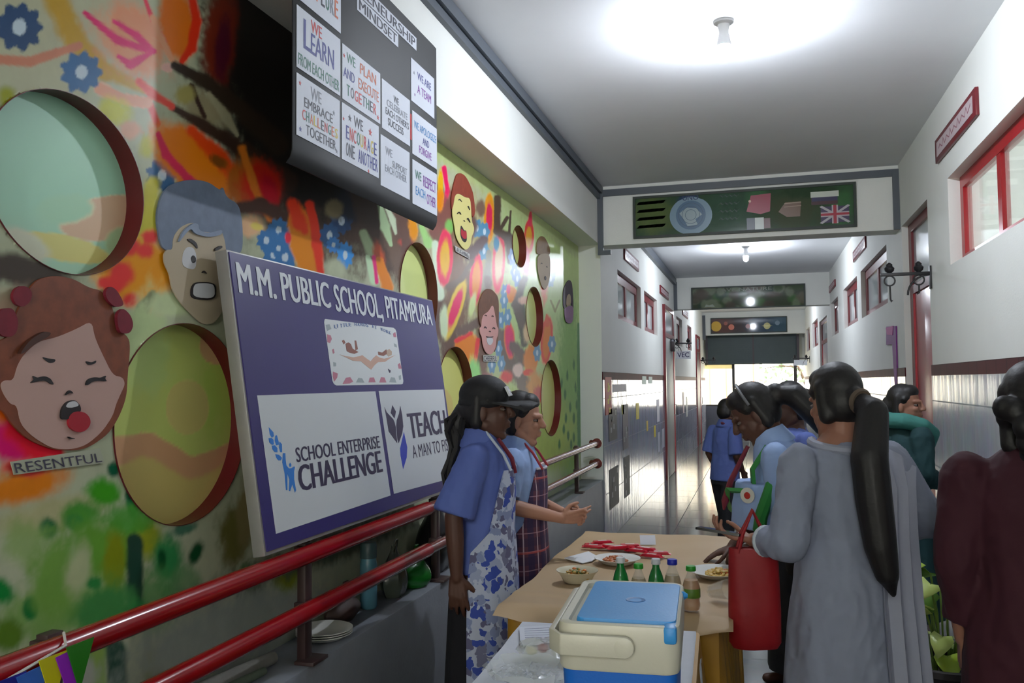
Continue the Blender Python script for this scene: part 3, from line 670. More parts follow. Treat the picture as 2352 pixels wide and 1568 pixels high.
porthole(HOLES[3], 'recess with a pale yellow back half hidden between board and black cap', (205,205,120), [('b',4.40,1.36,.2,0,0,.12,.1,1,196,180,110)])
porthole(HOLES[4], 'smallest round recess, high up near the far end of the painted wall', (170,180,110), [])
porthole(HOLES[5], 'round recess with dark red rim between two cartoon faces at the far end', (178,186,118), [])
porthole(HOLES[6], 'tall looking recess with a yellow back over the far handrail', (205,208,124), [('b',6.6,1.4,.12,0,0,.3,.2,1,222,220,150)])
# beam over the alcove, cross beams
b = MB(); b.bx((-1.80, YB0, ZB), (XL, YA, ZC)); struct('ceiling_beam', b, WHITE, 'white beam above the painted wall')
for i, yb in enumerate(BEAMS):
    b = MB(); b.bx((XL, yb, ZB-.02 if i < 2 else 2.72), (XR, yb+.26, ZC)); struct('ceiling_beam', b, WHITE, ('first', 'second', 'third')[i]+' white cross beam along the corridor')
# walls beyond the alcove and the right wall
LW = [(8.97, 10.83), (11.16, 12.65), (15.7, 16.9), (18.2, 19.3)]; LD = [(13.35, 14.85, 0, 2.7), (20.5, 21.8, 0, 2.6)]
RW = [(3.3, 5.95), (8.68, 10.8), (11.2, 12.95), (13.83, 15.1), (18.5, 20.35), (21.4, 22.8)]; RD = [(6.64, 7.78, 0, 2.78), (16.1, 18.0, 0, 2.65)]
LZ, RZ = (2.17, 2.69), (2.22, 2.77)
b = slab(MB(), -1.95, XL, YA, YE, 0, ZC, [a+LZ for a in LW]+LD); struct('wall_left_far', b, WHITE, 'white corridor wall beyond the painted wall')
b = slab(MB(), XR, XR+.2, YB0, YE, 0, ZC, [a+RZ for a in RW]+RD); struct('wall_right', b, WHITE, 'white corridor wall on the right')
TN = [0]
def trim(mb, m, label, **k): TN[0] += 1; return struct('trim_%d' % TN[0], mb, m, label, **k)
def dado(x, s, y0, y1, m, label):
    q = MB(); q.bx((x, y0, 0), (x+s*.008, y1, 1.525)); q.bx((x, y0, 1.525), (x+s*.009, y1, ZD), 1); trim(q, [m, BAND], label)
dado(XL, 1, YA, 13.35, DADO_L, 'glossy grey tiled dado after the painted wall'); dado(XL, 1, 14.85, 20.5, DADO_L, 'glossy grey tiled dado of the second bay on the left'); dado(XL, 1, 21.8, YE, DADO_L, 'last stretch of tiled dado on the left')
dado(XR, -1, YB0, 6.64, DADO_R, 'glossy grey tiled dado with maroon border on the right'); dado(XR, -1, 7.78, 16.1, DADO_R, 'glossy tiled dado beyond the red door'); dado(XR, -1, 18.0, YE, DADO_R, 'last stretch of tiled dado on the right')
# conduits
b = MB(); b.bx((XL, YB0, 3.2), (XL+.03, BEAMS[0], 3.245)); b.bx((XL, YB0, 3.25), (XL+.05, BEAMS[0], 3.315)); trim(b, DGREY, 'dark grey conduit where beam and ceiling meet')
b = MB(); b.bx((XL, BEAMS[0]-.03, 3.225), (XR, BEAMS[0], 3.285)); trim(b, DGREY, 'grey conduit along the top of the first cross beam')
b = MB(); b.bx((XL, BEAMS[0]-.035, 2.72), (XL+.05, BEAMS[0], 3.25)); b.bx((XL, BEAMS[0]-.035, 2.68), (XL+.12, BEAMS[0]-.005, 2.72)); trim(b, DGREY, 'grey conduit dropping down the left end of the beam')
b = MB(); b.bx((XR-.05, BEAMS[0]-.035, 2.77), (XR, BEAMS[0], 3.25)); trim(b, DGREY, 'grey conduit down the right end of the beam')
b = MB(); b.bx((XL, BEAMS[0]+.26, 3.2), (XL+.05, BEAMS[1], 3.31)); trim(b, DGREY, 'grey conduit along the left ceiling edge of the second bay')
b = MB(); b.bx((XL, BEAMS[1]-.035, 2.75), (XL+.06, BEAMS[1], 3.25)); trim(b, DGREY, 'grey conduit on the second cross beam')
b = MB(); b.bx((XL, BEAMS[2]-.035, 2.6), (XL+.08, BEAMS[2], 3.25)); trim(b, DGREY, 'grey conduit on the third cross beam')
# windows
PANE = mat('window pane', (196,204,206), .12, spec=.6); GLASS = mat('clear glass', (235,242,245), .03, trans=1.0, alpha=.35)
WN = [0]
def window(x, s, y0, y1, z, label, nm=1, d=.07, pane=None, first=None):
    WN[0] += 1; t = thing('window_%d' % WN[0], label, 'window', (x, (y0+y1)/2, z[0])); t['kind'] = 'structure'
    xa, xb = x+s*d, x+s*(d+.05); w = .075 if nm > 1 or y0 < 7 else .1; m = MB()
    m.bx((xa, y0, z[0]), (xb, y1, z[0]+w*.75)); m.bx((xa, y0, z[1]-w), (xb, y1, z[1])); m.bx((xa, y0, z[0]+w*.75), (xb, y0+w, z[1]-w)); m.bx((xa, y1-w, z[0]+w*.75), (xb, y1, z[1]-w))
    for i in range(nm): c = y0+(y1-y0)*(i+1)/(nm+1); m.bx((xa+s*.004, c-w/2, z[0]+w*.75), (xb-s*.004, c+w/2, z[1]-w))
    build('window_frame', m, RED if first else MAROON, t)
    m = MB(); m.bx((xa+s*.02, y0+w*.5, z[0]+.03), (xa+s*.026, y1-w*.5, z[1]-.03)); build('window_pane', m, pane or PANE, t)
window(XR, 1, *RW[0], RZ, 'near red framed high window on the right wall', 2, .07, GLASS, True)
for a, l in zip(RW[1:], ('second', 'third', 'fourth', 'fifth', 'sixth')): window(XR, 1, *a, RZ, l+' maroon framed high window along the right wall', 1, .05)
for a, l in zip(LW, ('first', 'second', 'third', 'fourth')): window(XL, -1, *a, LZ, l+' maroon framed high window along the left wall', 1, .05)
# classroom seen through the near window
b = MB(); b.bx((4.4, 2.2, 0), (4.5, 6.6, ZC)); b.bx((1.38, 2.1, 0), (4.5, 2.2, ZC)); b.bx((1.38, 6.62, 0), (4.5, 6.72, ZC)); b.bx((1.38, 2.2, 3.1), (4.5, 6.6, 3.2)); b.bx((1.38, 2.2, -.1), (4.5, 6.6, 0))
struct('wall_classroom', b, WHITE, 'white classroom interior behind the near high window')
t = thing('tube_light', 'tube light inside the classroom behind the near high window', 'lamp', (4.36, 4.4, 2.5))
m = MB(); m.bx((4.36, 3.8, 2.46), (4.4, 5.0, 2.54)); build('fitting', m, mat('lamp white', (225,225,225), .4), t)
m = MB(); m.tube([(4.34, 3.82, 2.5), (4.34, 4.98, 2.5)], .013, 10); build('tube', m, mat('tube glow', (240,248,255), .5, emit=420), t)
# doors
DN = [0]
def door(x, s, y0, y1, z1, label, leafm, frm, d=.08, mid=2.2, leaf=True):
    DN[0] += 1; t = thing('door_%d' % DN[0], label, 'door', (x, (y0+y1)/2, 0)); t['kind'] = 'structure'; xa, xb = x+s*d, x+s*(d+.06); m = MB()
    m.bx((xa, y0, 0), (xb, y0+.08, z1-.07)); m.bx((xa, y1-.13, 0), (xb, y1, z1-.07)); m.bx((xa, y0, z1-.07), (xb, y1, z1)); m.bx((xa, y0+.08, mid), (xb, y1-.13, mid+.07)); build('door_frame', m, frm, t)
    m = MB(); m.bx((xa+s*.02, y0+.06, mid+.05), (xa+s*.026, y1-.08, z1-.05)); build('transom_pane', m, PANE, t)
    m = MB(); m.bx((xa+s*.012, y0+.08, .01), (xa+s*.045, y1-.15, mid)); lf = build('door_leaf', m, leafm, t, bev=.003)
    m = MB(); yk = y1-.24; m.tube([(xa, yk, .95), (xa-s*.04, yk, .95), (xa-s*.04, yk, 1.12), (xa, yk, 1.12)], .008, 8); build('door_handle', m, mat('dull steel', (120,120,124), .35, 1), lf)
door(XR, 1, *RD[0][:2], RD[0][3], 'red door with a glazed transom on the right wall', RED, MAROON, .05)
door(XR, 1, *RD[1][:2], RD[1][3], 'mauve grey door far along the right wall', mat('mauve grey paint', (104,92,108), .5), MAROON, .03)
door(XL, -1, *LD[0][:2], LD[0][3], 'maroon framed doorway in the second bay on the left', mat('pale grey door', (165,166,160), .5), MAROON, -.04)
door(XL, -1, *LD[1][:2], LD[1][3], 'far maroon framed doorway on the left', mat('dark door', (80,60,62), .5), MAROON, -.03)
# far end
b = slab(MB(), 0, 1, 0, 1, 0, 1, []); b = MB(); b.bx((-1.95, YE, 0), (1.45, YE+.2, .83)); struct('wall_end', b, mat('grey end wall', (92,94,104), .4, var=.1), 'grey parapet wall at the far end')
t = thing('rolling_shutter', 'dark green grey rolling shutter box over the bright far opening', 'shutter', (-.11, YE, 1.96))
m = MB(); m.bx((XL+.1, YE-.25, 1.96), (XR-.2, YE-.2, 2.74))
for i in range(14): m.bx((XL+.1, YE-.256, 1.985+i*.054), (XR-.2, YE-.25, 1.985+i*.054+.03))
build('shutter_curtain', m, mat('dark green shutter', (62,76,80), .5, var=.12, scale=4), t)
m = MB(); m.bx((XL+.05, YE-.3, 2.0), (XL+.1, YE-.2, 2.72)); m.bx((XR-.2, YE-.3, 2.0), (XR-.14, YE-.2, 2.72)); m.bx((-.14, YE-.262, 1.96), (-.1, YE-.2, 2.74)); build('shutter_guide', m, mat('shutter guide', (70,62,70), .5), t)
b = MB(); b.bx((-1.95, YE, 2.0), (1.45, YE+.2, ZC)); struct('wall_end_top', b, WHITE, 'wall above the far opening')
t = thing('window_%d' % (WN[0]+1), 'bright far window with a dark mullion at the corridor end', 'window', (-.11, YE, .83)); t['kind'] = 'structure'
m = MB(); m.bx((-.69, YE+.02, .83), (-.62, YE+.1, 2.0)); m.bx((XL, YE+.02, .83), (XR, YE+.1, .87)); m.bx((XR-.28, YE, .83), (XR-.2, YE+.1, 2.0)); m.bx((XL, YE+.02, 1.95), (XR, YE+.1, 2.0)); build('window_frame', m, mat('dark mullion', (64,58,54), .5), t)
m = MB(); m.bx((-1.5, YE+.05, 1.84), (-.69, YE+.06, 1.96)); build('frosted_strip', m, mat('cream frosted glass', (205,196,150), .5, trans=.5), t)
# outside the far window
b = MB(); b.bx((-12, YE+.2, -.15), (12, 45, -.05)); struct('ground', b, mat('pale paving', (190,186,170), .8, var=.1, scale=2), 'pale paved yard beyond the far window')
t = thing('gate', 'white sheet gate with thin red posts outside the far window', 'gate', (-.5, 27, -.05))
m = MB(); m.bx((-2.2, 27, -.05), (-.1, 27.03, 2.3)); build('gate_sheet', m, mat('white gate sheet', (240,238,222), .6), t)
for x in (-1.44, -.95, -.15):
    m = MB(); m.bx((x-.02, 26.94, -.05), (x+.02, 26.98, 2.3)); build('gate_post', m, mat('red gate post', (200,110,96), .5), t)
t = thing('tree', 'leafy green branch hanging across the far window outside', 'tree', (1.3, 26, -.05))
m = MB(); m.tube([(1.5, 26, -.05), (1.45, 26, 1.0), (1.1, 26, 1.9), (.6, 26, 1.93), (.1, 25.9, 1.85)], [.09, .07, .035, .02, .008], 8); build('branch', m, mat('bark', (70,56,44), .8), t)
m = MB(); rr = random.Random(4)
for i in range(46):
    c = Vector((rr.uniform(-.1, 1.25), 25.9+rr.uniform(-.1, .2), rr.uniform(1.45, 1.95))); L = rr.uniform(.09, .2); F = Euler((rr.uniform(-.6, .6), rr.uniform(0, 6.3), rr.uniform(-.5, .5))).to_matrix()
    m.plate([(0,0), (L*.3, L*.22), (L*.7, L*.18), (L, 0), (L*.7, -L*.18), (L*.3, -L*.22)], c, F.col[0], F.col[2], F.col[1], 0, .004)
build('leaves', m, mat('grey green leaf', (104,128,100), .5, var=.2, scale=5), t)

# ------------------------------------------------------------------ ceiling bulbs
def bulb(x, y, label):
    t = thing('ceiling_bulb', label, 'bulb', (x, y, ZC), 0, 'ceiling bulbs along the corridor')
    m = MB(); m.lathe([(.05, 0), (.05, -.012), (.03, -.02), (.024, -.06), (.03, -.085), (.0375, -.128), (.036, -.13)], (x, y, ZC), n=20); build('lamp_holder', m, mat('lamp white', (225,225,225), .4), t)
    m = MB(); m.lathe([(.035, -.129), (.036, -.145), (.035, -.165), (.029, -.187), (.018, -.2), (.004, -.206)], (x, y, ZC), n=20); build('bulb', m, mat('bulb glow', (236,244,255), .5, emit=BULB), t)
    return t
b0 = bulb(-.13, 4.4, 'glowing bulb on the ceiling over the food table')
copy_thing(b0, (-.13, 12.0, ZC), label='glowing bulb on the ceiling between the first and second beams')
copy_thing(b0, (-.13, 19.5, ZC), label='glowing bulb on the ceiling between the second and third beams')
copy_thing(b0, (-.13, -3.0, ZC), label='glowing bulb on the ceiling behind the viewer')
# ------------------------------------------------------------------ handrail
STEEL_D = mat('dark brown post', (62,44,44), .45)
RAILRED = mat('handrail red enamel', (150,12,22), .18, var=.12, scale=5); RAILBR = mat('handrail worn maroon', (122,58,54), .2, var=.15, scale=5)
t = thing('handrail', 'double red tubular handrail on brown posts along the painted wall', 'handrail', (XL-.02, 1.0, .6))
XRL = XL-.005
for z, r in ((.955, .03), (.775, .03)):
    m = MB(); m.tube([(XRL, -2, z), (XRL, 1.48, z), (XRL, 3.55, z)], r, 16); build('rail', m, RAILRED, t)
    m = MB(); m.tube([(XRL, 3.5, z), (XRL, 7.62, z)], r*.8, 14); build('rail', m, RAILBR, t)
for y in (-.6, .45, 1.5, 2.56, 3.75, 5.2, 6.95):
    m = MB(); m.bx((XRL-.055, y-.022, .6), (XRL-.025, y+.022, .985)); m.bx((XRL-.05, y-.05, .6), (XRL+.02, y+.05, .612)); build('post', m, STEEL_D, t, bev=.002)
    for z in (.945, .765):
        m = MB(); m.bx((XRL-.06, y-.035, z-.025), (XRL-.022, y+.035, z+.03)); build('bracket', m, STEEL_D, t, bev=.003)
for z in (.955, .775):
    m = MB(); m.tube([(XRL, 7.6, z), (XRL, 7.66, z), (XRL-.06, 7.7, z)], .028, 12); m.lathe([(.045, 0), (.045, .012)], (XRL, 7.66, z), (0,1,0)); build('end_bend', m, RAILBR, t)
# bunting
t = thing('bunting', 'string of small coloured triangle flags hung over the near handrail', 'bunting', (XL+.05, 1.3, .8))
m = MB(); m.tube([(XL+.032, 1.1, .93), (XL+.034, 1.3, .95), (XL+.034, 1.46, .975), (XL-.0, 1.49, .99)], .003, 6); build('string', m, mat('white cord', (210,205,200), .7), t)
for i, (c, y) in enumerate((((30,90,70), 1.14), ((190,30,40), 1.25), ((36,40,150), 1.31), ((60,110,200), 1.36), ((206,196,30), 1.41), ((150,40,190), 1.45), ((40,120,30), 1.475))):
    m = MB(); z = .935+(y-1.1)*.11; k = .075
    m.plate([(0, 0), (k*.5, -.1), (k, 0)] if i % 2 == 0 else [(0, -.01), (k*.6, -.12), (k, -.005)], (XL+.036+.002*i, y-.03, z), UY, UZ, NX, 0, .002)
    build('pennant', m, mat('foil %d %d %d' % c, c, .25), t)

# ------------------------------------------------------------------ leaning school board
BO, BU, BV = Vector((-1.40, 2.25, 1.0)), Vector((0,1,0)), Vector((-.1495, 0, .9888)); BN = Vector((.9888, 0, .1495))
PURPLE = mat('indigo board print', (46,36,104), .42, var=.07, scale=3); BWH = mat('white board print', (206,210,214), .45, var=.03, scale=4); INK = mat('dark indigo ink', (46,36,70), .5)
t = thing('school_sign_board', 'big indigo school board leaning on the red handrail against the painted wall', 'sign board', (-1.45, 3.07, 1.0))
m = MB(); m.plate([(0,.0),(1.69,.0),(1.71,.925),(0,.925)], BO, BU, BV, BN, -.045, -.004); build('backing_frame', m, mat('aluminium edge', (150,148,146), .45, .3, var=.15, scale=14), t, bev=.002)
m = MB(); m.plate([(.008,.012),(1.68,.012),(1.70,.918),(.008,.918)], BO, BU, BV, BN, -.004, 0); build('board_face', m, PURPLE, t)
def bpanel(name, pts, mt, n0=0, n1=.0008, par=t): q = MB(); q.plate(pts, BO, BU, BV, BN, n0, n1); return build(name, q, mt, par, smooth=False)
pl = bpanel('white_panel', [(0.059,0.476),(0.901,0.479),(0.906,0.063),(0.065,0.055)], BWH)
u1 = pl.data; 
pr = bpanel('white_panel', [(0.932,0.48),(1.671,0.479),(1.638,0.055),(0.94,0.065)], BWH)
em = bpanel('emblem_panel', [(0.562,0.749),(1.171,0.753),(1.189,0.748),(1.197,0.739),(1.196,0.52),(1.186,0.508),(1.17,0.506),(0.579,0.504),(0.562,0.509),(0.553,0.522),(0.551,0.735),(0.556,0.745)], mat('emblem white', (218,222,224), .4))
def bt(name, s, mt, par, p0, p1, bold, lift=.0014):
    (ua, va), (ub, vb) = p0, p1; return text(name, s, mt, par, BO, BU, BV, BN, (ua, va, ub, vb), lift, bold)
a, b_, c, d = [(0.04,0.887),(0.042,0.792),(1.691,0.892),(1.671,0.793)]
uu = [(0.032,0.791),(0.247,0.792),(0.269,0.792),(0.622,0.792),(0.657,0.792),(1.082,0.792),(1.106,0.792),(1.657,0.793)]
for i, wd in enumerate(('M.M.', 'PUBLIC', 'SCHOOL,', 'PITAMPURA')): bt('title_lettering', wd, mat('board white ink', (214,218,224), .5), t, (uu[2*i][0]+(.014 if i in (1, 3) else 0), (b_[1]+d[1])/2-(.024 if ',' in wd else 0)), (uu[2*i+1][0], (a[1]+c[1])/2), .035)
a, b_, c, d = [(0.235,0.254),(0.238,0.301),(0.874,0.255),(0.875,0.304)]
bt('lettering', 'SCHOOL ENTERPRISE', INK, pl, (a[0], (a[1]+c[1])/2), (c[0], (b_[1]+d[1])/2), .03)
a, b_, c, d = [(0.231,0.161),(0.237,0.246),(0.868,0.16),(0.871,0.244)]
bt('lettering', 'CHALLENGE', INK, pl, (a[0], (a[1]+c[1])/2), (c[0], (b_[1]+d[1])/2), .045)
a, b_, c, d = [(1.207,0.269),(1.187,0.38),(1.64,0.269),(1.639,0.38)]
bt('lettering', 'TEACH', INK, pr, (a[0]-.03, (a[1]+c[1])/2), (c[0], (b_[1]+d[1])/2), .05)
a, b_, c = [(1.193,0.188),(1.202,0.241),(1.662,0.182)]
bt('lettering', 'A MAN TO FISH', INK, pr, (a[0]-.01, (a[1]+c[1])/2), (c[0], b_[1]), .005)
BLUE1 = mat('logo sky blue', (40,120,205), .5); BLUE2 = mat('logo cobalt', (42,62,180), .5)
q = MB()
for P in ([(0.099,0.376),(0.121,0.359),(0.121,0.347),(0.109,0.343),(0.1,0.354)], [(0.09,0.343),(0.106,0.343),(0.116,0.336),(0.115,0.322),(0.106,0.321),(0.091,0.33)], [(0.13,0.348),(0.139,0.349),(0.144,0.327),(0.144,0.319),(0.128,0.318),(0.123,0.333)],
          [(0.103,0.319),(0.12,0.319),(0.132,0.309),(0.129,0.296),(0.115,0.298),(0.103,0.308)], [(0.15,0.328),(0.161,0.319),(0.156,0.294),(0.146,0.295),(0.142,0.311)], [(0.116,0.291),(0.136,0.288),(0.151,0.277),(0.143,0.27),(0.129,0.271),(0.119,0.28)],
          [(0.16,0.291),(0.174,0.29),(0.171,0.271),(0.171,0.252),(0.183,0.241),(0.198,0.24),(0.216,0.244),(0.22,0.241),(0.212,0.229),(0.206,0.204),(0.209,0.169),(0.201,0.162),(0.192,0.19),(0.173,0.17),(0.167,0.172),(0.178,0.207),(0.171,0.227),(0.158,0.175),(0.15,0.176),(0.155,0.228),(0.15,0.263)],
          [(0.187,0.252),(0.195,0.258),(0.201,0.252),(0.199,0.246),(0.19,0.244)]): q.plate(P, BO, BU, BV, BN, .0008, .0016)
build('wheat_figure_logo', q, BLUE1, pl, smooth=False)
q = MB()
for P in ([(0.965,0.413),(0.979,0.392),(1.033,0.361),(1.042,0.348),(1.047,0.327),(1.039,0.261),(0.972,0.314),(0.969,0.368)], [(1.124,0.414),(1.131,0.374),(1.125,0.327),(1.104,0.298),(1.054,0.26),(1.047,0.277),(1.054,0.331),(1.067,0.355),(1.102,0.383)], [(1.045,0.419),(1.071,0.391),(1.047,0.364),(1.017,0.388)]): q.plate(P, BO, BU, BV, BN, .0008, .0016)
build('tulip_logo', q, INK, pr, smooth=False)
q = MB(); q.plate([(1.123,0.302),(1.135,0.237),(1.115,0.196),(1.062,0.152),(1.055,0.21),(1.061,0.238)], BO, BU, BV, BN, .0008, .0016); build('pen_nib_logo', q, BLUE2, pr, smooth=False)
# emblem drawing
SKN = mat('printed skin', (205,166,148), .5)
q = MB(); q.plate([(0.636,0.62),(0.682,0.615),(0.716,0.614),(0.744,0.612),(0.808,0.619),(0.825,0.623),(0.868,0.608),(0.895,0.6),(0.924,0.614),(0.956,0.626),(0.982,0.618),(1.027,0.614),(1.076,0.62),(1.154,0.633),(1.1,0.62),(1.034,0.601),(0.964,0.598),(0.926,0.585),(0.89,0.566),(0.849,0.581),(0.807,0.598),(0.736,0.599),(0.69,0.609)], BO, BU, BV, BN, .0008, .0014); build('cupped_hands', q, SKN, em, smooth=False)
q = MB()
for P in ([(0.696,0.663),(0.722,0.669),(0.74,0.664),(0.75,0.646),(0.773,0.64),(0.797,0.634),(0.759,0.626),(0.72,0.629),(0.697,0.635)], [(0.67,0.673),(0.686,0.678),(0.697,0.667),(0.68,0.66)], [(0.777,0.679),(0.79,0.679),(0.795,0.646),(0.773,0.64)], [(0.978,0.642),(1.017,0.639),(1.064,0.655),(1.063,0.635),(1.025,0.625),(0.977,0.629)]): q.plate(P, BO, BU, BV, BN, .0008, .0016)
build('printed_objects', q, mat('printed brown', (140,88,76), .5), em, smooth=False)
q = MB(); q.plate([(1.066,0.65),(1.095,0.657),(1.117,0.647),(1.111,0.632),(1.078,0.624),(1.058,0.633)], BO, BU, BV, BN, .0008, .0016); build('printed_ball', q, mat('printed tan', (190,166,146), .5), em, smooth=False)
q = MB(); q.plate([(1.051,0.572),(1.076,0.565),(1.071,0.556),(1.061,0.555)], BO, BU, BV, BN, .0008, .0018); build('torn_spot', q, INK, em, smooth=False)
PINKP = mat('printed pink', (190,120,140), .5); GRYP = mat('printed grey', (160,170,174), .5)
for i, (x, y) in enumerate(((545, 430), (620, 640), (650, 1050), (870, 1130), (1270, 1130), (1460, 1120), (1750, 880), (1655, 370), (530, 230), (640, 850), (1075, 1130), (1630, 1130), (1690, 540), (1750, 1080))):
    pass
for i, P in enumerate(([(0.56,0.692),(0.586,0.689),(0.591,0.676),(0.573,0.66),(0.554,0.663)], [(0.582,0.636),(0.595,0.64),(0.598,0.625),(0.585,0.621)], [(0.566,0.555),(0.601,0.548),(0.592,0.533),(0.565,0.518),(0.559,0.537)], [(0.627,0.509),(0.662,0.533),(0.697,0.535),(0.716,0.518),(0.685,0.511)], [(0.849,0.515),(0.866,0.534),(0.904,0.535),(0.914,0.515)], [(0.948,0.514),(0.972,0.536),(1.006,0.535),(1.017,0.514)], [(1.162,0.592),(1.187,0.6),(1.197,0.574),(1.165,0.574)], [(1.158,0.726),(1.184,0.735),(1.188,0.712),(1.159,0.711)],
    [(0.559,0.727),(0.589,0.731),(0.598,0.714),(0.564,0.705)], [(0.579,0.59),(0.599,0.588),(0.595,0.575),(0.576,0.574)], [(0.74,0.515),(0.766,0.533),(0.796,0.531),(0.812,0.514)], [(1.046,0.515),(1.072,0.536),(1.108,0.535),(1.119,0.513)], [(1.153,0.684),(1.177,0.68),(1.179,0.667),(1.154,0.669)], [(1.154,0.543),(1.177,0.546),(1.174,0.527),(1.154,0.525)])):
    q = MB(); q.plate(P, BO, BU, BV, BN, .0008, .0014); build('border_motif', q, PINKP if i < 8 else GRYP, em, smooth=False)
pts = [(0.622,0.719),(0.701,0.73),(0.782,0.738),(0.867,0.742),(0.953,0.74),(1.043,0.732),(1.129,0.721)]; s = 'LITTLE HANDS AT WORK'
for i, ch in enumerate(s):
    if ch == ' ': continue
    f = i/(len(s)-1)*6*.97; k = min(int(f), 5); w = f-k; u = pts[k][0]*(1-w)+pts[k+1][0]*w; v = pts[k][1]*(1-w)+pts[k+1][1]*w
    bt('arched_letter', ch, mat('emblem blue ink', (96,120,170), .5), em, (u, v-.001), (u+.021 if ch != 'I' else u+.008, v+.0125), .05)

# ------------------------------------------------------------------ black poster chart
PX = -1.385
t = thing('poster_chart', 'black hanging chart covered with hand lettered white sheets, above the school board', 'poster', (PX, 3.0, 2.2))
m = MB(); n = 40; rows = []
for i in range(n+1):
    v = i/n; z = 3.04-v*.84; bow = .0; x = PX-.006+.0
    if v > .95: a = (v-.95)/.05; x -= .02*a*a
    rows.append((x, z))
m.loft([[Vector((x+dx, yy, z)) for yy, dx in ((2.372, 0), (2.375, .002), (3.0, .003), (3.60, .002), (3.64, .0), (3.64, -.004), (3.60, -.003), (2.375, -.003))] for x, z in rows]); build('chart_sheet', m, mat('black chart', (22,23,26), .6, var=.2, scale=3), t)
SHEET = mat('white paper', (216,220,232), .6)
PC = {'k': (50,50,66), 'r': (196,52,50), 'b': (58,62,140), 'g': (44,110,92), 'o': (200,104,70), 'p': (130,60,160), 's': (70,140,200), 'y': (205,180,50), 'e': (130,134,146)}
INKS = {k: mat('marker '+k, v, .6) for k, v in PC.items()}
def sheet(y0, z0, y1, z1, lines, extra=(), sk=0):
    """lines: (text, colours, u0, v0, u1, v1) in fractions of the sheet"""
    q = MB(); x = PX-.0028; q.plate([(y0, z0), (y1, z0-sk), (y1, z1-sk), (y0, z1)], (x, 0, 0), UY, UZ, NX, 0, .0012); s = build('paper_sheet', q, SHEET, t, smooth=False)
    Wd, Hd = y1-y0, z1-z0
    for (tx, cols, ua, va, ub, vb) in lines:
        n = len(tx)
        if len(cols) == 1: text('handwriting', tx, INKS[cols], s, (x, 0, 0), UY, UZ, NX, (y0+Wd*ua, z0+Hd*va-sk*ua, y0+Wd*ub, z0+Hd*vb-sk*ua), .0018, .02)
        else:
            for i, ch in enumerate(tx):
                if ch == ' ': continue
                w = (ub-ua)/n; text('letter', ch, INKS[cols[i % len(cols)]], s, (x, 0, 0), UY, UZ, NX, (y0+Wd*(ua+w*i), z0+Hd*va, y0+Wd*(ua+w*(i+.82)), z0+Hd*vb), .0018, .03)
    for (c, u, v, r) in extra:
        q = MB(); q.plate([(y0+Wd*u+r*(1 if i % 2 == 0 else .42)*math.sin(i*PI/5), z0+Hd*v+r*(1 if i % 2 == 0 else .42)*math.cos(i*PI/5)) for i in range(10)], (x, 0, 0), UY, UZ, NX, .0012, .002); build('star', q, INKS[c], s, smooth=False)
    return s
sheet(2.392, 2.735, 2.692, 2.945, [('WE', 'r', .3, .7, .52, .9), ('EXPLORE', 'geok', .2, .2, .95, .5)], [('r', .62, .62, .022)])
sheet(2.392, 2.510, 2.688, 2.712, [('WE', 'r', .3, .74, .55, .94), ('L', 'b', .14, .38, .3, .86), ('EARN', 'b', .3, .38, .84, .72), ("FROM EACH OTHER", 'g', .03, .06, .97, .25)], [])
sheet(2.392, 2.292, 2.684, 2.492, [('WE', 'e', .3, .72, .55, .92), ('EMBRACE', 'k', .16, .52, .82, .68), ('CHALLENGES', 'rgoyok', .12, .30, .96, .47), ('TOGETHER', 'k', .2, .08, .9, .25)], [('r', .07, .86, .008), ('e', .85, .72, .009), ('b', .08, .12, .009), ('e', .92, .08, .008)])
sheet(2.704, 2.507, 3.02, 2.706, [('WE', 'g', .1, .72, .32, .9), ('PLAN', 'o', .44, .7, .88, .9), ('AND', 'b', .02, .42, .3, .6), ('EXECUTE', 'o', .4, .4, .95, .6), ('TOGETHER', 'gkrrk', .1, .12, .9, .32)], [('r', .04, .8, .008), ('r', .93, .1, .01)])
sheet(2.70, 2.292, 3.005, 2.494, [('WE', 'k', .3, .7, .55, .9), ('ENCOURAGE', 'brrgyrby', .1, .4, .95, .64), ('ONE ANOTHER', 'kkkkbbbbbbb', .1, .1, .98, .34)], [('k', .2, .8, .014), ('r', .75, .78, .015), ('r', .04, .72, .007), ('r', .7, .03, .008)])
sheet(3.035, 2.498, 3.315, 2.694, [('WE', 'k', .4, .7, .58, .84), ('CELEBRATE', 'e', .16, .52, .9, .66), ("EACH OTHER'S", 'k', .12, .34, .95, .48), ('SUCCESS', 'k', .2, .14, .75, .29)], [])
sheet(3.022, 2.27, 3.31, 2.47, [('WE', 'e', .15, .66, .38, .82), ('SUPPORT', 'e', .38, .48, .9, .62), ('EACH OTHER', 'e', .14, .32, .88, .46)], [])
sheet(3.34, 2.475, 3.63, 2.662, [('WE APOLOGIZE', 's', .06, .62, .96, .8), ('AND', 'b', .4, .38, .66, .54), ('FORGIVE', 'p', .26, .12, .76, .3)], [])
sheet(3.34, 2.262, 3.628, 2.452, [('WE', 'g', .1, .6, .34, .8), ('RESPECT', 'p', .42, .52, .95, .78), ('EACH', 's', .12, .24, .5, .44), ('OTHER', 'p', .56, .16, .94, .4)], [])
sheet(3.33, 2.70, 3.60, 2.885, [('WE ARE', 'b', .25, .62, .85, .8), ('A TEAM', 'p', .25, .3, .85, .5)], [('e', .12, .7, .008), ('p', .15, .2, .007)])
q = MB(); q.bx((PX-.0028, 3.318, 2.53), (PX-.001, 3.332, 2.64)); build('marker_strip', q, INKS['r'], t)
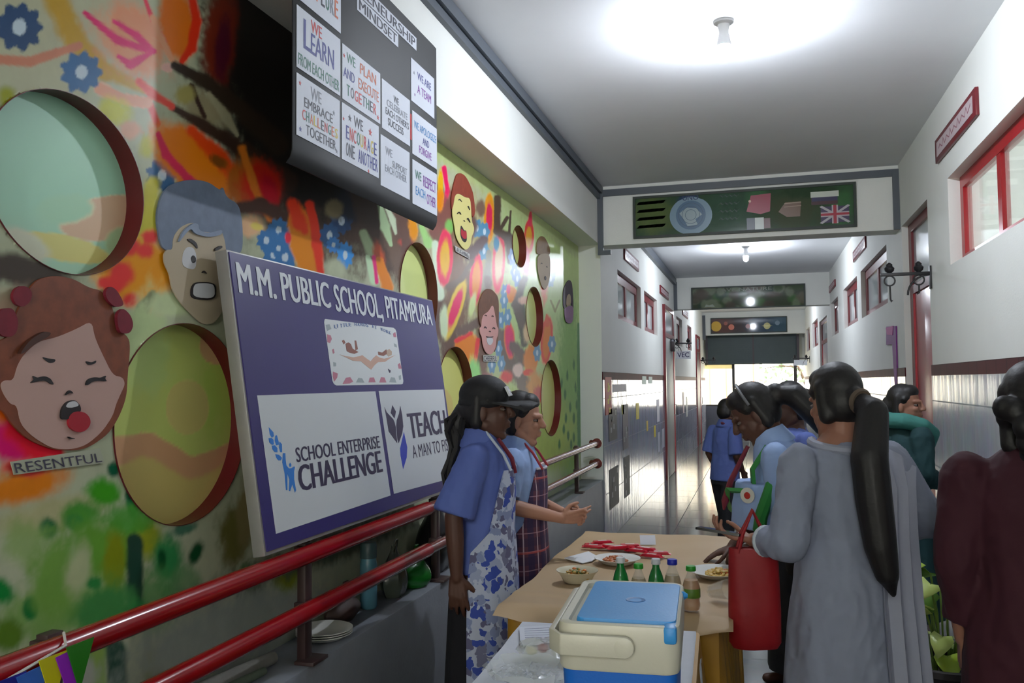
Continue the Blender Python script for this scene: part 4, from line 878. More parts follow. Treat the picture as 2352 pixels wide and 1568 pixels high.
for i, (y, z0, s, ya) in enumerate(((3.39, 2.935, 'ENTREPRENEURSHIP', 2.5), (3.195, 2.875, 'MINDSET', 2.82))):
    q = MB(); q.bx((PX-.0028, ya, z0), (PX-.0012, y, z0+.056)); st = build('title_strip', q, SHEET, t, smooth=False)
    text('title_lettering', s, INKS['k'], st, (PX-.0012, 0, 0), UY, UZ, NX, (ya+.015, z0+.008, y-.015, z0+.048), .0006, .02)

# ------------------------------------------------------------------ cut-out cartoon faces on the painted wall
FX = XM+.004
def soft(pts, it=2):
    for _ in range(it): pts = [tuple(a*(1-k)+b*k for a, b in zip(p, pts[(i+1) % len(pts)])) for i, p in enumerate(pts) for k in (.22, .78)]
    return pts
def fp(t, name, pts, m, d=.004, th=.0012): pts = soft(pts); q = MB(); q.plate(pts, (FX, 0, 0), UY, UZ, NX, d, d+th); return build(name, q, m, t, smooth=False)
BLK = mat('black marker', (34,28,30), .6)
def caption(s, pts, label, m=None):
    a, b, c, d = pts; t = thing('caption_strip', label, 'caption', (FX, a[0], b[1])); q = MB(); q.plate([b, d, c, a], (FX, 0, 0), UY, UZ, NX, 0, .002); build('paper_strip', q, m or mat('caption paper', (178,182,160), .6), t, smooth=False)
    U = Vector((0, d[0]-b[0], d[1]-b[1])); V = Vector((0, a[0]-b[0], a[1]-b[1])); text('lettering', s, mat('caption ink', (70,66,84), .6), t, (FX+.002, *b), U, V, NX, (.02, .1, .97, .88), .0012, .0)
    return t
def disc(c, r, n=20, k=1.0): return [(c[0]+r*math.cos(2*PI*i/n), c[1]+r*k*math.sin(2*PI*i/n)) for i in range(n)]
def face(label, hair, hairm, skin, skinm, parts, hair2=None):
    ys_ = [p[0] for p in hair+skin]; zs_ = [p[1] for p in hair+skin]
    t = thing('cartoon_face', label, 'cut-out face', (XM, sum(ys_)/len(ys_), min(zs_)), 0, 'cut-out faces on the painted wall')
    fp(t, 'hair', hair, hairm, -.003, .006); fp(t, 'skin', skin, skinm, .001, .003)
    for i, (nm, pts, m) in enumerate(parts): fp(t, nm, pts, m, .004, .0012+.0007*i)
    return t
HBR = mat('cut-out auburn hair', (128,66,40), .6, var=.45, scale=30); SKP = mat('cut-out pink skin', (196,160,150), .6); TONG = mat('cut-out red', (168,26,44), .6); REDT = mat('red hair bobble', (120,20,40), .7, var=.3, scale=30)
WHT = mat('cut-out white', (206,206,210), .6)
f1 = face('cut-out cartoon girl with auburn bunches and her tongue out', [(1.537,1.613),(1.55,1.666),(1.58,1.721),(1.61,1.753),(1.662,1.768),(1.718,1.766),(1.77,1.749),(1.813,1.747),(1.851,1.711),(1.865,1.656),(1.914,1.631),(1.918,1.598),(1.91,1.532),(1.907,1.475),(1.882,1.425),(1.844,1.381),(1.778,1.351),(1.726,1.346),(1.66,1.355),(1.593,1.381),(1.548,1.416),(1.519,1.455),(1.465,1.468),(1.458,1.59)], HBR,
  [(1.778,1.667),(1.79,1.625),(1.816,1.585),(1.854,1.531),(1.89,1.526),(1.9,1.508),(1.884,1.483),(1.868,1.457),(1.856,1.426),(1.819,1.387),(1.766,1.357),(1.715,1.35),(1.66,1.357),(1.603,1.387),(1.567,1.419),(1.557,1.461),(1.538,1.465),(1.518,1.49),(1.511,1.509),(1.522,1.518),(1.546,1.517),(1.555,1.549),(1.574,1.578),(1.613,1.608),(1.665,1.619),(1.731,1.644)], SKP,
  [('brow', [(1.622,1.573),(1.64,1.569),(1.665,1.568),(1.661,1.56),(1.643,1.558)], BLK), ('brow', [(1.756,1.566),(1.78,1.562),(1.795,1.569),(1.792,1.56),(1.768,1.555)], BLK),
   ('eye', [(1.588,1.511),(1.601,1.518),(1.596,1.529),(1.61,1.523),(1.63,1.528),(1.649,1.522),(1.66,1.507),(1.649,1.509),(1.636,1.517),(1.615,1.516)], BLK), ('eye', [(1.757,1.506),(1.764,1.52),(1.786,1.526),(1.811,1.524),(1.829,1.531),(1.823,1.522),(1.832,1.515),(1.805,1.517),(1.781,1.515),(1.767,1.506)], BLK),
   ('nose', [(1.693,1.481),(1.701,1.492),(1.709,1.494),(1.72,1.485),(1.709,1.488),(1.701,1.485)], BLK), ('mouth', [(1.679,1.425),(1.681,1.449),(1.696,1.466),(1.723,1.471),(1.742,1.454),(1.742,1.439),(1.702,1.423)], BLK), ('teeth', [(1.692,1.453),(1.701,1.465),(1.724,1.468),(1.737,1.456),(1.713,1.451)], WHT),
   ('tongue', [(1.701,1.417),(1.705,1.432),(1.718,1.441),(1.738,1.442),(1.759,1.436),(1.772,1.422),(1.773,1.409),(1.762,1.396),(1.742,1.39),(1.722,1.394),(1.707,1.404)], TONG), ('chin_line', [(1.702,1.383),(1.711,1.379),(1.723,1.377),(1.72,1.375),(1.707,1.378)], BLK),
   ('hair_bobble', [(1.531,1.704),(1.539,1.723),(1.558,1.732),(1.578,1.729),(1.587,1.716),(1.581,1.697),(1.562,1.683),(1.542,1.687)], REDT), ('hair_bobble', [(1.487,1.642),(1.5,1.674),(1.533,1.68),(1.549,1.653),(1.545,1.625),(1.53,1.613),(1.502,1.615)], REDT),
   ('hair_bobble', [(1.813,1.744),(1.831,1.76),(1.853,1.753),(1.873,1.732),(1.882,1.714),(1.851,1.706),(1.822,1.722)], REDT), ('hair_bobble', [(1.854,1.688),(1.877,1.708),(1.907,1.69),(1.918,1.664),(1.904,1.641),(1.865,1.64)], REDT), ('hair_shadow', [(1.552,1.577),(1.578,1.609),(1.618,1.631),(1.641,1.63),(1.634,1.62),(1.588,1.599),(1.562,1.578)], mat('cut-out dark hair', (74,40,28), .6))])
caption('RESENTFUL', [(1.544,1.336),(1.554,1.306),(1.814,1.346),(1.832,1.308)], 'grey paper caption under the cut-out girl with her tongue out')
GHR = mat('cut-out grey hair', (104,118,142), .6, var=.3, scale=25); SKC = mat('cut-out cream skin', (182,166,140), .6)
face('cut-out cartoon boy with grey hair gritting his teeth, partly behind the school board', [(2.016,1.979),(2.039,2.044),(2.08,2.081),(2.164,2.114),(2.249,2.126),(2.314,2.111),(2.326,2.128),(2.343,2.097),(2.413,2.088),(2.434,2.028),(2.435,1.935),(2.381,1.915),(2.27,1.911),(2.117,1.951),(2.091,1.885),(2.045,1.888),(2.03,1.916)], GHR,
  [(2.117,1.962),(2.166,1.985),(2.191,1.985),(2.199,1.965),(2.27,1.971),(2.318,1.99),(2.342,1.944),(2.347,1.838),(2.339,1.755),(2.312,1.719),(2.282,1.692),(2.228,1.685),(2.17,1.712),(2.112,1.748),(2.081,1.782),(2.073,1.82),(2.05,1.846),(2.046,1.872),(2.061,1.889),(2.085,1.891),(2.087,1.928)], SKC,
  [('eye_white', [(2.126,1.849),(2.13,1.89),(2.149,1.91),(2.179,1.912),(2.194,1.889),(2.189,1.844)], WHT), ('pupil', [(2.164,1.879),(2.176,1.89),(2.19,1.883),(2.188,1.869),(2.172,1.864)], BLK), ('brow', [(2.143,1.931),(2.165,1.937),(2.194,1.927),(2.198,1.908),(2.175,1.923)], BLK), ('nose', [(2.216,1.84),(2.228,1.851),(2.245,1.841),(2.23,1.844)], BLK),
   ('mouth_outline', [(2.165,1.789),(2.183,1.809),(2.246,1.817),(2.289,1.813),(2.285,1.764),(2.167,1.757)], BLK), ('teeth', [(2.175,1.793),(2.187,1.806),(2.246,1.813),(2.278,1.81),(2.279,1.769),(2.175,1.763)], WHT), ('eye', [(2.275,1.922),(2.31,1.939),(2.319,1.933),(2.283,1.916)], BLK), ('fringe', [(2.102,1.911),(2.125,1.953),(2.17,1.984),(2.195,1.985),(2.197,1.966),(2.244,1.965),(2.316,1.99),(2.31,1.971),(2.244,1.953),(2.181,1.952),(2.16,1.967),(2.131,1.942)], mat('cut-out light grey hair', (132,146,170), .6, var=.2, scale=25))])
RHR = mat('cut-out red hair', (140,58,40), .6, var=.35, scale=25); SKY = mat('cut-out yellow skin', (216,206,134), .6)
face('cut-out cartoon face with swept red hair laughing, near the chart corner', [(4.429,2.454),(4.423,2.531),(4.479,2.628),(4.518,2.68),(4.591,2.703),(4.673,2.702),(4.748,2.672),(4.811,2.629),(4.848,2.522),(4.787,2.471),(4.738,2.588),(4.653,2.576),(4.556,2.578),(4.485,2.555),(4.453,2.485)], RHR,
  [(4.485,2.555),(4.556,2.576),(4.653,2.574),(4.748,2.59),(4.764,2.518),(4.776,2.453),(4.814,2.431),(4.813,2.403),(4.771,2.367),(4.752,2.314),(4.684,2.275),(4.631,2.27),(4.55,2.289),(4.488,2.327),(4.466,2.387),(4.437,2.429),(4.437,2.466),(4.458,2.491)], SKY,
  [('mouth', [(4.572,2.399),(4.601,2.394),(4.63,2.378),(4.673,2.386),(4.681,2.331),(4.651,2.311),(4.602,2.313),(4.564,2.339)], BLK), ('tongue', [(4.578,2.385),(4.616,2.372),(4.673,2.382),(4.675,2.338),(4.624,2.327),(4.571,2.343)], TONG), ('brow', [(4.527,2.53),(4.555,2.548),(4.591,2.54),(4.594,2.534),(4.559,2.542)], BLK), ('brow', [(4.689,2.526),(4.711,2.539),(4.736,2.518),(4.726,2.514),(4.706,2.527)], BLK),
   ('eye', [(4.506,2.451),(4.546,2.474),(4.579,2.463),(4.576,2.458),(4.544,2.465),(4.513,2.45)], BLK), ('eye', [(4.674,2.451),(4.698,2.466),(4.741,2.444),(4.731,2.441),(4.698,2.454)], BLK), ('nose', [(4.611,2.429),(4.629,2.438),(4.645,2.43),(4.629,2.434)], BLK)])
caption('LAUGHING', [(4.475,2.269),(4.496,2.237),(4.734,2.258),(4.733,2.228)], 'white caption strip under the laughing red haired cut-out', mat('caption white', (206,206,200), .6))
BHR = mat('cut-out brown hair', (112,72,52), .6, var=.35, scale=25); SKK = mat('cut-out rosy skin', (212,158,152), .6)
face('cut-out cartoon face with brown bob smiling broadly, above the black cap', [(4.894,1.901),(4.89,1.973),(4.962,2.047),(5.067,2.089),(5.171,2.094),(5.304,2.06),(5.315,1.984),(5.295,1.775),(5.246,1.722),(5.198,1.691),(5.228,1.849),(5.179,2.001),(5.083,1.943),(4.962,1.915),(4.931,1.84)], BHR,
  [(4.948,1.881),(4.982,1.92),(5.084,1.946),(5.179,2.004),(5.226,1.938),(5.263,1.865),(5.296,1.853),(5.288,1.813),(5.248,1.784),(5.237,1.734),(5.17,1.69),(5.097,1.677),(5.016,1.692),(4.962,1.736),(4.949,1.783),(4.913,1.801),(4.906,1.836),(4.941,1.842)], SKK,
  [('mouth_line', [(5.023,1.792),(5.1,1.79),(5.188,1.799),(5.175,1.79),(5.1,1.784),(5.034,1.783)], BLK), ('teeth', [(5.03,1.782),(5.166,1.788),(5.174,1.763),(5.119,1.737),(5.058,1.743)], WHT), ('eye', [(4.984,1.834),(5.004,1.853),(5.044,1.843),(5.04,1.838),(5.008,1.846)], BLK), ('eye', [(5.153,1.84),(5.185,1.859),(5.224,1.848),(5.219,1.844),(5.185,1.852)], BLK),
   ('brow', [(4.994,1.915),(5.022,1.924),(5.054,1.915),(5.022,1.92)], BLK), ('brow', [(5.137,1.919),(5.166,1.931),(5.187,1.92),(5.166,1.926)], BLK), ('nose', [(5.084,1.822),(5.103,1.83),(5.121,1.821),(5.103,1.825)], BLK)])
caption('CHEERFUL', [(4.98,1.674),(4.983,1.634),(5.271,1.678),(5.269,1.639)], 'white caption strip under the smiling brown haired cut-out', mat('caption white', (206,206,200)))
face('cut-out cartoon boy with light brown hair looking surprised, right of the smallest recess', [(6.317,2.485),(6.339,2.586),(6.466,2.648),(6.589,2.657),(6.74,2.611),(6.783,2.551),(6.646,2.516),(6.429,2.493)], mat('cut-out tan hair', (134,104,72), .6, var=.25, scale=25),
  [(6.346,2.478),(6.631,2.537),(6.769,2.53),(6.753,2.343),(6.6,2.233),(6.478,2.243),(6.391,2.309),(6.341,2.383)], mat('cut-out sand skin', (178,158,132), .6),
  [('eye', [(6.425,2.416),(6.469,2.44),(6.504,2.429),(6.468,2.431)], BLK), ('eye', [(6.61,2.424),(6.648,2.435),(6.666,2.42)], BLK), ('mouth', [(6.549,2.334),(6.587,2.35),(6.618,2.335),(6.598,2.313),(6.56,2.312)], BLK)])
face('small cut-out girl with purple hair and lilac top, farthest along the painted wall', [(7.237,2.148),(7.238,2.295),(7.384,2.389),(7.519,2.424),(7.629,2.398),(7.675,2.147),(7.557,2.201),(7.533,2.298),(7.394,2.275),(7.329,2.146)], mat('cut-out purple hair', (62,44,66), .6),
  [(7.373,2.265),(7.533,2.302),(7.556,2.199),(7.346,2.161)], mat('cut-out sand skin', (178,158,132)), [('lilac_top', [(7.257,2.141),(7.338,2.16),(7.548,2.198),(7.659,2.182),(7.625,2.052),(7.474,2.024),(7.298,2.03)], mat('cut-out lilac', (150,112,150), .6))])
# ------------------------------------------------------------------ painted boards on the cross beams
def paint_board(name, label, y, x0, x1, z0, z1, base, strokes, fr=(34,46,38)):
    t = thing(name, label, 'painted board', ((x0+x1)/2, y, z0)); m = MB(); w = .022
    m.bx((x0, y-.03, z0), (x1, y-.002, z0+w)); m.bx((x0, y-.03, z1-w), (x1, y-.002, z1)); m.bx((x0, y-.03, z0+w), (x0+w, y-.002, z1-w)); m.bx((x1-w, y-.03, z0+w), (x1, y-.002, z1-w)); build('board_frame', m, mat('dark green frame', fr, .5), t)
    nx = int((x1-x0)/.012); nz = int((z1-z0)/.012); X, Z = np.meshgrid(np.linspace(x0+.005, x1-.005, nx), np.linspace(z0+.005, z1-.005, nz), indexing='ij'); P = np.c_[X.ravel(), Z.ravel()]
    q = MB(); idx = np.arange(nx*nz).reshape(nx, nz); F = np.stack([idx[:-1,:-1], idx[1:,:-1], idx[1:,1:], idx[:-1,1:]], -1).reshape(-1, 4)
    q.add([(a, y-.02, b) for a, b in P], [tuple(int(i) for i in f) for f in F]); o = build('painted_panel', q, paint_mat('glazed board paint', .06), t, smooth=False)
    at = o.data.attributes.new('paint', 'FLOAT_COLOR', 'POINT'); at.data.foreach_set('color', paint(P-[x0, z0], base, strokes, 5).astype(np.float32).ravel())
    return t
def wp(t, name, pts, m, y, d=.0212, th=.001): q = MB(); q.plate(pts, (0, y, 0), (1,0,0), UZ, (0,-1,0), d, d+th); return build(name, q, m, t, smooth=False)
def rect(x0, z0, x1, z1): return [(x0, z0), (x1, z0), (x1, z1), (x0, z1)]
y = BEAMS[0]; x0, x1, z0, z1 = -1.075, .84, 2.812, 3.2
t = paint_board('painted_board', 'dark green board with a pale blue globe emblem and flags on the nearest beam', y, x0, x1, z0, z1, (46,66,48), [('b',.18,.2,.2,0,0,.2,.8,1,70,84,46), ('b',.5,.33,.1,0,0,.06,.6,1,36,52,78), ('b',.85,.2,.25,0,0,.3,.9,1,50,72,58), ('b',1.1,.3,.1,0,0,.1,.8,1,56,88,62), ('b',1.4,.18,.25,0,0,.2,.9,.7,62,66,48), ('b',1.8,.2,.1,0,0,.2,.9,1,52,88,54), ('b',1.55,.33,.3,0,0,.06,.8,1,40,58,40)])
cx, cz = -.555, 3.0
PB_ = mat('emblem pale blue', (118,146,166), .3); PB2 = mat('emblem slate blue', (72,104,134), .3)
wp(t, 'laurel_disc', [(cx+.188*math.sin(a)*(1-.12*(abs(a-PI) < .5)), cz-.005-.172*math.cos(a+PI)*-1*1.0) for a in [2*PI*i/40 for i in range(40)]], PB_, y)
wp(t, 'globe', disc((cx, cz), .132, 36), PB2, y, .0224); wp(t, 'globe_land', [(cx-.1,cz+.02),(cx-.04,cz+.07),(cx+.05,cz+.06),(cx+.1,cz),(cx+.04,cz-.04),(cx+.06,cz-.09),(cx-.03,cz-.1),(cx-.06,cz-.04)], mat('emblem pale land', (150,168,176), .3), y, .0236)
for k in range(3): wp(t, 'globe_ring', [(cx+(.05+.03*k)*math.cos(a), cz+(.05+.03*k)*math.sin(a)) for a in [2*PI*i/30 for i in range(31)]]+[(cx+(.046+.03*k)*math.cos(a), cz+(.046+.03*k)*math.sin(a)) for a in [2*PI*i/30 for i in range(30, -1, -1)]], mat('emblem dark ring', (58,84,108), .3), y, .0248)
text('lettering', 'UNO', mat('sign dark blue ink', (34,48,92), .4), t, (0, y-.0215, 0), NX, UZ, (0,-1,0), (cx-.07, 3.135, cx+.07, 3.185), .001, .02)
for k in range(4):
    wp(t, 'writing_line', [(x0+.03+i*.024, 3.12-k*.072+.028*(i % 2)) for i in range(12)]+[(x0+.03+i*.024+.006, 3.126-k*.072+.028*(i % 2)) for i in range(11, -1, -1)], mat('sign dull writing', (88,104,66), .4), y)
    wp(t, 'writing_line', [(x0+.76+i*.02, 3.14-k*.068+.018*(i % 2)) for i in range(10)]+[(x0+.76+i*.02+.005, 3.146-k*.068+.018*(i % 2)) for i in range(9, -1, -1)], mat('sign dull green writing', (44,66,62), .4), y)
def flag(name, parts):
    for i, (p, c) in enumerate(parts): wp(t, name, p, mat('flag %d %d %d' % c, c, .3), y, .0212+.0011*i)
flag('red_flag', [([(-.07,3.0),(-.03,3.14),(.14,3.15),(.13,2.99),(.05,2.97)], (150,40,64)), (disc((-.04,3.09), .012, 8), (210,170,150))])
flag('tricolour_flag', [(rect(-.07,2.835,.01,2.94), (44,56,72)), (rect(.0,2.835,.075,2.94), (196,204,200)), (rect(.075,2.84,.13,2.93), (92,44,44))])
flag('striped_flag', [([(.2,2.98),(.26,3.06),(.39,3.06),(.38,2.93),(.27,2.93)], (112,84,66)), ([(.25,3.045),(.39,3.05),(.39,3.058),(.25,3.052)], (160,140,120)), ([(.25,3.015),(.39,3.02),(.39,3.028),(.25,3.022)], (150,124,104))])
flag('white_topped_flag', [(rect(.475,3.02,.69,3.1), (70,34,44)), (rect(.47,3.085,.7,3.135), (200,206,196)), (rect(.48,3.05,.69,3.085), (46,44,80))])
flag('cross_flag', [(rect(.55,2.86,.78,3.0), (62,48,84)), ([(.54,2.86),(.56,2.85),(.79,3.0),(.77,3.01)], (184,178,184)), ([(.54,3.0),(.56,3.01),(.79,2.86),(.77,2.85)], (184,178,184)), (rect(.64,2.85,.69,3.01), (190,180,186)), (rect(.55,2.91,.78,2.95), (190,180,186)), (rect(.652,2.85,.678,3.01), (168,40,60)), (rect(.55,2.92,.78,2.94), (168,40,60))])
y = BEAMS[1]
def rb(seed, n, W_, H_, cols, r):
    q = random.Random(seed); return [('b', q.uniform(0, W_), q.uniform(0, H_), q.uniform(.5, 1)*r, 0, 0, q.uniform(.5, 1)*r*.7, .7, .8)+q.choice(cols) for i in range(n)]
t = paint_board('painted_board', 'murky green and brown painted board on the second beam', y, -1.1, .79, 2.75, 3.14, (56,62,48), rb(3, 46, 1.89, .39, [(50,66,40), (88,84,70), (70,62,54), (44,60,50), (96,104,84), (60,90,50)], .14))
wp(t, 'pale_patch', [(-.88,2.79),(-.7,2.79),(-.74,2.84),(-.8,2.82),(-.85,2.84)], mat('pale patch', (140,150,132), .3), y)
text('lettering', 'SAVE NATURE', mat('sign pale ink', (96,106,84), .3), t, (0, y-.0215, 0), NX, UZ, (0,-1,0), (-.66, 3.05, .25, 3.11), .001, .0)
y = BEAMS[2]
t = paint_board('painted_board', 'solar system board with a yellow sun on the farthest beam', y, -1.19, .74, 2.755, 3.17, (62,54,56), [('b',.3,.2,.3,0,0,.4,.9,1,78,54,52), ('b',1.4,.2,.5,0,0,.4,.9,1,44,58,74), ('b',1.8,.2,.3,0,0,.4,.8,1,50,72,86)])
for c, r, k, nm in (((-1.05,2.95), .135, (206,162,30), 'sun'), ((-.66,2.92), .075, (196,84,36), 'orange_planet'), ((-.8,3.02), .05, (140,60,40), 'small_planet'), ((-.24,2.93), .06, (132,52,56), 'red_planet'), ((.24,2.93), .085, (160,150,52), 'ringed_planet'), ((.5,3.0), .06, (74,102,122), 'blue_planet')): wp(t, nm, disc(c, r, 24), mat('planet %d %d %d' % k, k, .3), y)
wp(t, 'planet_ring', [(.1,2.93),(.24,2.95),(.38,2.93),(.24,2.91)], mat('planet 176 168 70', (176,168,70), .3), y, .0224)
# ------------------------------------------------------------------ name plates over the windows
PLI = mat('plate pinkish white', (196,178,182), .4)
def plate(x, s, y0, y1, z0, z1, label):
    t = thing('name_plate', label, 'name plate', (x, (y0+y1)/2, z0), 0, 'name plates over the high windows'); m = MB(); m.bx((x, y0, z0), (x+s*.02, y1, z1)); build('plate_board', m, MAROON, t, bev=.003)
    m = MB(); m.bx((x+s*.02, y0+.06, z0+.03), (x+s*.022, y1-.06, z1-.03)); p = build('plate_face', m, PLI, t)
    q = MB(); n = 26; L = y1-y0-.2; zc = (z0+z1)/2
    q.plate([(y0+.1+L*i/n, zc-.02+.03*((i*7) % 3 == 0)+.012*(i % 2)) for i in range(n)]+[(y0+.1+L*i/n, zc-.012+.03*((i*7) % 3 == 0)+.012*(i % 2)) for i in range(n-1, -1, -1)], (x+s*.022, 0, 0), UY, UZ, (s,0,0), 0, .001); build('writing_line', q, mat('plate writing', (150,96,108), .5), t, smooth=False)
plate(XR, -1, 5.1, 6.2, 2.925, 3.08, 'maroon edged name plate above the near right window'); plate(XR, -1, 10.15, 11.4, 2.96, 3.09, 'maroon edged name plate above the right windows of the second bay'); plate(XR, -1, 14.1, 15.2, 2.95, 3.06, 'maroon name plate on the right just before the second beam')
plate(XL, 1, 9.42, 10.55, 2.855, 2.99, 'maroon name plate above the first left window'); plate(XL, 1, 13.0, 14.2, 2.83, 2.96, 'maroon name plate above the left doorway'); plate(XL, 1, 17.0, 18.2, 2.8, 2.93, 'maroon name plate in the second bay on the left wall')
# ------------------------------------------------------------------ wrought brackets
IRON = mat('black iron', (30,30,34), .45)
def bracket(x, s, y, z, label, L=.33):
    t = thing('iron_bracket', label, 'bracket', (x, y, z-.05)); P = lambda a, b: Vector((x+s*a, y, z+b))
    m = MB(); m.box(P(L/2, 0), (L, .022, .022)); m.box(P(.006, -.03), (.012, .05, .16)); build('arm', m, IRON, t, bev=.002)
    for a in (L-.06, .08):
        m = MB(); m.lathe([(.012, .01), (.03, .025), (.034, .045), (.02, .06), (.022, .07), (.006, .085)], P(a, 0), n=14); build('finial', m, IRON, t)
        m = MB(); m.tube([P(a+.035*math.cos(q), -.045+.035*math.sin(q)) for q in [2*PI*i/16 for i in range(17)]], .0055, 6); build('ring', m, IRON, t)
    m = MB(); m.tube([P(.01+.16*math.cos(q)*.9, -.15+.14*math.sin(q)) for q in [i*PI/2/8 for i in range(9)]], .007, 6); build('scroll', m, IRON, t)
    return t
t = bracket(XR, -1, 6.58, 2.245, 'black iron sign bracket with two finials beside the red door')
m = MB(); m.tube([(XR-.27, 6.58, 2.165), (XR-.268, 6.58, 2.07), (XR-.262, 6.58, 2.05), (XR-.255, 6.58, 2.06)], .006, 6); build('hook', m, IRON, t)
m = MB(); m.tube([(XR-.08, 6.58, 2.165), (XR-.08, 6.58, 2.11), (XR-.095, 6.58, 2.1)], .006, 6); build('hook', m, IRON, t)
bracket(XL, 1, 14.8, 2.15, 'black iron bracket at the first left doorway'); bracket(XR, -1, 21.6, 2.03, 'far iron bracket on the right before the shutter', .4); bracket(XL, 1, 21.9, 2.03, 'far iron bracket on the left before the shutter', .4)
t = thing('hanging_sign', 'small white hanging sign lettered VEC at the left doorway', 'sign', (XL+.2, 14.8, 1.88)); m = MB(); m.bx((XL+.06, 14.795, 1.885), (XL+.31, 14.805, 2.02)); build('sign_panel', m, mat('sign white', (206,208,214), .5), t)
m = MB(); m.bx((XL+.1, 14.798, 2.02), (XL+.104, 14.802, 2.06)); build('chain', m, IRON, t); m = MB(); m.bx((XL+.266, 14.798, 2.02), (XL+.27, 14.802, 2.06)); build('chain', m, IRON, t)
text('lettering', 'VEC', mat('sign navy ink', (46,40,84), .5), t, (0, 14.795, 0), NX, UZ, (0,-1,0), (XL+.085, 1.915, XL+.285, 1.995), .001, .02)
t = thing('hanging_sign', 'blank pale hanging sign under the far right bracket', 'sign', (XR-.3, 21.6, 1.85)); m = MB(); m.bx((XR-.36, 21.595, 1.86), (XR-.06, 21.605, 1.99)); build('sign_panel', m, mat('sign white', (206,208,214)), t)
t = thing('alarm_bell', 'dark bell box fixed on the left door frame', 'bell', (XL, 14.3, 2.0)); m = MB(); m.bx((XL+.001, 14.22, 2.0), (XL+.09, 14.4, 2.16)); build('bell_box', m, mat('dark box', (44,30,34), .5), t, bev=.008); m = MB(); m.lathe([(.07, 0), (.06, .03), (.03, .045)], (XL+.045, 14.31, 2.16), n=16); build('gong', m, mat('dull steel', (120,120,124)), t)
# purple streamer
t = thing('paper_streamer', 'magenta and purple paper streamer hanging on the right wall before the door', 'streamer', (XR, 8.4, 1.4))
m = MB(); m.plate([(8.18,1.97),(8.75,2.0),(8.8,1.83),(8.42,1.82),(8.36,1.5),(8.3,1.36),(8.22,1.38),(8.2,1.6)], (XR, 0, 0), UY, UZ, (-1,0,0), .001, .012); build('streamer_band', m, mat('purple paper', (120,28,130), .6, var=.2, scale=6), t, smooth=False)
m = MB(); m.plate([(8.3,1.98),(8.76,1.99),(8.7,1.92),(8.36,1.9)], (XR, 0, 0), UY, UZ, (-1,0,0), .012, .016); build('streamer_fold', m, mat('magenta paper', (176,34,140), .6), t, smooth=False)
# ------------------------------------------------------------------ notices on the left dado
def notice(y0, z0, y1, z1, c, label, spots=None):
    t = thing('notice', label, 'notice', (XL+.009, (y0+y1)/2, z0)); m = MB(); m.bx((XL+.0095, y0, z0), (XL+.0115, y1, z1)); build('notice_sheet', m, mat('notice %d %d %d' % c, c, .5), t, smooth=False)
    if spots:
        rr = random.Random(int(y0*100))
        for i in range(6):
            a, b = rr.uniform(y0, y1-.08), rr.uniform(z0, z1-.06); q = MB(); q.bx((XL+.0115, a, b), (XL+.0122, a+.07, b+.05)); cc = rr.choice(spots); build('photo', q, mat('notice %d %d %d' % cc, cc, .5), t, smooth=False)
PH = [(150,152,156), (96,70,66), (60,84,70), (176,176,170), (40,40,44)]
notice(8.05, 1.19, 8.42, 1.55, (176,58,40), 'red and yellow poster at the corner of the left dado', [(220,190,40), (226,200,60), (190,60,50)])
notice(8.22, .93, 8.72, 1.24, (44,42,48), 'black sheet of small photos, upper left on the left dado', PH); notice(9.1, .78, 9.5, 1.26, (92,84,94), 'second column photo collage on the left dado, upper one', PH)
notice(8.22, .28, 8.78, .66, (30,32,36), 'black sheet low on the left dado', PH); notice(9.15, .27, 9.55, .7, (46,50,54), 'dark narrow collage low on the left dado beside the black sheet', PH)
notice(8.5, 1.4, 9.4, 1.48, (168,166,178), 'pale strip notice near the top of the left dado'); notice(9.06, 1.16, 9.2, 1.26, (205,200,50), 'small bright yellow notice beside the photo collage')
notice(10.15, 1.06, 10.4, 1.25, (206,186,40), 'yellow notice in the middle of the left dado'); notice(11.1, .87, 11.25, 1.0, (200,170,50), 'small amber notice lower on the left dado'); notice(11.9, .74, 12.1, .9, (206,186,30), 'little yellow notice low towards the left doorway')
notice(12.3, .93, 12.6, 1.25, (190,188,200), 'tall white notice high near the left doorway'); notice(12.35, .5, 12.6, .78, (176,178,190), 'white notice low near the left doorway'); notice(12.9, .52, 13.2, .8, (178,180,192), 'white notice lowest beside the left doorway')
notice(10.75, 1.47, 11.15, 1.575, (170,190,180), 'pale green card on the dado border, left one'); notice(11.4, 1.48, 11.8, 1.57, (168,186,178), 'pale green card on the dado border, right one')
notice(16.6, .9, 16.9, 1.3, (150,120,140), 'mauve notice in the second bay of the left dado'); notice(17.4, .8, 17.7, 1.2, (160,168,170), 'grey notice in the second bay of the left dado')
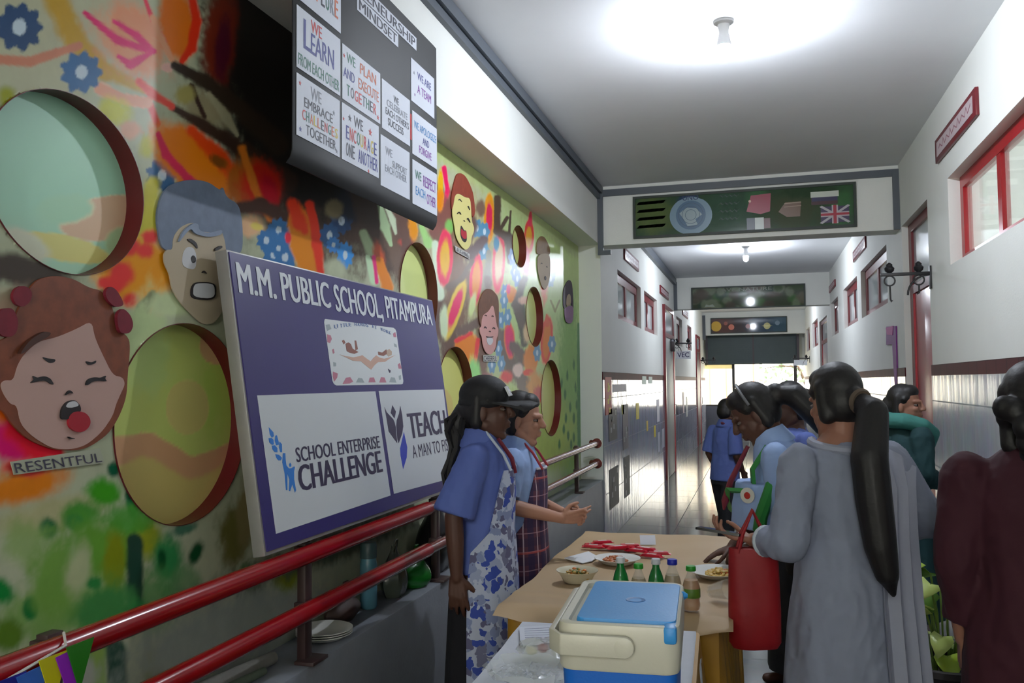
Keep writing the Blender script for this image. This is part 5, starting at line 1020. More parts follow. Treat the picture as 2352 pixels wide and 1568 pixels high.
# ------------------------------------------------------------------ tables
WOOD = mat('table ply', (120,92,66), .5, var=.15); GOLD = mat('gold satin cloth', (168,124,38), .42, var=.25, scale=5, bump=.12, bscale=14); KRAFT = mat('brown kraft paper', (178,152,118), .6, var=.05, scale=4, bump=.12, bscale=9)
STL = mat('grey table leg', (70,70,76), .4, .6)
def table(name, label, c, sx, sy, rz, h=.74):
    t = thing(name, label, 'table', (c[0], c[1], 0), rz); m = MB(); m.bx((-sx/2, -sy/2, h-.03), (sx/2, sy/2, h)); build('table_top', m, WOOD, t, bev=.004, local=True)
    for a in (-1, 1):
        for b_ in (-1, 1): m = MB(); m.tube([(a*(sx/2-.06), b_*(sy/2-.06), 0), (a*(sx/2-.06), b_*(sy/2-.06), h-.03)], .018, 10); build('leg', m, STL, t, local=True)
    return t
def skirt(name, label, c, sx, sy, rz, z0, z1, m, seed=1, amp=.012, sides='nsew', split=None):
    """cloth over the top with folded drops; local frame of the table"""
    t = thing(name, label, 'tablecloth', (c[0], c[1], z0), rz); rr = random.Random(seed); q = MB(); off = Vector((0, 0, -z0))
    N = 200; per = 2*(sx+sy); rings = []; ph = [rr.uniform(0, 6) for _ in range(4)]
    def rim(s):
        s %= per
        if s < sx: return Vector((-sx/2+s, -sy/2, 0)), Vector((0, -1, 0))
        s -= sx
        if s < sy: return Vector((sx/2, -sy/2+s, 0)), Vector((1, 0, 0))
        s -= sy
        if s < sx: return Vector((sx/2-s, sy/2, 0)), Vector((0, 1, 0))
        s -= sx; return Vector((-sx/2, sy/2-s, 0)), Vector((-1, 0, 0))
    K = 10
    for k in range(K+1):
        f = k/K; ring = []
        for i in range(N):
            s = per*i/N; p, n = rim(s); w = amp*min(1, f*2.2)*(math.sin(s*38+ph[0])+.6*math.sin(s*61+ph[1])+.5*math.sin(s*17+ph[2])); out = .006+.02*f+w
            ring.append(p+n*out+Vector((0, 0, z1+.004-(z1-z0)*f))+off)
        rings.append(ring)
    q.loft(rings, 0, True, False)
    top = [Vector((r.x, r.y, r.z)) for r in rings[0]]; q.add(top, [tuple(range(N))])
    build('cloth', q, m, t, local=True, ang=60); return t
TC, TS = (-.49, 3.565), (.70, 1.42)
table('table', 'food table covered with brown paper over a gold cloth', TC, TS[0], TS[1], 0)
skirt('tablecloth', 'gold satin cloth hanging from the brown papered food table', TC, TS[0], TS[1], 0, .12, .74, GOLD, 2)
# kraft paper with drooping edges
q = MB(); nx, ny = 46, 90; X0, X1, Y0, Y1 = -.86, -.105, 2.79, 4.30; rr = random.Random(9); P = []
for i in range(nx+1):
    for j in range(ny+1):
        u, v = i/nx, j/ny; x, y = X0+(X1-X0)*u, Y0+(Y1-Y0)*v
        x += .012*math.sin(y*7+1)*(u-.5)*2; y += .014*math.sin(x*9)*(1-v) - .02*max(0, .25-abs(u-.62))*4*(1-v)
        z = .7535+.0016*math.sin(x*23+y*5)+.0016*math.sin(y*19-x*7)
        d = max(0, 2.852-y, (x+.125)*.7 if x > -.125 else 0, (-.85-x)*.8)
        z -= d*.6*(1+.4*math.sin(x*16)); z += .007*max(0, 1-((y-3.0)/.03)**2)*.4
        P.append((x, y, z))
F = [(i*(ny+1)+j, (i+1)*(ny+1)+j, (i+1)*(ny+1)+j+1, i*(ny+1)+j+1) for i in range(nx) for j in range(ny)]
q.add(P, F); o = build('kraft_paper', q, KRAFT, None, ang=0); tag(o, 'sheet of brown kraft paper spread over the food table', 'paper')
ZT = .758
# front table
FC, FR = (-.437, 2.12), math.radians(2.5)
table('table', 'small table under a white cloth carrying the blue cooler', FC, .53, 1.1, FR)
skirt('tablecloth', 'gold cloth edging the small front table', FC, .535, 1.105, FR, .30, .738, GOLD, 5, .008)
CLOTH = mat('white cotton cloth', (206,210,220), .8, var=.03, bump=.2, bscale=7)
t = thing('tablecloth', 'white cloth laid over the front table beneath the cooler', 'tablecloth', (FC[0], FC[1], .7), FR)
q = MB(); nx, ny = 30, 60; P = []
for i in range(nx+1):
    for j in range(ny+1):
        u, v = i/nx, j/ny; x, y = -.275+.575*u, -.57+1.14*v; z = .0475+.0025*math.sin(x*30+y*11)*math.sin(y*17)
        if x > .272: z -= (x-.272)*7; x = .272+(x-.272)*.4+.004*math.sin(y*40)
        if y > .555: z -= (y-.555)*2
        P.append((x, y, z))
q.add(P, [(i*(ny+1)+j, (i+1)*(ny+1)+j, (i+1)*(ny+1)+j+1, i*(ny+1)+j+1) for i in range(nx) for j in range(ny)]); build('cloth', q, CLOTH, t, local=True, ang=0)
ZF = .752
# ------------------------------------------------------------------ cooler
def rrect(w, d, r, z, n=6, dx=0, dy=0):
    pts = []
    for cx, cy, a0 in ((w/2-r, -d/2+r, -PI/2), (w/2-r, d/2-r, 0), (-w/2+r, d/2-r, PI/2), (-w/2+r, -d/2+r, PI)):
        for i in range(n+1): a = a0+PI/2*i/n; pts.append(Vector((dx+cx+r*math.cos(a), dy+cy+r*math.sin(a), z)))
    return pts
CREAM = mat('cream plastic', (206,202,186), .35, var=.03, scale=6, bump=.03, bscale=200); CBLUE = mat('cooler blue plastic', (26,104,200), .4, var=.06, scale=8, bump=.05, bscale=220); LBLUE = mat('cooler lid blue', (58,148,220), .42, var=.05, scale=7, bump=.06, bscale=180)
CW, CD, CH = .218, .352, .312
t = thing('cooler_box', 'blue and cream picnic cooler on the front table', 'cooler', (-.265, 1.735, ZF), math.radians(3.4))
m = MB(); m.loft([rrect(CW*.86, CD*.9, .02, .004), rrect(CW*.88, CD*.92, .022, .02), rrect(CW*.965, CD*.965, .026, CH-.07)]); build('body', m, CBLUE, t, local=True)
m = MB(); m.loft([rrect(CW*.985, CD*.985, .028, CH-.085), rrect(CW*1.005, CD*1.0, .03, CH-.08), rrect(CW*1.02, CD*1.012, .03, CH-.012), rrect(CW*1.0, CD*1.0, .028, CH-.002), rrect(CW*.97, CD*.98, .024, CH), rrect(CW*.86, CD*.88, .016, CH-.002), rrect(CW*.855, CD*.875, .016, CH-.012)]); build('collar', m, CREAM, t, local=True)
m = MB(); m.loft([rrect(CW*.83, CD*.86, .016, CH-.014, 6, .012), rrect(CW*.84, CD*.86, .016, CH-.003, 6, .012), rrect(CW*.825, CD*.845, .014, CH+.003, 6, .012), rrect(CW*.5, CD*.5, .012, CH+.005, 6, .012)]);
lid = build('lid', m, LBLUE, t, local=True)
m = MB(); m.lathe([(.02, 0), (.019, .0015), (.012, .0005), (.0, .0)], (.02, -.01, CH+.0045), n=24); build('lid_dimple', m, mat('cooler dimple', (40,112,180), .45), lid, local=True)
m = MB(); m.bx((CW/2-.028, -CD/2-.004, CH-.03), (CW/2-.004, -CD/2+.06, CH+.001)); m2 = build('lid_hinge', m, LBLUE, lid, local=True, bev=.006)
m = MB(); m.lathe([(.007, -.01), (.009, 0), (.004, .008)], (CW/2+.002, CD/2-.08, CH-.008), (1,0,0), 12); build('lid_knob', m, LBLUE, lid, local=True)
m = MB(); e = .007
prof = [(-.022, 0), (-.022, e), (.016, e), (.016, 0)]
path = []
for x, y in ((.012, -CD/2-.012), (-CW*.46, -CD/2-.012), (-CW/2-.012, -CD/2+.018), (-CW/2-.013, CD/2-.02), (-CW*.46, CD/2+.012), (.0, CD/2+.012)): path.append(Vector((x, y, 0)))
rings = []
for i, p in enumerate(path):
    tg = (path[min(i+1, 5)]-path[max(i-1, 0)]).normalized(); nrm = Vector((tg.y, -tg.x, 0)) * (-1)
    if nrm.dot(Vector((p.x, p.y, 0))) < 0: nrm = -nrm
    rings.append([p+nrm*b_+Vector((0, 0, CH-.03+a)) for a, b_ in ((-.024, -.004), (-.024, e), (.014, e), (.014, -.004))])
m.loft(rings); m.lathe([(.019, -.004), (.019, .007)], (.012, -CD/2-.012, CH-.035), (0,-1,0), 24); build('carry_handle', m, CREAM, t, local=True, bev=.0025)
# ------------------------------------------------------------------ things on the brown paper
PLT = mat('paper plate white', (214,214,210), .55); BOWL = mat('cream paper bowl', (198,192,168), .55); FOOD = mat('noodles', (176,112,50), .5, var=.5, scale=60)
def crumbs(m, c, r, n, seed, size, hgt):
    rr = random.Random(seed)
    for i in range(n):
        a, q = rr.uniform(0, 6.3), r*math.sqrt(rr.random()); m.ell((c[0]+q*math.cos(a), c[1]+q*math.sin(a), c[2]+hgt*(1-(q/r)**2)*rr.uniform(.3, 1)), (size*rr.uniform(.6, 1.3), size*rr.uniform(.6, 1.3), size*.6), None, 7)
def dish(name, label, c, r, h, mt, foods, seed):
    t = thing(name, label, 'plate' if h < .03 else 'bowl', c); n = 48; prof = [(r*.6, 0), (r*.66, .002), (r*.86, h*.75), (r, h), (r*1.0, h+.002), (r*.84, h*.78+.003), (r*.62, .005), (.001, .004)]
    m = MB(); rings = []
    for rr_, z in prof: rings.append([Vector((c[0]+rr_*(1+(.012*math.sin(k*2*PI/n*24) if rr_ > r*.8 else 0))*math.cos(2*PI*k/n), c[1]+rr_*(1+(.012*math.sin(k*2*PI/n*24) if rr_ > r*.8 else 0))*math.sin(2*PI*k/n), c[2]+z)) for k in range(n)])
    m.loft(rings); build('dish', m, mt, t)
    for i, (nm, cc, fr, cnt, off) in enumerate(foods):
        m = MB(); crumbs(m, (c[0]+off[0], c[1]+off[1], c[2]+h*.45), r*fr, cnt, seed+i, r*.09, h*.55+.008); tag(build(nm, m, mat(nm+' food', cc, .45, var=.4, scale=50), t), kind='stuff')
dish('paper_bowl', 'cream paper bowl of mixed salad at the table edge near the aprons', (-.668, 3.19, ZT), .078, .042, BOWL, [('salad', (168,134,64), .72, 60, (0, 0)), ('carrot_bits', (206,110,30), .6, 18, (0, .01)), ('green_bits', (90,110,44), .6, 16, (0, 0))], 3)
dish('paper_plate', 'white paper plate with an orange brown serving behind the bottles', (-.575, 3.55, ZT), .095, .022, PLT, [('curry_serving', (170,96,50), .5, 70, (-.01, 0))], 11)
dish('paper_plate', 'white paper plate of noodles at the right edge by the resting hand', (-.165, 3.40, ZT), .11, .022, PLT, [('noodle_serving', (206,170,90), .6, 90, (.015, 0)), ('red_sauce', (190,70,40), .25, 20, (.03, -.02))], 21)
# napkin and card
q = MB(); P = []; A = [(-0.806,3.586,0.758), (-0.773,3.66,0.758), (-0.733,3.747,0.758), (-0.672,3.645,0.758), (-0.681,3.552,0.758), (-0.711,3.501,0.758)]
q.plate([(a[0], a[1]) for a in A], (0, 0, ZT+.001), (1,0,0), UY, UZ, 0, .004); o = build('paper_napkin', q, mat('napkin', (226,228,232), .8, bump=.2), None, smooth=False, bev=.001); tag(o, 'crumpled white paper napkin left of the red packets', 'napkin')
o = build('price_card', MB().box((-.505, 3.99, ZT+.02), (.07, .002, .045), Euler((-.5, 0, .25)).to_matrix()), SHEET, None); tag(o, 'small folded white card standing at the back of the food table', 'card')
# red sweet packets
PK = mat('red foil wrapper', (196,30,56), .3, var=.2, scale=20); PKW = mat('wrapper print', (214,196,196), .35); rr = random.Random(12)
t0 = None
for i in range(14):
    k = i/13; x = -.735+.30*k+rr.uniform(-.015, .015); y = 3.87-.14*k+rr.uniform(-.05, .05); z = ZT+.004+.007*(i % 3); az = rr.uniform(-.5, .9)
    if t0 is None:
        t0 = thing('sweet_packet', 'shiny red sweet packet in the heap behind the plate', 'packet', (x, y, z), az, 'red sweet packets heaped on the brown paper')
        m = MB(); m.loft([[Vector((sx, -.014*w, .0)), Vector((sx, .014*w, 0)), Vector((sx, .014*w, hh)), Vector((sx, -.014*w, hh))] for sx, w, hh in ((-.052, 1.1, .002), (-.044, 1, .003), (-.038, 1, .011), (.038, 1, .011), (.044, 1, .003), (.052, 1.1, .002))]); pk = build('wrapper', m, PK, t0, local=True, bev=.001)
        m = MB(); m.bx((-.02, -.009, .0108), (.02, .009, .0124)); build('wrapper_print', m, PKW, pk, local=True)
    else: copy_thing(t0, (x, y, z), az)
# bottles
def bottle(label, c, H, r, glass, capm, liquid=None, labelm=None, neck=.42):
    t = thing('drink_bottle', label, 'bottle', c, 0, 'drink bottles behind the cooler'); s = H
    prof = [(r*.86, 0), (r, .012), (r, s*.16), (r*.93, s*.22), (r, s*.3), (r, s*.52), (r*.8, s*.66), (r*neck*1.05, s*.82), (r*neck, s*.9)]
    m = MB(); m.lathe(prof, c, n=24); build('bottle_body', m, glass, t)
    if liquid: m = MB(); m.lathe([(a*.93, z+.003) for a, z in prof[:7]], c, n=20); build('drink', m, liquid, t)
    m = MB(); m.lathe([(r*neck*1.3, s*.89), (r*neck*1.35, s*.9), (r*neck*1.32, s*.985), (r*neck*1.2, s)], c, n=20); build('bottle_cap', m, capm, t)
    if labelm: m = MB(); m.lathe([(r*1.01, s*.3), (r*1.02, s*.305), (r*1.02, s*.5), (r*1.01, s*.505)], c, n=24, capped=False); build('bottle_label', m, labelm, t)
    return t
GRN = mat('green bottle plastic', (26,140,60), .15, trans=.35); CLR = mat('clear bottle plastic', (220,214,200), .08, alpha=.3); AMB = mat('amber juice', (176,112,34), .25); WCAP = mat('white cap', (206,208,212), .4); GCAP = mat('green cap', (40,150,40), .4); BCAP = mat('blue cap', (34,44,170), .4)
LBL = mat('green bottle label', (86,120,36), .4, var=.3, scale=40); DIMA = mat('dim juice', (150,124,72), .25)
bottle('green drink bottle with white cap, leftmost behind the cooler', (-0.455,2.872,0.833)[:2]+(ZT,), .162, .027, GRN, WCAP)
bottle('short clear bottle with green cap between the two green bottles', (-0.395,2.868,0.823)[:2]+(ZT,), .145, .028, CLR, GCAP, DIMA)
bottle('green drink bottle with white cap, nearer the blue capped bottle', (-0.341,2.894,0.827)[:2]+(ZT,), .158, .027, GRN, WCAP)
bottle('amber bottle with a blue cap behind the cooler lid', (-0.288,2.899,0.822)[:2]+(ZT,), .158, .029, CLR, BCAP, DIMA)
bottle('amber juice bottle with green cap and green label at the cooler corner', (-0.227,2.886,0.814)[:2]+(ZT,), .142, .029, CLR, GCAP, AMB, LBL)
t = thing('plastic_cup', 'clear crushed plastic cup lying near the table corner', 'cup', (-.145, 3.03, ZT)); m = MB(); F = Euler((1.3, .2, .9)).to_matrix(); m.loft([[Vector((-.145, 3.03, ZT+.034))+F @ Vector((r_*math.cos(2*PI*k/18)*(1+.08*math.sin(3*k)), r_*math.sin(2*PI*k/18), z_)) for k in range(18)] for r_, z_ in ((.022, -.035), (.03, .01), (.034, .04), (.032, .04), (.02, -.03))]); build('cup_wall', m, CLR, t)
# things on the front table
def flat(name, label, cat, pts, z, th, m): q = MB(); q.plate([(p[0], p[1]) for p in pts], (0,0,z), (1,0,0), UY, UZ, 0, th); o = build(name, q, m, None, smooth=False); tag(o, label, cat); return o
t = thing('written_note', 'white ruled note sheet left of the cooler', 'paper', (-.6, 2.47, ZF)); A = [(-0.721,2.569,0.755), (-0.552,2.65,0.755), (-0.495,2.436,0.755), (-0.67,2.397,0.755)]; q = MB(); q.plate([(a[0], a[1]) for a in A], (0,0,ZF+.002), (1,0,0), UY, UZ, 0, .002); nt_ = build('note_sheet', q, SHEET, t, smooth=False)
for i in range(6):
    f = .15+.12*i; q = MB(); a = Vector(A[0])*(1-f)+Vector(A[3])*f; b_ = Vector(A[1])*(1-f)+Vector(A[2])*f; a2 = a+(b_-a)*.08; b2 = a+(b_-a)*(.55+.08*(i % 3)); q.plate([(a2.x, a2.y), (b2.x, b2.y), (b2.x, b2.y+.003), (a2.x, a2.y+.003)], (0,0,ZF+.004), (1,0,0), UY, UZ, 0, .0006); build('writing_line', q, mat('note pencil', (150,152,176), .6), nt_, smooth=False)
o = build('pen', MB().tube([(-.60, 2.395, ZF+.011), (-.50, 2.41, ZF+.011)], .0045, 10), mat('purple pen', (70,60,120), .3), None); tag(o, 'purple pen lying across the note sheet', 'pen')
t = thing('plastic_pack', 'clear plastic pack with small sweets left of the cooler', 'packet', (-.56, 2.3, ZF)); m = MB(); rr = random.Random(2)
m.loft([[Vector((-.56+a*math.cos(k*2*PI/20)*(1+.12*math.sin(5*k)), 2.3+b_*math.sin(k*2*PI/20)*(1+.1*math.sin(7*k)), ZF+.004+z_*(1+.2*math.sin(4*k)))) for k in range(20)] for a, b_, z_ in ((.07, .04, 0), (.098, .058, .014), (.085, .05, .036), (.04, .02, .046))]); build('clear_wrap', m, mat('clear wrap', (214,218,216), .12, alpha=.38), t)
for i, (c, x, y) in enumerate((((214,206,170), -.61, 2.295), ((150,30,40), -.585, 2.325), ((206,204,190), -.54, 2.3), ((180,170,120), -.515, 2.285))): m = MB(); m.ell((x, y, ZF+.022), (.016, .014, .012)); build('sweet', m, mat('sweet %d' % i, c, .4), t)
t = thing('plastic_tray', 'crumpled clear plastic wrapping at the near left of the front table', 'wrapping', (-.585, 2.13, ZF)); m = MB(); rr = random.Random(8); n, k = 26, 9
for_r = [(.05+.06*(i/k)) for i in range(k+1)]
m.loft([[Vector((-.58+(.012+.1*i/k)*math.cos(2*PI*j/n)*(1+.08*math.sin(3*j+i)), 2.14+(.01+.085*i/k)*math.sin(2*PI*j/n), ZF+.006+.012*abs(math.sin(i*1.7+j*.9))+.02*(i == k))) for j in range(n)] for i in range(k+1)], 0, True, False); build('film', m, mat('clear wrap', (222,226,226)), t, ang=20)
# ------------------------------------------------------------------ things on the ledge
def stack_plate(i, c): return dish('paper_plate', ['lowest', 'middle', 'top'][i]+' white paper plate of the stack on the ledge by the rail post', c, .1, .02, PLT, [], 1)
for i in range(3): stack_plate(i, (-1.507, 2.80, .601+.0075*i))
t = thing('water_bottle', 'pale blue water bottle standing on the ledge behind the rails', 'bottle', (-1.535, 3.22, .601)); m = MB(); c = (-1.535, 3.22, .601); m.lathe([(.03, 0), (.035, .008), (.035, .17), (.03, .2), (.024, .215), (.024, .225)], c, n=24); build('bottle_body', m, mat('pale blue plastic', (96,150,170), .25), t); m = MB(); m.lathe([(.033, .2), (.034, .222), (.034, .25), (.03, .262)], c, n=24); build('bottle_cap', m, mat('grey teal cap', (70,96,100), .4), t)
def bag(name, label, c, s, m, seed, parts=1):
    rr = random.Random(seed); t = thing(name, label, 'bag', (c[0], c[1], c[2])); q = MB(); n, k = 24, 10; rings = []; ph = [rr.uniform(0, 6) for _ in range(5)]
    for i in range(k+1):
        f = i/k; w = math.sin(PI*min(.93, .18+f*.8))**.7*(1-.45*f*f); rings.append([Vector((c[0]+s[0]*w*math.cos(a)*(1+.09*math.sin(3*a+ph[0])+.05*math.sin(7*a+ph[1]+f*4)), c[1]+s[1]*w*math.sin(a)*(1+.09*math.sin(4*a+ph[2])), c[2]+s[2]*f*(1+.08*math.sin(3*a+ph[3])*f))) for a in [2*PI*j/n for j in range(n)]])
    q.loft(rings); build('bag_body', q, m, t, ang=35); q = MB(); tp = Vector((c[0], c[1], c[2]+s[2]*.93))
    q.tube([tp+Vector((0, -s[1]*.2, 0)), tp+Vector((.01, -s[1]*.12, .05)), tp+Vector((.01, s[1]*.12, .05)), tp+Vector((0, s[1]*.2, 0))], .005, 6); build('bag_handle', q, m, t); return t
BB = mat('black polythene', (24,24,28), .25); GB = mat('green polythene', (30,110,40), .25, var=.2, scale=12); CB = mat('clear grey polythene', (96,104,92), .15, trans=.3)
bag('carry_bag', 'bright green polythene bag lying on the ledge under the lower rail', (-1.50, 3.62, .601), (.075, .1, .14), GB, 4)
bag('carry_bag', 'black polythene bag bulging on the ledge below the school board', (-1.53, 3.95, .601), (.08, .17, .34), BB, 5)
bag('carry_bag', 'greyish clear polythene bag between water bottle and green bag', (-1.515, 3.43, .601), (.06, .085, .2), CB, 6)
bag('carry_bag', 'dark brown bag slumped behind the stack of paper plates', (-1.555, 3.04, .601), (.05, .12, .1), mat('dark brown bag', (66,46,40), .6, var=.2), 7)
dish('steel_plate', 'steel plate behind the capped girl on the ledge', (-1.50, 4.28, .601), .1, .025, mat('dull steel', (120,120,124)), [], 2)
t = thing('cloth_roll', 'faded rolled cloth lying on the ledge at the near left', 'cloth', (-1.54, 2.1, .6)); m = MB(); m.tube([(-1.56, 1.75, .625), (-1.55, 2.1, .632), (-1.53, 2.5, .622)], [.022, .03, .02], 12); build('roll', m, mat('faded cloth', (120,118,112), .8, var=.25, scale=14, bump=.2), t); m = MB(); m.tube([(-1.52, 1.8, .615), (-1.515, 2.15, .618), (-1.5, 2.4, .614)], [.013, .018, .012], 10); build('loose_fold', m, mat('greenish faded cloth', (92,104,88), .8, bump=.2), t)
# ------------------------------------------------------------------ people
V = Vector
SKD = mat('dark brown skin', (84,54,42), .55, var=.06, scale=12); SKM = mat('brown skin', (150,104,84), .55, var=.06, scale=12); SKL = mat('light brown skin', (172,126,104), .55, var=.06, scale=12)
HAIR = mat('black hair', (19,16,17), .55, var=.3, scale=40, bump=.1, bscale=90); EYEW = mat('eye white', (112,98,90), .3); IRIS = mat('dark iris', (26,18,16), .2)
SHIRT = mat('school blue shirt', (86,104,172), .75, var=.06, scale=5, bump=.25, bscale=9); SHIRT2 = mat('pale blue shirt', (150,176,222), .75, var=.05, scale=5, bump=.25, bscale=9)
DARKT = mat('black trousers', (24,25,32), .8, bump=.2, bscale=10); TIE = mat('striped maroon tie', (112,30,48), .6, var=.3, scale=30)
class Fig:
    """posed skeleton; local frame x right, y forward, z up; lean tips the trunk forward about the hips"""
    def __init__(s, H=1.5, lean=0, head_yaw=0, head_pitch=0, head_fwd=0, sh=.155):
        s.k = H/1.6; k = s.k; s.hz = .85*k; L = math.radians(lean)
        s.T = lambda x, y, z: V((x, y*math.cos(L)+(z-s.hz)*math.sin(L), s.hz+(z-s.hz)*math.cos(L)-y*math.sin(L))) if z > s.hz else V((x, y, z))
        s.shz = 1.31*k; s.sh = sh*k
        s.neck = s.T(0, -.01*k, 1.37*k); s.hc = s.T(0, .025*k+head_fwd, 1.472*k)
        s.hR = Euler((math.radians(-head_pitch), 0, math.radians(head_yaw)), 'XYZ').to_matrix()
        s.lean = lean
    def hp(s, x, y, z): return s.hc+s.hR @ V((x, y, z))*s.k
    def ring(s, z, rx, ry, cy=0, n=28, f=0, nf=0, ph=0, cx=0):
        return [s.T(cx+rx*s.k*math.cos(a)*(1+f*math.cos(nf*a+ph)), (cy+ry*math.sin(a)*(1+f*math.cos(nf*a+ph)))*s.k, z*s.k) for a in [2*PI*i/n for i in range(n)]]
    def head(s, m):
        R, k = s.hR, s.k
        m.ell(s.hp(0, -.012, .03), (.073*k, .09*k, .097*k), R, 20); m.ell(s.hp(0, .022, -.035), (.061*k, .066*k, .085*k), R, 18); m.ell(s.hp(0, .055, -.102), (.027*k, .025*k, .02*k), R)
        for x in (-1, 1):
            m.cap(s.hp(x*.05, .0, -.06), .025*k, s.hp(x*.018, .06, -.104), .018*k); m.ell(s.hp(x*.073, -.012, -.012), (.011*k, .021*k, .033*k), R); m.ell(s.hp(x*.03, .066, -.02), (.022*k, .018*k, .02*k), R); m.cap(s.hp(x*.012, .083, .024), .011*k, s.hp(x*.042, .066, .026), .009*k)
        m.cap(s.hp(0, .084, .018), .009*k, s.hp(0, .106, -.02), .0125*k); m.ell(s.hp(0, .098, -.024), (.019*k, .012*k, .009*k), R)
        m.ell(s.hp(0, .085, -.052), (.024*k, .012*k, .0085*k), R); m.ell(s.hp(0, .083, -.066), (.021*k, .012*k, .009*k), R)
        m.cap(s.hp(0, -.025, -.06), .05*k, s.neck+V((0, 0, -.03)), .056*k)
    def eyes(s, par):
        for x in (-1, 1):
            e = MB(); e.ell(s.hp(x*.031, .0665, .004), (.0145*s.k, .0125*s.k, .0075*s.k), s.hR, 12); e.ell(s.hp(x*.031, .077, .004), (.0078*s.k, .005*s.k, .0078*s.k), s.hR, 10, 1); build('eye', e, [EYEW, IRIS], par, local=True)
    def trunk(s, m):
        m.loft([s.ring(z, rx, ry, cy) for z, rx, ry, cy in ((.80, .13, .10, 0), (.88, .152, .112, 0), (1.03, .122, .09, .005), (1.18, .142, .102, .005), (1.28, .15, .088, 0), (1.335, .10, .07, 0), (1.38, .052, .052, -.005))])
    def legs(s, m, feet=((-.085, 0), (.085, 0)), shoes=True):
        k = s.k
        for x, dy in feet:
            sx = 1 if x > 0 else -1; h = V((sx*.075*k, 0, .82*k)); kn = V((x*k, (dy+.02)*k, .45*k)); an = V((x*k, (dy-.02)*k, .07*k))
            m.chain([h, kn, an], [.085*k, .056*k, .037*k]); m.cap(an+V((0, -.03*k, -.035*k)), .034*k, an+V((sx*.015*k, .15*k, -.045*k)), .026*k)
def hand(m, w, d, n, side, curl=.5, k=1.0, spread=.16, thumb=.6, extra=None):
    """w wrist, d pointing direction, n palm normal, side = vector towards the thumb"""
    d = V(d).normalized(); n = (V(n)-d*d.dot(V(n))).normalized(); sd = d.cross(n); sd = sd if sd.dot(V(side)) > 0 else -sd
    P = lambda a, b, c: V(w)+(d*a+sd*b+n*c)*k
    for b_ in (-.027, -.009, .009, .027): m.cap(P(.004, b_*.6, 0), .014*k, P(.08-.004*abs(b_*100-1), b_, 0), .0115*k)
    m.cap(P(.02, .02, .006), .014*k, P(.05, .0, .006), .013*k)
    for i, (b_, ls) in enumerate(((.028, (.042, .025, .02)), (.0095, (.046, .029, .021)), (-.0095, (.042, .027, .02)), (-.027, (.033, .02, .018)))):
        p = P(.082-.004*abs(i-1), b_, 0); a = 0; sp = spread*(1.5-i)/1.5; c = (extra[i] if extra else curl)*(1+.08*i)
        for j, L in enumerate(ls):
            a += c*(.75 if j == 0 else 1.0); v = (d*math.cos(a)+n*math.sin(a)); v = (v+sd*sp*math.cos(a)).normalized(); q = p+v*L*k; m.cap(p, (.0092-.0009*j)*k, q, (.0086-.001*j)*k, 10); p = q
    p = P(.022, .03, .006); q = P(.052, .056, .006+.02*thumb); m.cap(p, .0135*k, q, .0105*k, 10); r = q+(d*.024+sd*.012*(1-thumb)+n*.018*thumb)*k; m.cap(q, .0102*k, r, .0088*k, 10); m.cap(r, .0088*k, r+(d*.022+n*.008*thumb)*k, .0072*k, 10)
def arm(m, a, e, w, k): m.chain([V(a), V(e)], [.046*k, .036*k]); m.chain([V(e), V(e)*.6+V(w)*.4, V(w)], [.036*k, .036*k, .024*k])
def sleeve(m, a, e, w, k, to, r0=.068, r1=.064, flare=1.0):
    """sleeve from the shoulder; to = fraction along upper arm (<=1) or 1+fraction along the forearm"""
    a, e, w = V(a), V(e), V(w); m.ell(a, (r0*k*.94,)*3)
    if to <= 1: m.cone(a, r0*k, a+(e-a)*to, r1*flare*k)
    else: m.cone(a, r0*k, e, r1*k); m.ell(e, (r1*k,)*3); m.cone(e, r1*k, e+(w-e)*(to-1), r1*.78*flare*k)
def person(label, loc, dirv, H, group=None): return thing('person', label, 'person', (loc[0], loc[1], 0), math.atan2(-dirv[0], dirv[1]), group)
def hairdo(f, t, back=.0, low=-.05, front=.055, m=HAIR, extra=None, name='hair', parting=True):
    h = MB(); R, k = f.hR, f.k
    h.ell(f.hp(0, -.024, .044), (.081*k, .092*k, .094*k), R, 24); h.ell(f.hp(0, -.045, .0), (.078*k, .072*k, .085*k), R, 20); h.ell(f.hp(0, front-.03, .085), (.062*k, .05*k, .045*k), R)
    for x in (-1, 1): h.cap(f.hp(x*.064, -.03, .05), .026*k, f.hp(x*.062, -.035, low), .028*k); h.cap(f.hp(x*.012, front-.008, .1), .02*k, f.hp(x*.066, .012, .04), .018*k)
    if extra: extra(h)
    return grow(name, h, m, t, .006, 2)
def collar(f, t, m, op=.06):
    c = MB(); n = 30; k = f.k; rings = []
    for z, r, dz in ((1.375, .064, 0), (1.40, .068, 0), (1.345, .098, -.012), (1.338, .096, -.012)):
        rings.append([f.T(r*k*math.sin(a)*1.05, (r*k*-math.cos(a))*1.0+.0, z*k+dz*k-(.05*k if z < 1.36 else .03*k)*max(0, -math.cos(a))) for a in [-PI+.16+(2*PI-.32)*i/(n-1) for i in range(n)]])
    c.loft([list(x) for x in zip(*rings)], 0, True, True); return build('collar', c, m, t, local=True, ang=50)
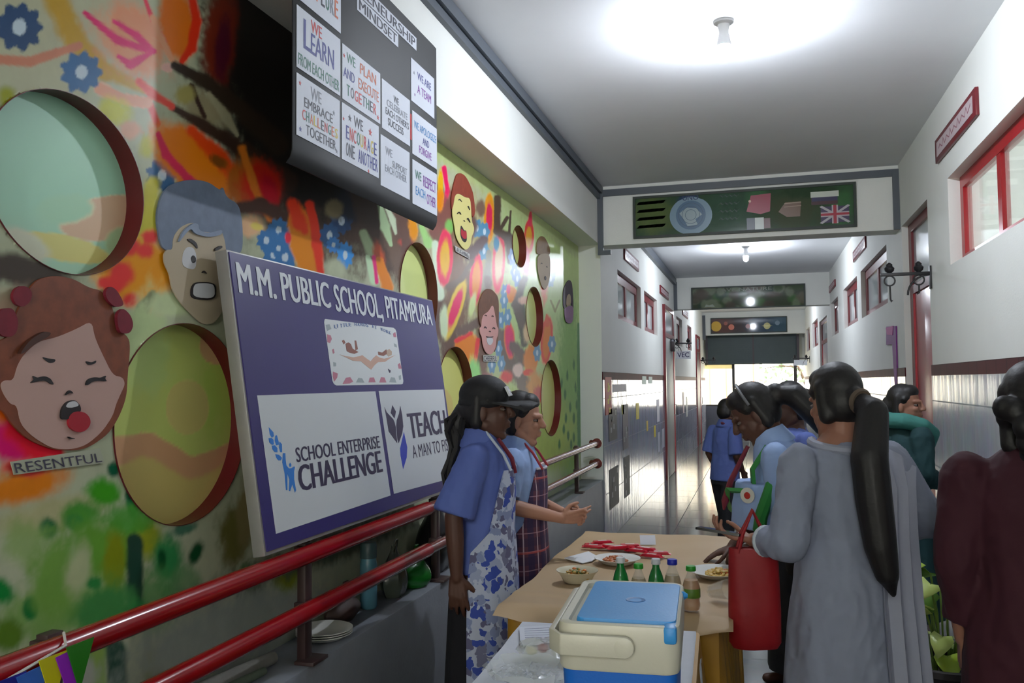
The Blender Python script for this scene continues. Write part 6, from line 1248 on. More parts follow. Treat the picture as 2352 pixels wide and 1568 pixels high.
def arc_panel(f, rows, m, name, t, th=.006, n=26, fold=0):
    """cloth panel wrapped round the body: rows of (z, rx, ry, cy, half angle) centred on the front"""
    out, inn = [], []
    for i, (z, rx, ry, cy, ha) in enumerate(rows):
        o_, i_ = [], []
        for j in range(n):
            a = PI/2+math.radians(ha)*(1-2*j/(n-1)); w = 1+fold*math.cos(9*a+z*3)*(i/(len(rows)-1))
            for lst, d in ((o_, th), (i_, 0)): lst.append(f.T((rx*f.k*w+d)*math.cos(a), cy*f.k+(ry*f.k*w+d)*math.sin(a), z*f.k))
        out.append(o_); inn.append(i_)
    q = MB(); q.loft([a+b[::-1] for a, b in zip(out, inn)], 0, True, True); return build(name, q, m, t, local=True, ang=50)
def plaid_mat():
    m = bpy.data.materials.new('plaid cotton'); m.use_nodes = True; nt = m.node_tree; b = nt.nodes['Principled BSDF']; b.inputs['Roughness'].default_value = .8
    tc = nt.nodes.new('ShaderNodeTexCoord'); sp = nt.nodes.new('ShaderNodeSeparateXYZ'); nt.links.new(tc.outputs['Object'], sp.inputs[0])
    at = nt.nodes.new('ShaderNodeMath'); at.operation = 'ARCTAN2'; nt.links.new(sp.outputs['X'], at.inputs[0]); nt.links.new(sp.outputs['Y'], at.inputs[1]); ad = nt.nodes.new('ShaderNodeMath'); ad.operation = 'MULTIPLY_ADD'; ad.inputs[1].default_value = .16; ad.inputs[2].default_value = 3; nt.links.new(at.outputs[0], ad.inputs[0])
    cur = None
    def stripe(sock, period, lo, hi, c, prev, fac):
        mu = nt.nodes.new('ShaderNodeMath'); mu.operation = 'MULTIPLY'; mu.inputs[1].default_value = 1/period; nt.links.new(sock, mu.inputs[0])
        fr = nt.nodes.new('ShaderNodeMath'); fr.operation = 'FRACT'; nt.links.new(mu.outputs[0], fr.inputs[0])
        cp = nt.nodes.new('ShaderNodeMath'); cp.operation = 'COMPARE'; cp.inputs[1].default_value = (lo+hi)/2; cp.inputs[2].default_value = (hi-lo)/2; nt.links.new(fr.outputs[0], cp.inputs[0])
        f = nt.nodes.new('ShaderNodeMath'); f.operation = 'MULTIPLY'; f.inputs[1].default_value = fac; nt.links.new(cp.outputs[0], f.inputs[0])
        mx = nt.nodes.new('ShaderNodeMix'); mx.data_type = 'RGBA'; nt.links.new(f.outputs[0], mx.inputs[0])
        if prev is None: mx.inputs[6].default_value = lin((92,52,70))+(1,)
        else: nt.links.new(prev, mx.inputs[6])
        mx.inputs[7].default_value = lin(c)+(1,); return mx.outputs[2]
    cur = stripe(ad.outputs[0], .075, .0, .45, (40,36,74), None, .75); cur = stripe(sp.outputs['Z'], .075, .0, .45, (44,36,70), cur, .6)
    cur = stripe(ad.outputs[0], .075, .68, .75, (210,190,200), cur, .8); cur = stripe(sp.outputs['Z'], .075, .68, .73, (200,160,170), cur, .55); cur = stripe(sp.outputs['Z'], .15, .3, .36, (190,80,70), cur, .6)
    nt.links.new(cur, b.inputs['Base Color']); return m
def floral_mat():
    m = bpy.data.materials.new('blue floral cotton'); m.use_nodes = True; nt = m.node_tree; b = nt.nodes['Principled BSDF']; b.inputs['Roughness'].default_value = .8
    tc = nt.nodes.new('ShaderNodeTexCoord'); nz = nt.nodes.new('ShaderNodeTexNoise'); nz.inputs['Scale'].default_value = 26; nz.inputs['Detail'].default_value = 2; nt.links.new(tc.outputs['Object'], nz.inputs['Vector'])
    mxv = nt.nodes.new('ShaderNodeMix'); mxv.data_type = 'RGBA'; mxv.blend_type = 'ADD'; mxv.inputs[0].default_value = .07; nt.links.new(tc.outputs['Object'], mxv.inputs[6]); nt.links.new(nz.outputs['Color'], mxv.inputs[7])
    vo = nt.nodes.new('ShaderNodeTexVoronoi'); vo.inputs['Scale'].default_value = 27; nt.links.new(mxv.outputs[2], vo.inputs['Vector'])
    sp = nt.nodes.new('ShaderNodeSeparateColor'); nt.links.new(vo.outputs['Color'], sp.inputs[0])
    cr = nt.nodes.new('ShaderNodeValToRGB'); cr.color_ramp.interpolation = 'CONSTANT'; e = cr.color_ramp.elements; e[0].position = 0; e[0].color = lin((52,74,160))+(1,); e[1].position = .2; e[1].color = lin((92,92,124))+(1,)
    for p, c in ((.4, (128,140,178)), (.55, (178,186,206)), (.7, (110,112,140)), (.85, (150,160,190))): x = e.new(p); x.color = lin(c)+(1,)
    nt.links.new(sp.outputs[0], cr.inputs[0])
    dr = nt.nodes.new('ShaderNodeMath'); dr.operation = 'GREATER_THAN'; dr.inputs[1].default_value = .62; nt.links.new(vo.outputs['Distance'], dr.inputs[0])
    mx = nt.nodes.new('ShaderNodeMix'); mx.data_type = 'RGBA'; nt.links.new(dr.outputs[0], mx.inputs[0]); nt.links.new(cr.outputs[0], mx.inputs[6]); mx.inputs[7].default_value = lin((176,184,206))+(1,); nt.links.new(mx.outputs[2], b.inputs['Base Color']); return m
def shirt(f, arms, m, t, hem=.86, to=.85, fl=1.08, name='shirt', hemw=1.0, front=0):
    q = MB(); n = 30
    q.loft([f.ring(z, rx*w, ry*w, cy, n, .012, 7, z*20) for z, rx, ry, cy, w in ((hem, .166, .128, front, hemw), (.95, .158, .122, front*.8, 1), (1.05, .15, .112, .006+front*.5, 1), (1.18, .158, .116, .006+front*.2, 1), (1.28, .16, .098, 0, 1), (1.335, .108, .078, 0, 1), (1.365, .066, .062, -.004, 1))])
    for a, e, w in arms: sleeve(q, a, e, w, f.k, to, .062, .064, fl)
    return grow(name, q, m, t, .007, 3, wr=.006)

# --- girl in the black cap
f = Fig(1.52, 0, 0, 0, 0); k = f.k
t = person('person in a black cap, blue shirt and blue floral apron by the food table', (-1.035, 3.17), (.985, .17), 1.5)
R = (V((f.sh, -.005, f.shz-.02)), V((f.sh+.045, -.075, 1.02)), V((f.sh+.045, -.065, .80))); L = (V((-f.sh, -.005, f.shz-.02)), V((-f.sh-.04, -.04, 1.02)), V((-f.sh-.03, .0, .80)))
m = MB(); f.head(m); f.trunk(m); f.legs(m)
for a in (R, L): arm(m, *a, k)
hand(m, R[2], (0, .06, -1), (-1, 0, 0), (0, 1, 0), .35, k); hand(m, L[2], (0, .1, -1), (1, 0, 0), (0, 1, 0), .35, k)
grow('body', m, SKD, t, .0045, 2); f.eyes(t)
shirt(f, (R, L), SHIRT, t, .84, .98, 1.28); collar(f, t, SHIRT)
q = MB(); q.loft([f.ring(z, rx, ry, 0, 36, fo, 9, 1) for z, rx, ry, fo in ((.12, .19, .16, .05), (.4, .18, .15, .04), (.7, .168, .135, .02), (.9, .142, .112, 0))]); build('black_skirt', q, mat('black skirt cloth', (22,22,28), .85, bump=.2, bscale=9), t, local=True)
ap = arc_panel(f, [(1.235, .13, .125, .004, 40), (1.15, .16, .128, .004, 52), (1.0, .160, .122, .004, 70), (.93, .17, .128, .004, 100), (.8, .183, .135, .004, 105), (.6, .19, .142, .004, 105), (.40, .198, .15, .004, 104)], floral_mat(), 'apron', t, .006, 30, .035)
q = MB()
for x in (-1, 1): q.tube([f.T(x*.085*k, .13*k, 1.235*k), f.T(x*.085*k, .1*k, 1.3*k), f.T(x*.06*k, .03*k, 1.385*k), f.T(0, -.075*k, 1.375*k)], .0055, 8)
build('apron_strap', q, mat('apron strap', (190,200,214), .8), ap, local=True)
q = MB(); q.tube([f.T(.05*k, .075*k, 1.36*k), f.T(.03*k, .127*k, 1.28*k), f.T(.012*k, .14*k, 1.22*k)], [.007, .009, .007], 8); build('tie', q, TIE, t, local=True)
q = MB(); q.ell(f.hp(0, -.012, .062), (.088*k, .104*k, .082*k), f.hR, 26); q.ell(f.hp(0, -.02, .03), (.087*k, .1*k, .04*k), f.hR, 24)
cap = grow('cap', q, mat('black cap twill', (20,20,24), .7, bump=.1, bscale=150), t, .006, 2)
q = MB(); rows = []
for i in range(11):
    a = -1.15+2.3*i/10; b0_, b1_ = .075, .185*math.cos(a*.75); rows.append([f.hp(.082*math.sin(a), .065*math.cos(a)+.0, .036), f.hp(.094*math.sin(a), .06+b1_*.62, .002+.035*math.cos(a)), f.hp(.088*math.sin(a)*.9, .07+b1_*.78, .0-.018+.045*math.cos(a)), f.hp(.088*math.sin(a)*.9, .07+b1_*.78, -.026+.045*math.cos(a)), f.hp(.094*math.sin(a), .06+b1_*.62, -.008+.035*math.cos(a)), f.hp(.082*math.sin(a), .065*math.cos(a), .028)])
q.loft(rows); build('brim', q, mat('black cap twill', (20,20,24)), cap, local=True)
q = MB()
for x0_, x1_, za, zb in ((-.03, -.022, .05, .085), (-.03, .0, .066, .074), (-.004, .004, .05, .085), (.008, .016, .05, .085), (.012, .03, .058, .066), (.024, .032, .05, .085)):
    q.box(f.hp((x0_+x1_)/2*1.25, .098-((za+zb)/2-.05)*.55, (za+zb)/2+.008), ((x1_-x0_)*k*1.3, .008, (zb-za)*k*1.2), f.hR @ Euler((.45, 0, 0)).to_matrix())
build('cap_logo', q, mat('white embroidery', (220,222,226), .7), cap, local=True)
def tail(h): h.cap(f.hp(0, -.09, .0), .04, f.hp(.01, -.12, -.06), .045)
hairdo(f, t, extra=tail)
q = MB(); rr = random.Random(3)
for i in range(26):
    x, r = rr.uniform(-.05, .05), rr.uniform(.008, .014); ln = rr.uniform(.26, .42); yb = rr.uniform(-.03, .03); ph = rr.uniform(0, 6)
    q.tube([f.hp(x*.5, -.1+yb*.4, -.01)]+[f.hp(x*(1+.5*s_)+.012*math.sin(9*s_+ph), -.118+yb-.012*s_+.014*math.cos(11*s_+ph), -.04-ln*s_) for s_ in (0, .15, .3, .45, .6, .75, .9, 1)], [r]*7+[r*.6, r*.2], 6)
build('curly_ponytail', q, HAIR, t, local=True)

# --- student in the plaid apron
f = Fig(1.46, 0, -3, 6, 0); k = f.k
t = person('person in a maroon plaid apron, hands clasped, behind the capped person', (-1.01, 3.60), (.99, .1), 1.46)
R = (V((f.sh, 0, f.shz-.02)), V((f.sh+.035, -.03, 1.0)), V((.045, .19, .93))); L = (V((-f.sh, 0, f.shz-.02)), V((-f.sh-.035, -.02, 1.0)), V((-.05, .195, .935)))
m = MB(); f.head(m); f.trunk(m); f.legs(m)
for a in (R, L): arm(m, *a, k)
hand(m, R[2], (-.35, 1, .05), (-.95, -.3, .25), (0, .2, 1), .3, k*.92, extra=(.18, .3, .42, .5)); hand(m, L[2], (.35, 1, -.02), (.95, -.3, -.3), (0, .2, 1), .5, k*.92, extra=(.35, .5, .55, .6))
grow('body', m, SKL, t, .0042, 2); f.eyes(t)
shirt(f, (R, L), SHIRT2, t, .84, .8, 1.1); collar(f, t, SHIRT2)
pm = plaid_mat()
ap = arc_panel(f, [(1.245, .128, .128, .004, 42), (1.15, .162, .13, .004, 54), (1.0, .162, .124, .004, 70), (.93, .17, .128, .004, 96), (.8, .183, .135, .004, 100), (.6, .19, .14, .004, 100), (.45, .195, .146, .004, 98)], pm, 'apron', t, .006, 30, .03)
q = MB(); q.tube([f.T(.128*k*math.cos(a), .004*k+.131*k*math.sin(a), 1.247*k) for a in [PI/2+math.radians(42)*(1-2*j/14) for j in range(15)]], .006, 8); build('apron_edging', q, mat('pale edging', (190,190,200), .8), ap, local=True)
q = MB()
for x in (-1, 1): q.tube([f.T(x*.085*k, .132*k, 1.245*k), f.T(x*.075*k, .085*k, 1.32*k), f.T(x*.05*k, .02*k, 1.385*k), f.T(0, -.07*k, 1.38*k)], .0055, 8)
build('lanyard', q, mat('red lanyard', (150,34,44), .6), t, local=True)
q = MB()
for x in (-.085, .085): q.loft([[V((x*k+.062*math.cos(a), .062*math.sin(a), z*k)) for a in [2*PI*i/16 for i in range(16)]] for z in (.09, .5, .84)])
build('trousers', q, DARKT, t, local=True); hairdo(f, t, extra=lambda h: h.cap(f.hp(0, -.1, -.02), .035, f.hp(0, -.12, -.16), .02))

# --- bending student
f = Fig(1.53, 20, 0, 34, .0); k = f.k
t = person('person in pale blue shirt with green sash and badge bending over the table', (.205, 3.60), (-1, .04), 1.5)
sc = f.T(0, 0, f.shz-.02); R = (f.T(f.sh, 0, f.shz-.02), V((f.sh+.03, .20, .97)), V((.09, .33, .815))); L = (f.T(-f.sh, 0, f.shz-.02), V((-f.sh-.02, .09, .96)), V((-.1, .24, .86)))
m = MB(); f.head(m); f.trunk(m); f.legs(m, ((-.09, .02), (.09, -.06)))
for a in (R, L): arm(m, *a, k)
hand(m, R[2], (-.15, 1, -.42), (0, -.3, -1), (-1, 0, 0), .22, k*.95, .22); hand(m, L[2], (.2, .8, -.3), (0, -.3, -1), (1, 0, 0), .5, k*.95)
grow('body', m, SKD, t, .0045, 2); f.eyes(t)
q = MB(); n = 30; rings = []
for z, cy, rx, ry in ((.925, .185, .165, .145), (1.0, .19, .16, .135), (1.1, .185, .158, .12)): rings.append([V((rx*k*math.cos(a)*(1+.02*math.cos(7*a)), cy+ry*k*math.sin(a)*(1+.02*math.cos(7*a)), z)) for a in [2*PI*i/n for i in range(n)]])
q.loft(rings); q.loft([f.ring(z, rx, ry, cy, n) for z, rx, ry, cy in ((1.0, .15, .115, .0), (1.1, .155, .118, .01), (1.2, .16, .12, .006), (1.29, .162, .1, 0), (1.34, .11, .08, 0), (1.375, .068, .064, -.004))])
for a, e, w in (R, L): sleeve(q, a, e, w, k, .9, .062, .062, 1.2)
grow('shirt', q, SHIRT2, t, .007, 3, wr=.006); collar(f, t, SHIRT2)
GS = mat('green sash', (40,130,56), .6, var=.15)
q = MB(); pts = [f.T(-.13*k, .02, 1.335*k), f.T(-.125*k, .1, 1.27*k), f.T(-.09*k, .128, 1.18*k), V((-.09, .33, 1.07)), V((-.02, .335, 1.02)), V((.06, .33, .97))]
rings = []
for i, p in enumerate(pts): rings.append([p+V((-.022, .004, .014)), p+V((.022, .012, -.0)), p+V((.022, .0, -.012)), p+V((-.022, -.01, .0))])
q.loft(rings); q2 = q; sash = build('sash', q2, GS, t, local=True)
q = MB(); q.tube([f.T(-.15*k, -.02, 1.30*k), V((-.19, .16, 1.1)), V((-.185, .2, .99)), V((-.17, .21, .93))], .024, 8); build('sash_tail', q, GS, sash, local=True)
q = MB(); q.lathe([(.03, -.012), (.03, -.008), (.001, -.006)], (-.165, .255, 1.06), (-1, .5, 0), 20); bd = build('badge', q, mat('badge white', (206,206,196), .4), t, local=True)
q = MB(); q.lathe([(.014, -.0075), (.012, -.004), (.001, -.003)], (-.165, .255, 1.06), (-1, .5, 0), 16); build('badge_centre', q, mat('badge red', (180,50,40), .4), bd, local=True)
q = MB(); q.tube([f.T(-.03, .09, 1.36*k), V((-.05, .32, 1.1)), V((-.04, .345, 1.02)), V((-.03, .35, .985))], [.008, .012, .015, .005], 8); build('tie', q, TIE, t, local=True)
q = MB(); q.loft([[V((x*k+.07*math.cos(a), dy+.07*math.sin(a), z*k)) for a in [2*PI*i/16 for i in range(16)]] for x, dy, z in ((-.09, .02, .09), (-.09, .02, .5), (-.08, .0, .82))]); q.loft([[V((x*k+.07*math.cos(a), dy+.07*math.sin(a), z*k)) for a in [2*PI*i/16 for i in range(16)]] for x, dy, z in ((.09, -.06, .09), (.09, -.03, .5), (.08, .0, .82))]); q.loft([f.ring(z, .158, .122, 0) for z in (.78, .9, .95)]); grow('trousers', q, DARKT, t, .009, 2)
def pony(h): h.ell(f.hp(0, -.125, .02), (.04*k, .045*k, .05*k), f.hR); h.chain([f.hp(0, -.13, .02), f.hp(-.015, -.185, -.03), f.hp(-.02, -.2, -.12), f.hp(-.02, -.19, -.19)], [.035*k, .05*k, .05*k, .03*k])
hairdo(f, t, extra=pony)
q = MB(); q.tube([f.hp(.085*math.cos(a), -.0-.01, .045+.1*math.sin(a)) for a in [PI*i/14 for i in range(15)]], .006, 8); build('hair_band', q, mat('grey hair band', (110,112,116), .4), t, local=True)

# --- woman in grey with the long ponytail
f = Fig(1.55, 2, 2, 12, .0, .165); k = f.k
t = person('person in a pale grey kurta with a hip length black ponytail, seen from behind', (.26, 2.97), (-.5, .866), 1.55)
L = (V((-f.sh, 0, f.shz-.025)), V((-f.sh-.085, -.05, 1.0)), V((-.275, .105, .985))); R = (V((f.sh, 0, f.shz-.025)), V((f.sh+.12, -.03, 1.045)), V((.17, .2, 1.0)))
m = MB(); f.head(m); f.trunk(m); f.legs(m)
for a in (R, L): arm(m, *a, k)
hand(m, L[2], (-.72, .5, .1), (.1, .1, 1), (0, 1, .1), .5, k*.95, .1, .9); hand(m, R[2], (-.8, .4, .1), (-.2, 0, 1), (0, 1, 0), .5, k*.95)
grow('body', m, SKM, t, .0045, 2); f.eyes(t)
GREY = mat('pale grey kurta cotton', (132,138,156), .85, var=.1, scale=6, bump=.5, bscale=8)
q = MB(); n = 40
q.loft([f.ring(z, rx, ry, cy, n, fo, 8, 2) for z, rx, ry, cy, fo in ((.16, .25, .205, .0, .04), (.4, .235, .19, 0, .035), (.62, .215, .168, 0, .02), (.82, .196, .15, 0, .012), (.92, .18, .138, 0, .008), (1.04, .152, .12, .004, .005), (1.18, .165, .13, .006, 0), (1.28, .165, .105, 0, 0), (1.325, .125, .085, 0, 0), (1.345, .085, .068, 0, 0))])
sleeve(q, *L, k, 1.62, .064, .062, 1.05); sleeve(q, *R, k, 1.6, .064, .062, 1.05)
kurta = grow('kurta', q, GREY, t, .007, 3, wr=.009)
q = MB(); q.lathe([(.044, -.012), (.051, 0), (.046, .01), (.04, 0)], L[1]+(L[2]-L[1])*.62, L[2]-L[1], 20, capped=False); build('sleeve_cuff', q, mat('pale grey cuff', (186,196,204), .8), kurta, local=True)
# dupatta over the right shoulder
DUP = mat('grey dupatta', (148,152,168), .8, var=.06, scale=7, bump=.3, bscale=10)
q = MB(); rows = []
for i, (x, y, z, w) in enumerate(((.06, .135, 1.05, .06), (.085, .14, 1.18, .06), (.11, .1, 1.30, .065), (.125, .03, 1.345, .075), (.135, -.06, 1.32, .085), (.11, -.135, 1.2, .075), (.1, -.145, 1.05, .08), (.095, -.16, .85, .085), (.095, -.185, .6, .09), (.095, -.205, .35, .095))):
    row = [];
    for j in range(13):
        s_ = -1+j/6; row.append(V(((x+w*s_)*k, (y+(.012*math.cos(s_*9))+.03*s_*(1 if i > 4 else 0)*(s_ > 0)*1.2)*k, (z-.06*(s_ > 0)*s_*(i in (2, 3, 4)))*k)))
    rows.append(row+[p+V((0, .008 if i > 3 else -.008, -.006)) for p in row[::-1]])
q.loft(rows); build('dupatta', q, DUP, t, local=True, ang=60)
q = MB(); q.tube([f.T(.1*k*math.sin(a), -.085*k*math.cos(a)-.005, (1.335-.02*math.cos(a))*k) for a in [-2.2+4.4*i/16 for i in range(17)]], .016, 8); build('neck_fold', q, DUP, kurta, local=True)
def bun(h): h.ell(f.hp(0, -.108, -.005), (.034*k, .034*k, .04*k), f.hR)
hairdo(f, t, extra=bun)
q = MB(); pts = [f.hp(0, -.115, -.01), f.hp(.02, -.155, -.06), V((-.03, -.165, 1.26)), V((-.025, -.175, 1.13)), V((-.015, -.185, 1.0)), V((.0, -.19, .92)), V((.02, -.19, .86))]
q.chain(pts, [.03, .048, .055, .054, .048, .036, .01]); grow('ponytail', q, HAIR, t, .006, 2)
q = MB(); q.lathe([(.036, -.01), (.042, 0), (.036, .01)], f.hp(.005, -.125, -.018), f.hR @ V((0, -1, -.4)), 20); build('hair_tie', q, mat('brown hair tie', (84,70,58), .6), t, local=True)
# phone and bag held by her
Pm = t.matrix_basis; pw = Pm @ (L[2]+V((-.085, .06, .022)))
ph = thing('phone', 'dark phone held flat in the hand of the woman in grey', 'phone', pw, t.rotation_euler[2]+.55); q = MB(); q.loft([rrect(.072, .15, .01, z) for z in (-.004, .004)]); pc = build('phone_case', q, mat('phone black', (26,26,30), .3), ph, local=True); ph.rotation_euler = (.1, .12, t.rotation_euler[2]+.9)
q = MB(); q.loft([rrect(.066, .142, .008, z) for z in (.0042, .0048)]); build('phone_screen', q, mat('phone glass', (60,64,70), .08), pc, local=True)
bw = Pm @ (L[1]*.35+L[2]*.65)
REDB = mat('red bag fabric', (140,10,20), .6, var=.12, scale=6, bump=.25, bscale=8)
bg_ = thing('cloth_bag', 'plain red cloth bag hanging below the phone hand of the woman in grey', 'bag', (bw.x-.035, bw.y+.01, .65), math.radians(12)); q = MB(); N = 26
q.loft([[V((w*(math.cos(a)), d*math.sin(a)*(1+.12*math.cos(3*a+z*9)), z)) for a in [2*PI*i/N for i in range(N)]] for w, d, z in ((.07, .03, 0), (.082, .045, .02), (.083, .05, .12), (.08, .04, .24), (.078, .03, .315))]); bb = build('bag_body', q, REDB, bg_, local=True)
q = MB()
for y in (-.018, .018): q.tube([V((-.05, y, .3)), V((-.035, y*.8, .36)), V((0, y*.5, .435)), V((.035, y*.8, .36)), V((.05, y, .3))], .006, 8)
build('bag_handle', q, REDB, bb, local=True)

# --- boy walking away
f = Fig(1.35, 3, -8, 8); k = f.k
t = person('person in a blue shirt and dark trousers with a lanyard, farther down the corridor', (-.29, 7.45), (.72, .69), 1.35)
R = (V((f.sh, 0, f.shz-.02)), V((f.sh+.035, -.02, .885)), V((f.sh-.02, .1, .74))); L = (V((-f.sh, 0, f.shz-.02)), V((-f.sh-.03, -.03, .89)), V((-f.sh, .06, .72)))
m = MB(); f.head(m); f.trunk(m); f.legs(m, ((-.085, .05), (.085, -.07)))
for a in (R, L): arm(m, *a, k)
hand(m, R[2], (-.2, .5, -.8), (-1, 0, 0), (0, 1, 0), .4, k); hand(m, L[2], (0, .3, -1), (1, 0, 0), (0, 1, 0), .4, k)
grow('body', m, SKD, t, .0055, 2); shirt(f, (R, L), SHIRT, t, .80, .95, 1.15, hemw=1.02); collar(f, t, SHIRT); hairdo(f, t, low=-.02)
q = MB(); q.tube([f.T(-.06*k, .06, 1.3*k), f.T(-.055*k, -.03, 1.375*k), f.T(.04*k, -.07, 1.36*k), f.T(.085*k, .0, 1.33*k), f.T(.06*k, .115, 1.2*k), f.T(.02*k, .125, 1.02*k)], .012, 8); build('lanyard', q, mat('maroon lanyard', (96,34,58), .6), t, local=True)
q = MB(); q.chain([V((-.08*k, .0, .8*k)), V((-.085*k, .06, .45*k)), V((-.085*k, .04, .1*k))], [.092*k, .075*k, .068*k]); q.chain([V((.08*k, 0, .8*k)), V((.085*k, -.04, .45*k)), V((.085*k, -.08, .1*k))], [.092*k, .075*k, .068*k]); q.loft([f.ring(z, .15, .118, 0) for z in (.76, .84, .9)]); grow('trousers', q, DARKT, t, .008, 3)

# --- person hidden behind the bending student
f = Fig(1.49, 0, 0, 10); k = f.k
t = person('person mostly hidden behind the bending student, only dark hair showing', (.155, 4.5), (-.9, -.4), 1.5)
R = (V((f.sh, 0, f.shz-.02)), V((f.sh+.03, -.02, 1.0)), V((f.sh, .08, .8))); L = (V((-f.sh, 0, f.shz-.02)), V((-f.sh-.03, -.02, 1.0)), V((-f.sh, .08, .8)))
m = MB(); f.head(m); f.trunk(m); f.legs(m)
for a in (R, L): arm(m, *a, k); hand(m, a[2], (0, .3, -1), (-1 if a is R else 1, 0, 0), (0, 1, 0), .4, k)
grow('body', m, SKD, t, .0055, 2); f.eyes(t); shirt(f, (R, L), SHIRT, t, .82, .85, 1.1); hairdo(f, t, extra=lambda h: h.ell(f.hp(0, -.115, .03), (.045, .04, .045), f.hR))
q = MB(); q.loft([f.ring(z, rx, ry, 0, 30, .03, 8, 0) for z, rx, ry in ((.1, .18, .15), (.5, .17, .14), (.9, .15, .115))]); build('dark_skirt', q, DARKT, t, local=True)

# --- woman in teal by the red door
f = Fig(1.47, 0, -58, 0); k = f.k
t = person('person in dark teal with a green scarf, turning her head by the red door', (.78, 5.3), (.85, .5), 1.47)
R = (V((f.sh, 0, f.shz-.02)), V((f.sh+.03, -.01, .99)), V((f.sh-.03, .16, .9))); L = (V((-f.sh, 0, f.shz-.02)), V((-f.sh-.03, -.02, .99)), V((-f.sh+.02, .12, .84)))
m = MB(); f.head(m); f.trunk(m); f.legs(m)
for a in (R, L): arm(m, *a, k); hand(m, a[2], (0, .8, -.4), (-1 if a is R else 1, 0, 0), (0, 0, 1), .45, k)
grow('body', m, SKM, t, .005, 2); f.eyes(t)
TEAL = mat('dark teal kurta', (24,62,66), .8, var=.15, scale=8, bump=.25, bscale=8); SCARF = mat('teal green scarf', (62,128,120), .75, var=.15, scale=9, bump=.3, bscale=10)
q = MB(); q.loft([f.ring(z, rx, ry, 0, 34, fo, 8, 1) for z, rx, ry, fo in ((.2, .22, .18, .04), (.5, .205, .165, .03), (.8, .182, .14, .01), (.92, .17, .13, 0), (1.05, .15, .115, 0), (1.2, .162, .122, 0), (1.28, .163, .1, 0), (1.34, .1, .075, 0))])
sleeve(q, *R, k, 1.7, .07, .062); sleeve(q, *L, k, 1.7, .07, .062); grow('kurta', q, TEAL, t, .007, 3, wr=.008)
q = MB(); q.chain([V((-.09, .1, 1.16)), V((-.105, .06, 1.25)), V((-.08, -.05, 1.285)), V((0, -.085, 1.27)), V((.09, -.06, 1.27)), V((.13, .02, 1.245)), V((.1, .11, 1.2)), V((.04, .135, 1.12))], [.03, .04, .042, .045, .045, .042, .038, .03]); grow('scarf', q, SCARF, t, .006, 3)
def longhair(h): h.chain([f.hp(.0, -.08, .0), f.hp(0, -.11, -.1), f.hp(0, -.12, -.2)], [.07*k, .065*k, .04*k])
hairdo(f, t, low=-.1, extra=longhair)

# --- person in maroon at the right edge
f = Fig(1.54, 0, 4, 5, 0, .165); k = f.k
t = person('person in dark maroon with curly dark hair, arm hanging, cut off by the right edge', (.70, 2.58), (.16, .99), 1.54)
L = (V((-f.sh, 0, f.shz-.025)), V((-f.sh-.035, -.02, 1.0)), V((-f.sh-.025, .03, .79))); R = (V((f.sh, 0, f.shz-.025)), V((f.sh+.035, -.02, 1.0)), V((f.sh+.03, .06, .8)))
m = MB(); f.head(m); f.trunk(m); f.legs(m)
for a in (R, L): arm(m, *a, k)
hand(m, L[2], (-.02, .12, -1), (1, .1, 0), (.1, 1, 0), .38, k*1.05); hand(m, R[2], (0, .2, -1), (-1, 0, 0), (0, 1, 0), .38, k)
grow('body', m, SKM, t, .0045, 2); f.eyes(t)
MRN = mat('dark maroon kurta', (56,13,28), .85, var=.15, scale=7, bump=.25, bscale=8); BOT = mat('near black drape', (30,18,24), .85, var=.3, scale=6, bump=.25, bscale=8)
q = MB(); q.loft([f.ring(z, rx, ry, 0, 34, fo, 8, 1) for z, rx, ry, fo in ((.55, .215, .17, .03), (.8, .195, .15, .01), (.92, .18, .138, 0), (1.05, .16, .122, 0), (1.2, .168, .128, 0), (1.28, .166, .105, 0), (1.335, .115, .08, 0), (1.37, .075, .066, 0))])
sleeve(q, *L, k, 1.72, .074, .062); sleeve(q, *R, k, 1.72, .074, .062); grow('kurta', q, MRN, t, .007, 3, wr=.008)
q = MB(); q.loft([f.ring(z, rx, ry, 0, 34, .03, 8, 1) for z, rx, ry in ((.1, .21, .17), (.5, .2, .155), (.85, .175, .135))]); build('skirt', q, BOT, t, local=True)
q = MB(); q.loft([[V((x-.05, y, z)), V((x+.09, y-.01, z)), V((x+.09, y-.022, z)), V((x-.05, y-.012, z))] for x, y, z in ((.05, .13, 1.1), (.06, .1, 1.27), (.07, .0, 1.32), (.07, -.1, 1.27), (.07, -.15, 1.1), (.08, -.18, .8), (.08, -.2, .5))]); build('dupatta', q, BOT, t, local=True)
def curls(h):
    rr = random.Random(6)
    for i in range(22): p = f.hp(rr.uniform(-.085, .085), rr.uniform(-.12, -.03), rr.uniform(-.2, .02)); h.ell(p, (.03, .03, .034))
hairdo(f, t, low=-.1, extra=curls)
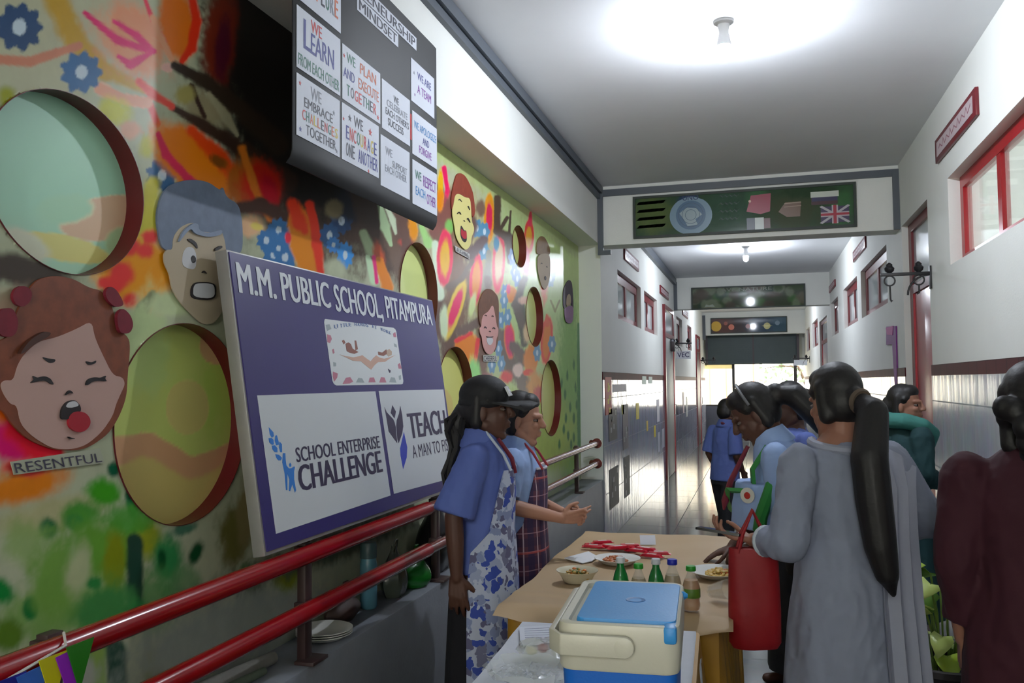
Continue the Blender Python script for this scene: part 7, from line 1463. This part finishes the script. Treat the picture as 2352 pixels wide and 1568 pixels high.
q = MB(); q.tube([f.hp(-.08+.0*math.cos(a), -.012+.009*math.cos(a), -.052+.009*math.sin(a)) for a in [2*PI*i/12 for i in range(13)]], .002, 6); build('earring', q, mat('earring gold', (200,160,80), .3, 1), t, local=True)

# ------------------------------------------------------------------ potted plant between the two women
t = thing('potted_plant', 'money plant with lime green leaves in a dark pot, low beside the maroon figure', 'plant', (.615, 3.42, 0)); c = V((.615, 3.42, 0))
q = MB(); q.lathe([(.10, 0), (.13, .03), (.15, .3), (.16, .46), (.17, .48), (.165, .5), (.14, .5), (.135, .44), (.01, .43)], c, n=28); build('pot', q, mat('dark clay pot', (40,34,34), .6, var=.2), t)
st = MB(); rr = random.Random(15); leaves = []
for i in range(26):
    a = rr.uniform(0, 6.3); rad = rr.uniform(.02, .17); z = rr.uniform(.52, .82)-.06*(rad > .14); p = c+V((rad*math.cos(a), rad*math.sin(a), z)); st.tube([c+V((.03*math.cos(a), .03*math.sin(a), .43)), (c+p)*.5+V((0, 0, .02+z*.3)), p], .004, 5); leaves.append((p, a))
build('stems', st, mat('plant stem', (110,140,50), .5), t)
LF = [mat('lime leaf', (168,196,58), .4, var=.2, scale=9), mat('pale lime leaf', (188,206,110), .4, var=.15, scale=9), mat('green leaf', (96,140,44), .4, var=.2, scale=9)]
for i, (p, a) in enumerate(leaves):
    q = MB(); s_ = rr.uniform(.06, .088); R_ = Euler((rr.uniform(-.5, .9), rr.uniform(-.6, .6), a-PI/2)).to_matrix(); ol = []
    for x, y in ((0, 0), (.45, -.12), (.62, .3), (.5, .75), (.25, 1.15), (0, 1.45), (-.25, 1.15), (-.5, .75), (-.62, .3), (-.45, -.12)): ol.append(p+R_ @ V((x*s_, y*s_, -.18*s_*(y**2)+abs(x)*.25*s_)))
    md = [p+R_ @ V((0, y*s_, -.18*s_*y*y-.02*s_)) for y in (.2, .8)]
    q.add(ol+md, [(0, 1, 10), (1, 2, 10), (2, 3, 11, 10), (3, 4, 11), (4, 5, 11), (5, 6, 11), (6, 7, 11), (7, 8, 10, 11), (8, 9, 10), (9, 0, 10)]); o = build('leaf', q, LF[i % 3], t, ang=0)
    so = o.modifiers.new('thick', 'SOLIDIFY'); so.thickness = .0012
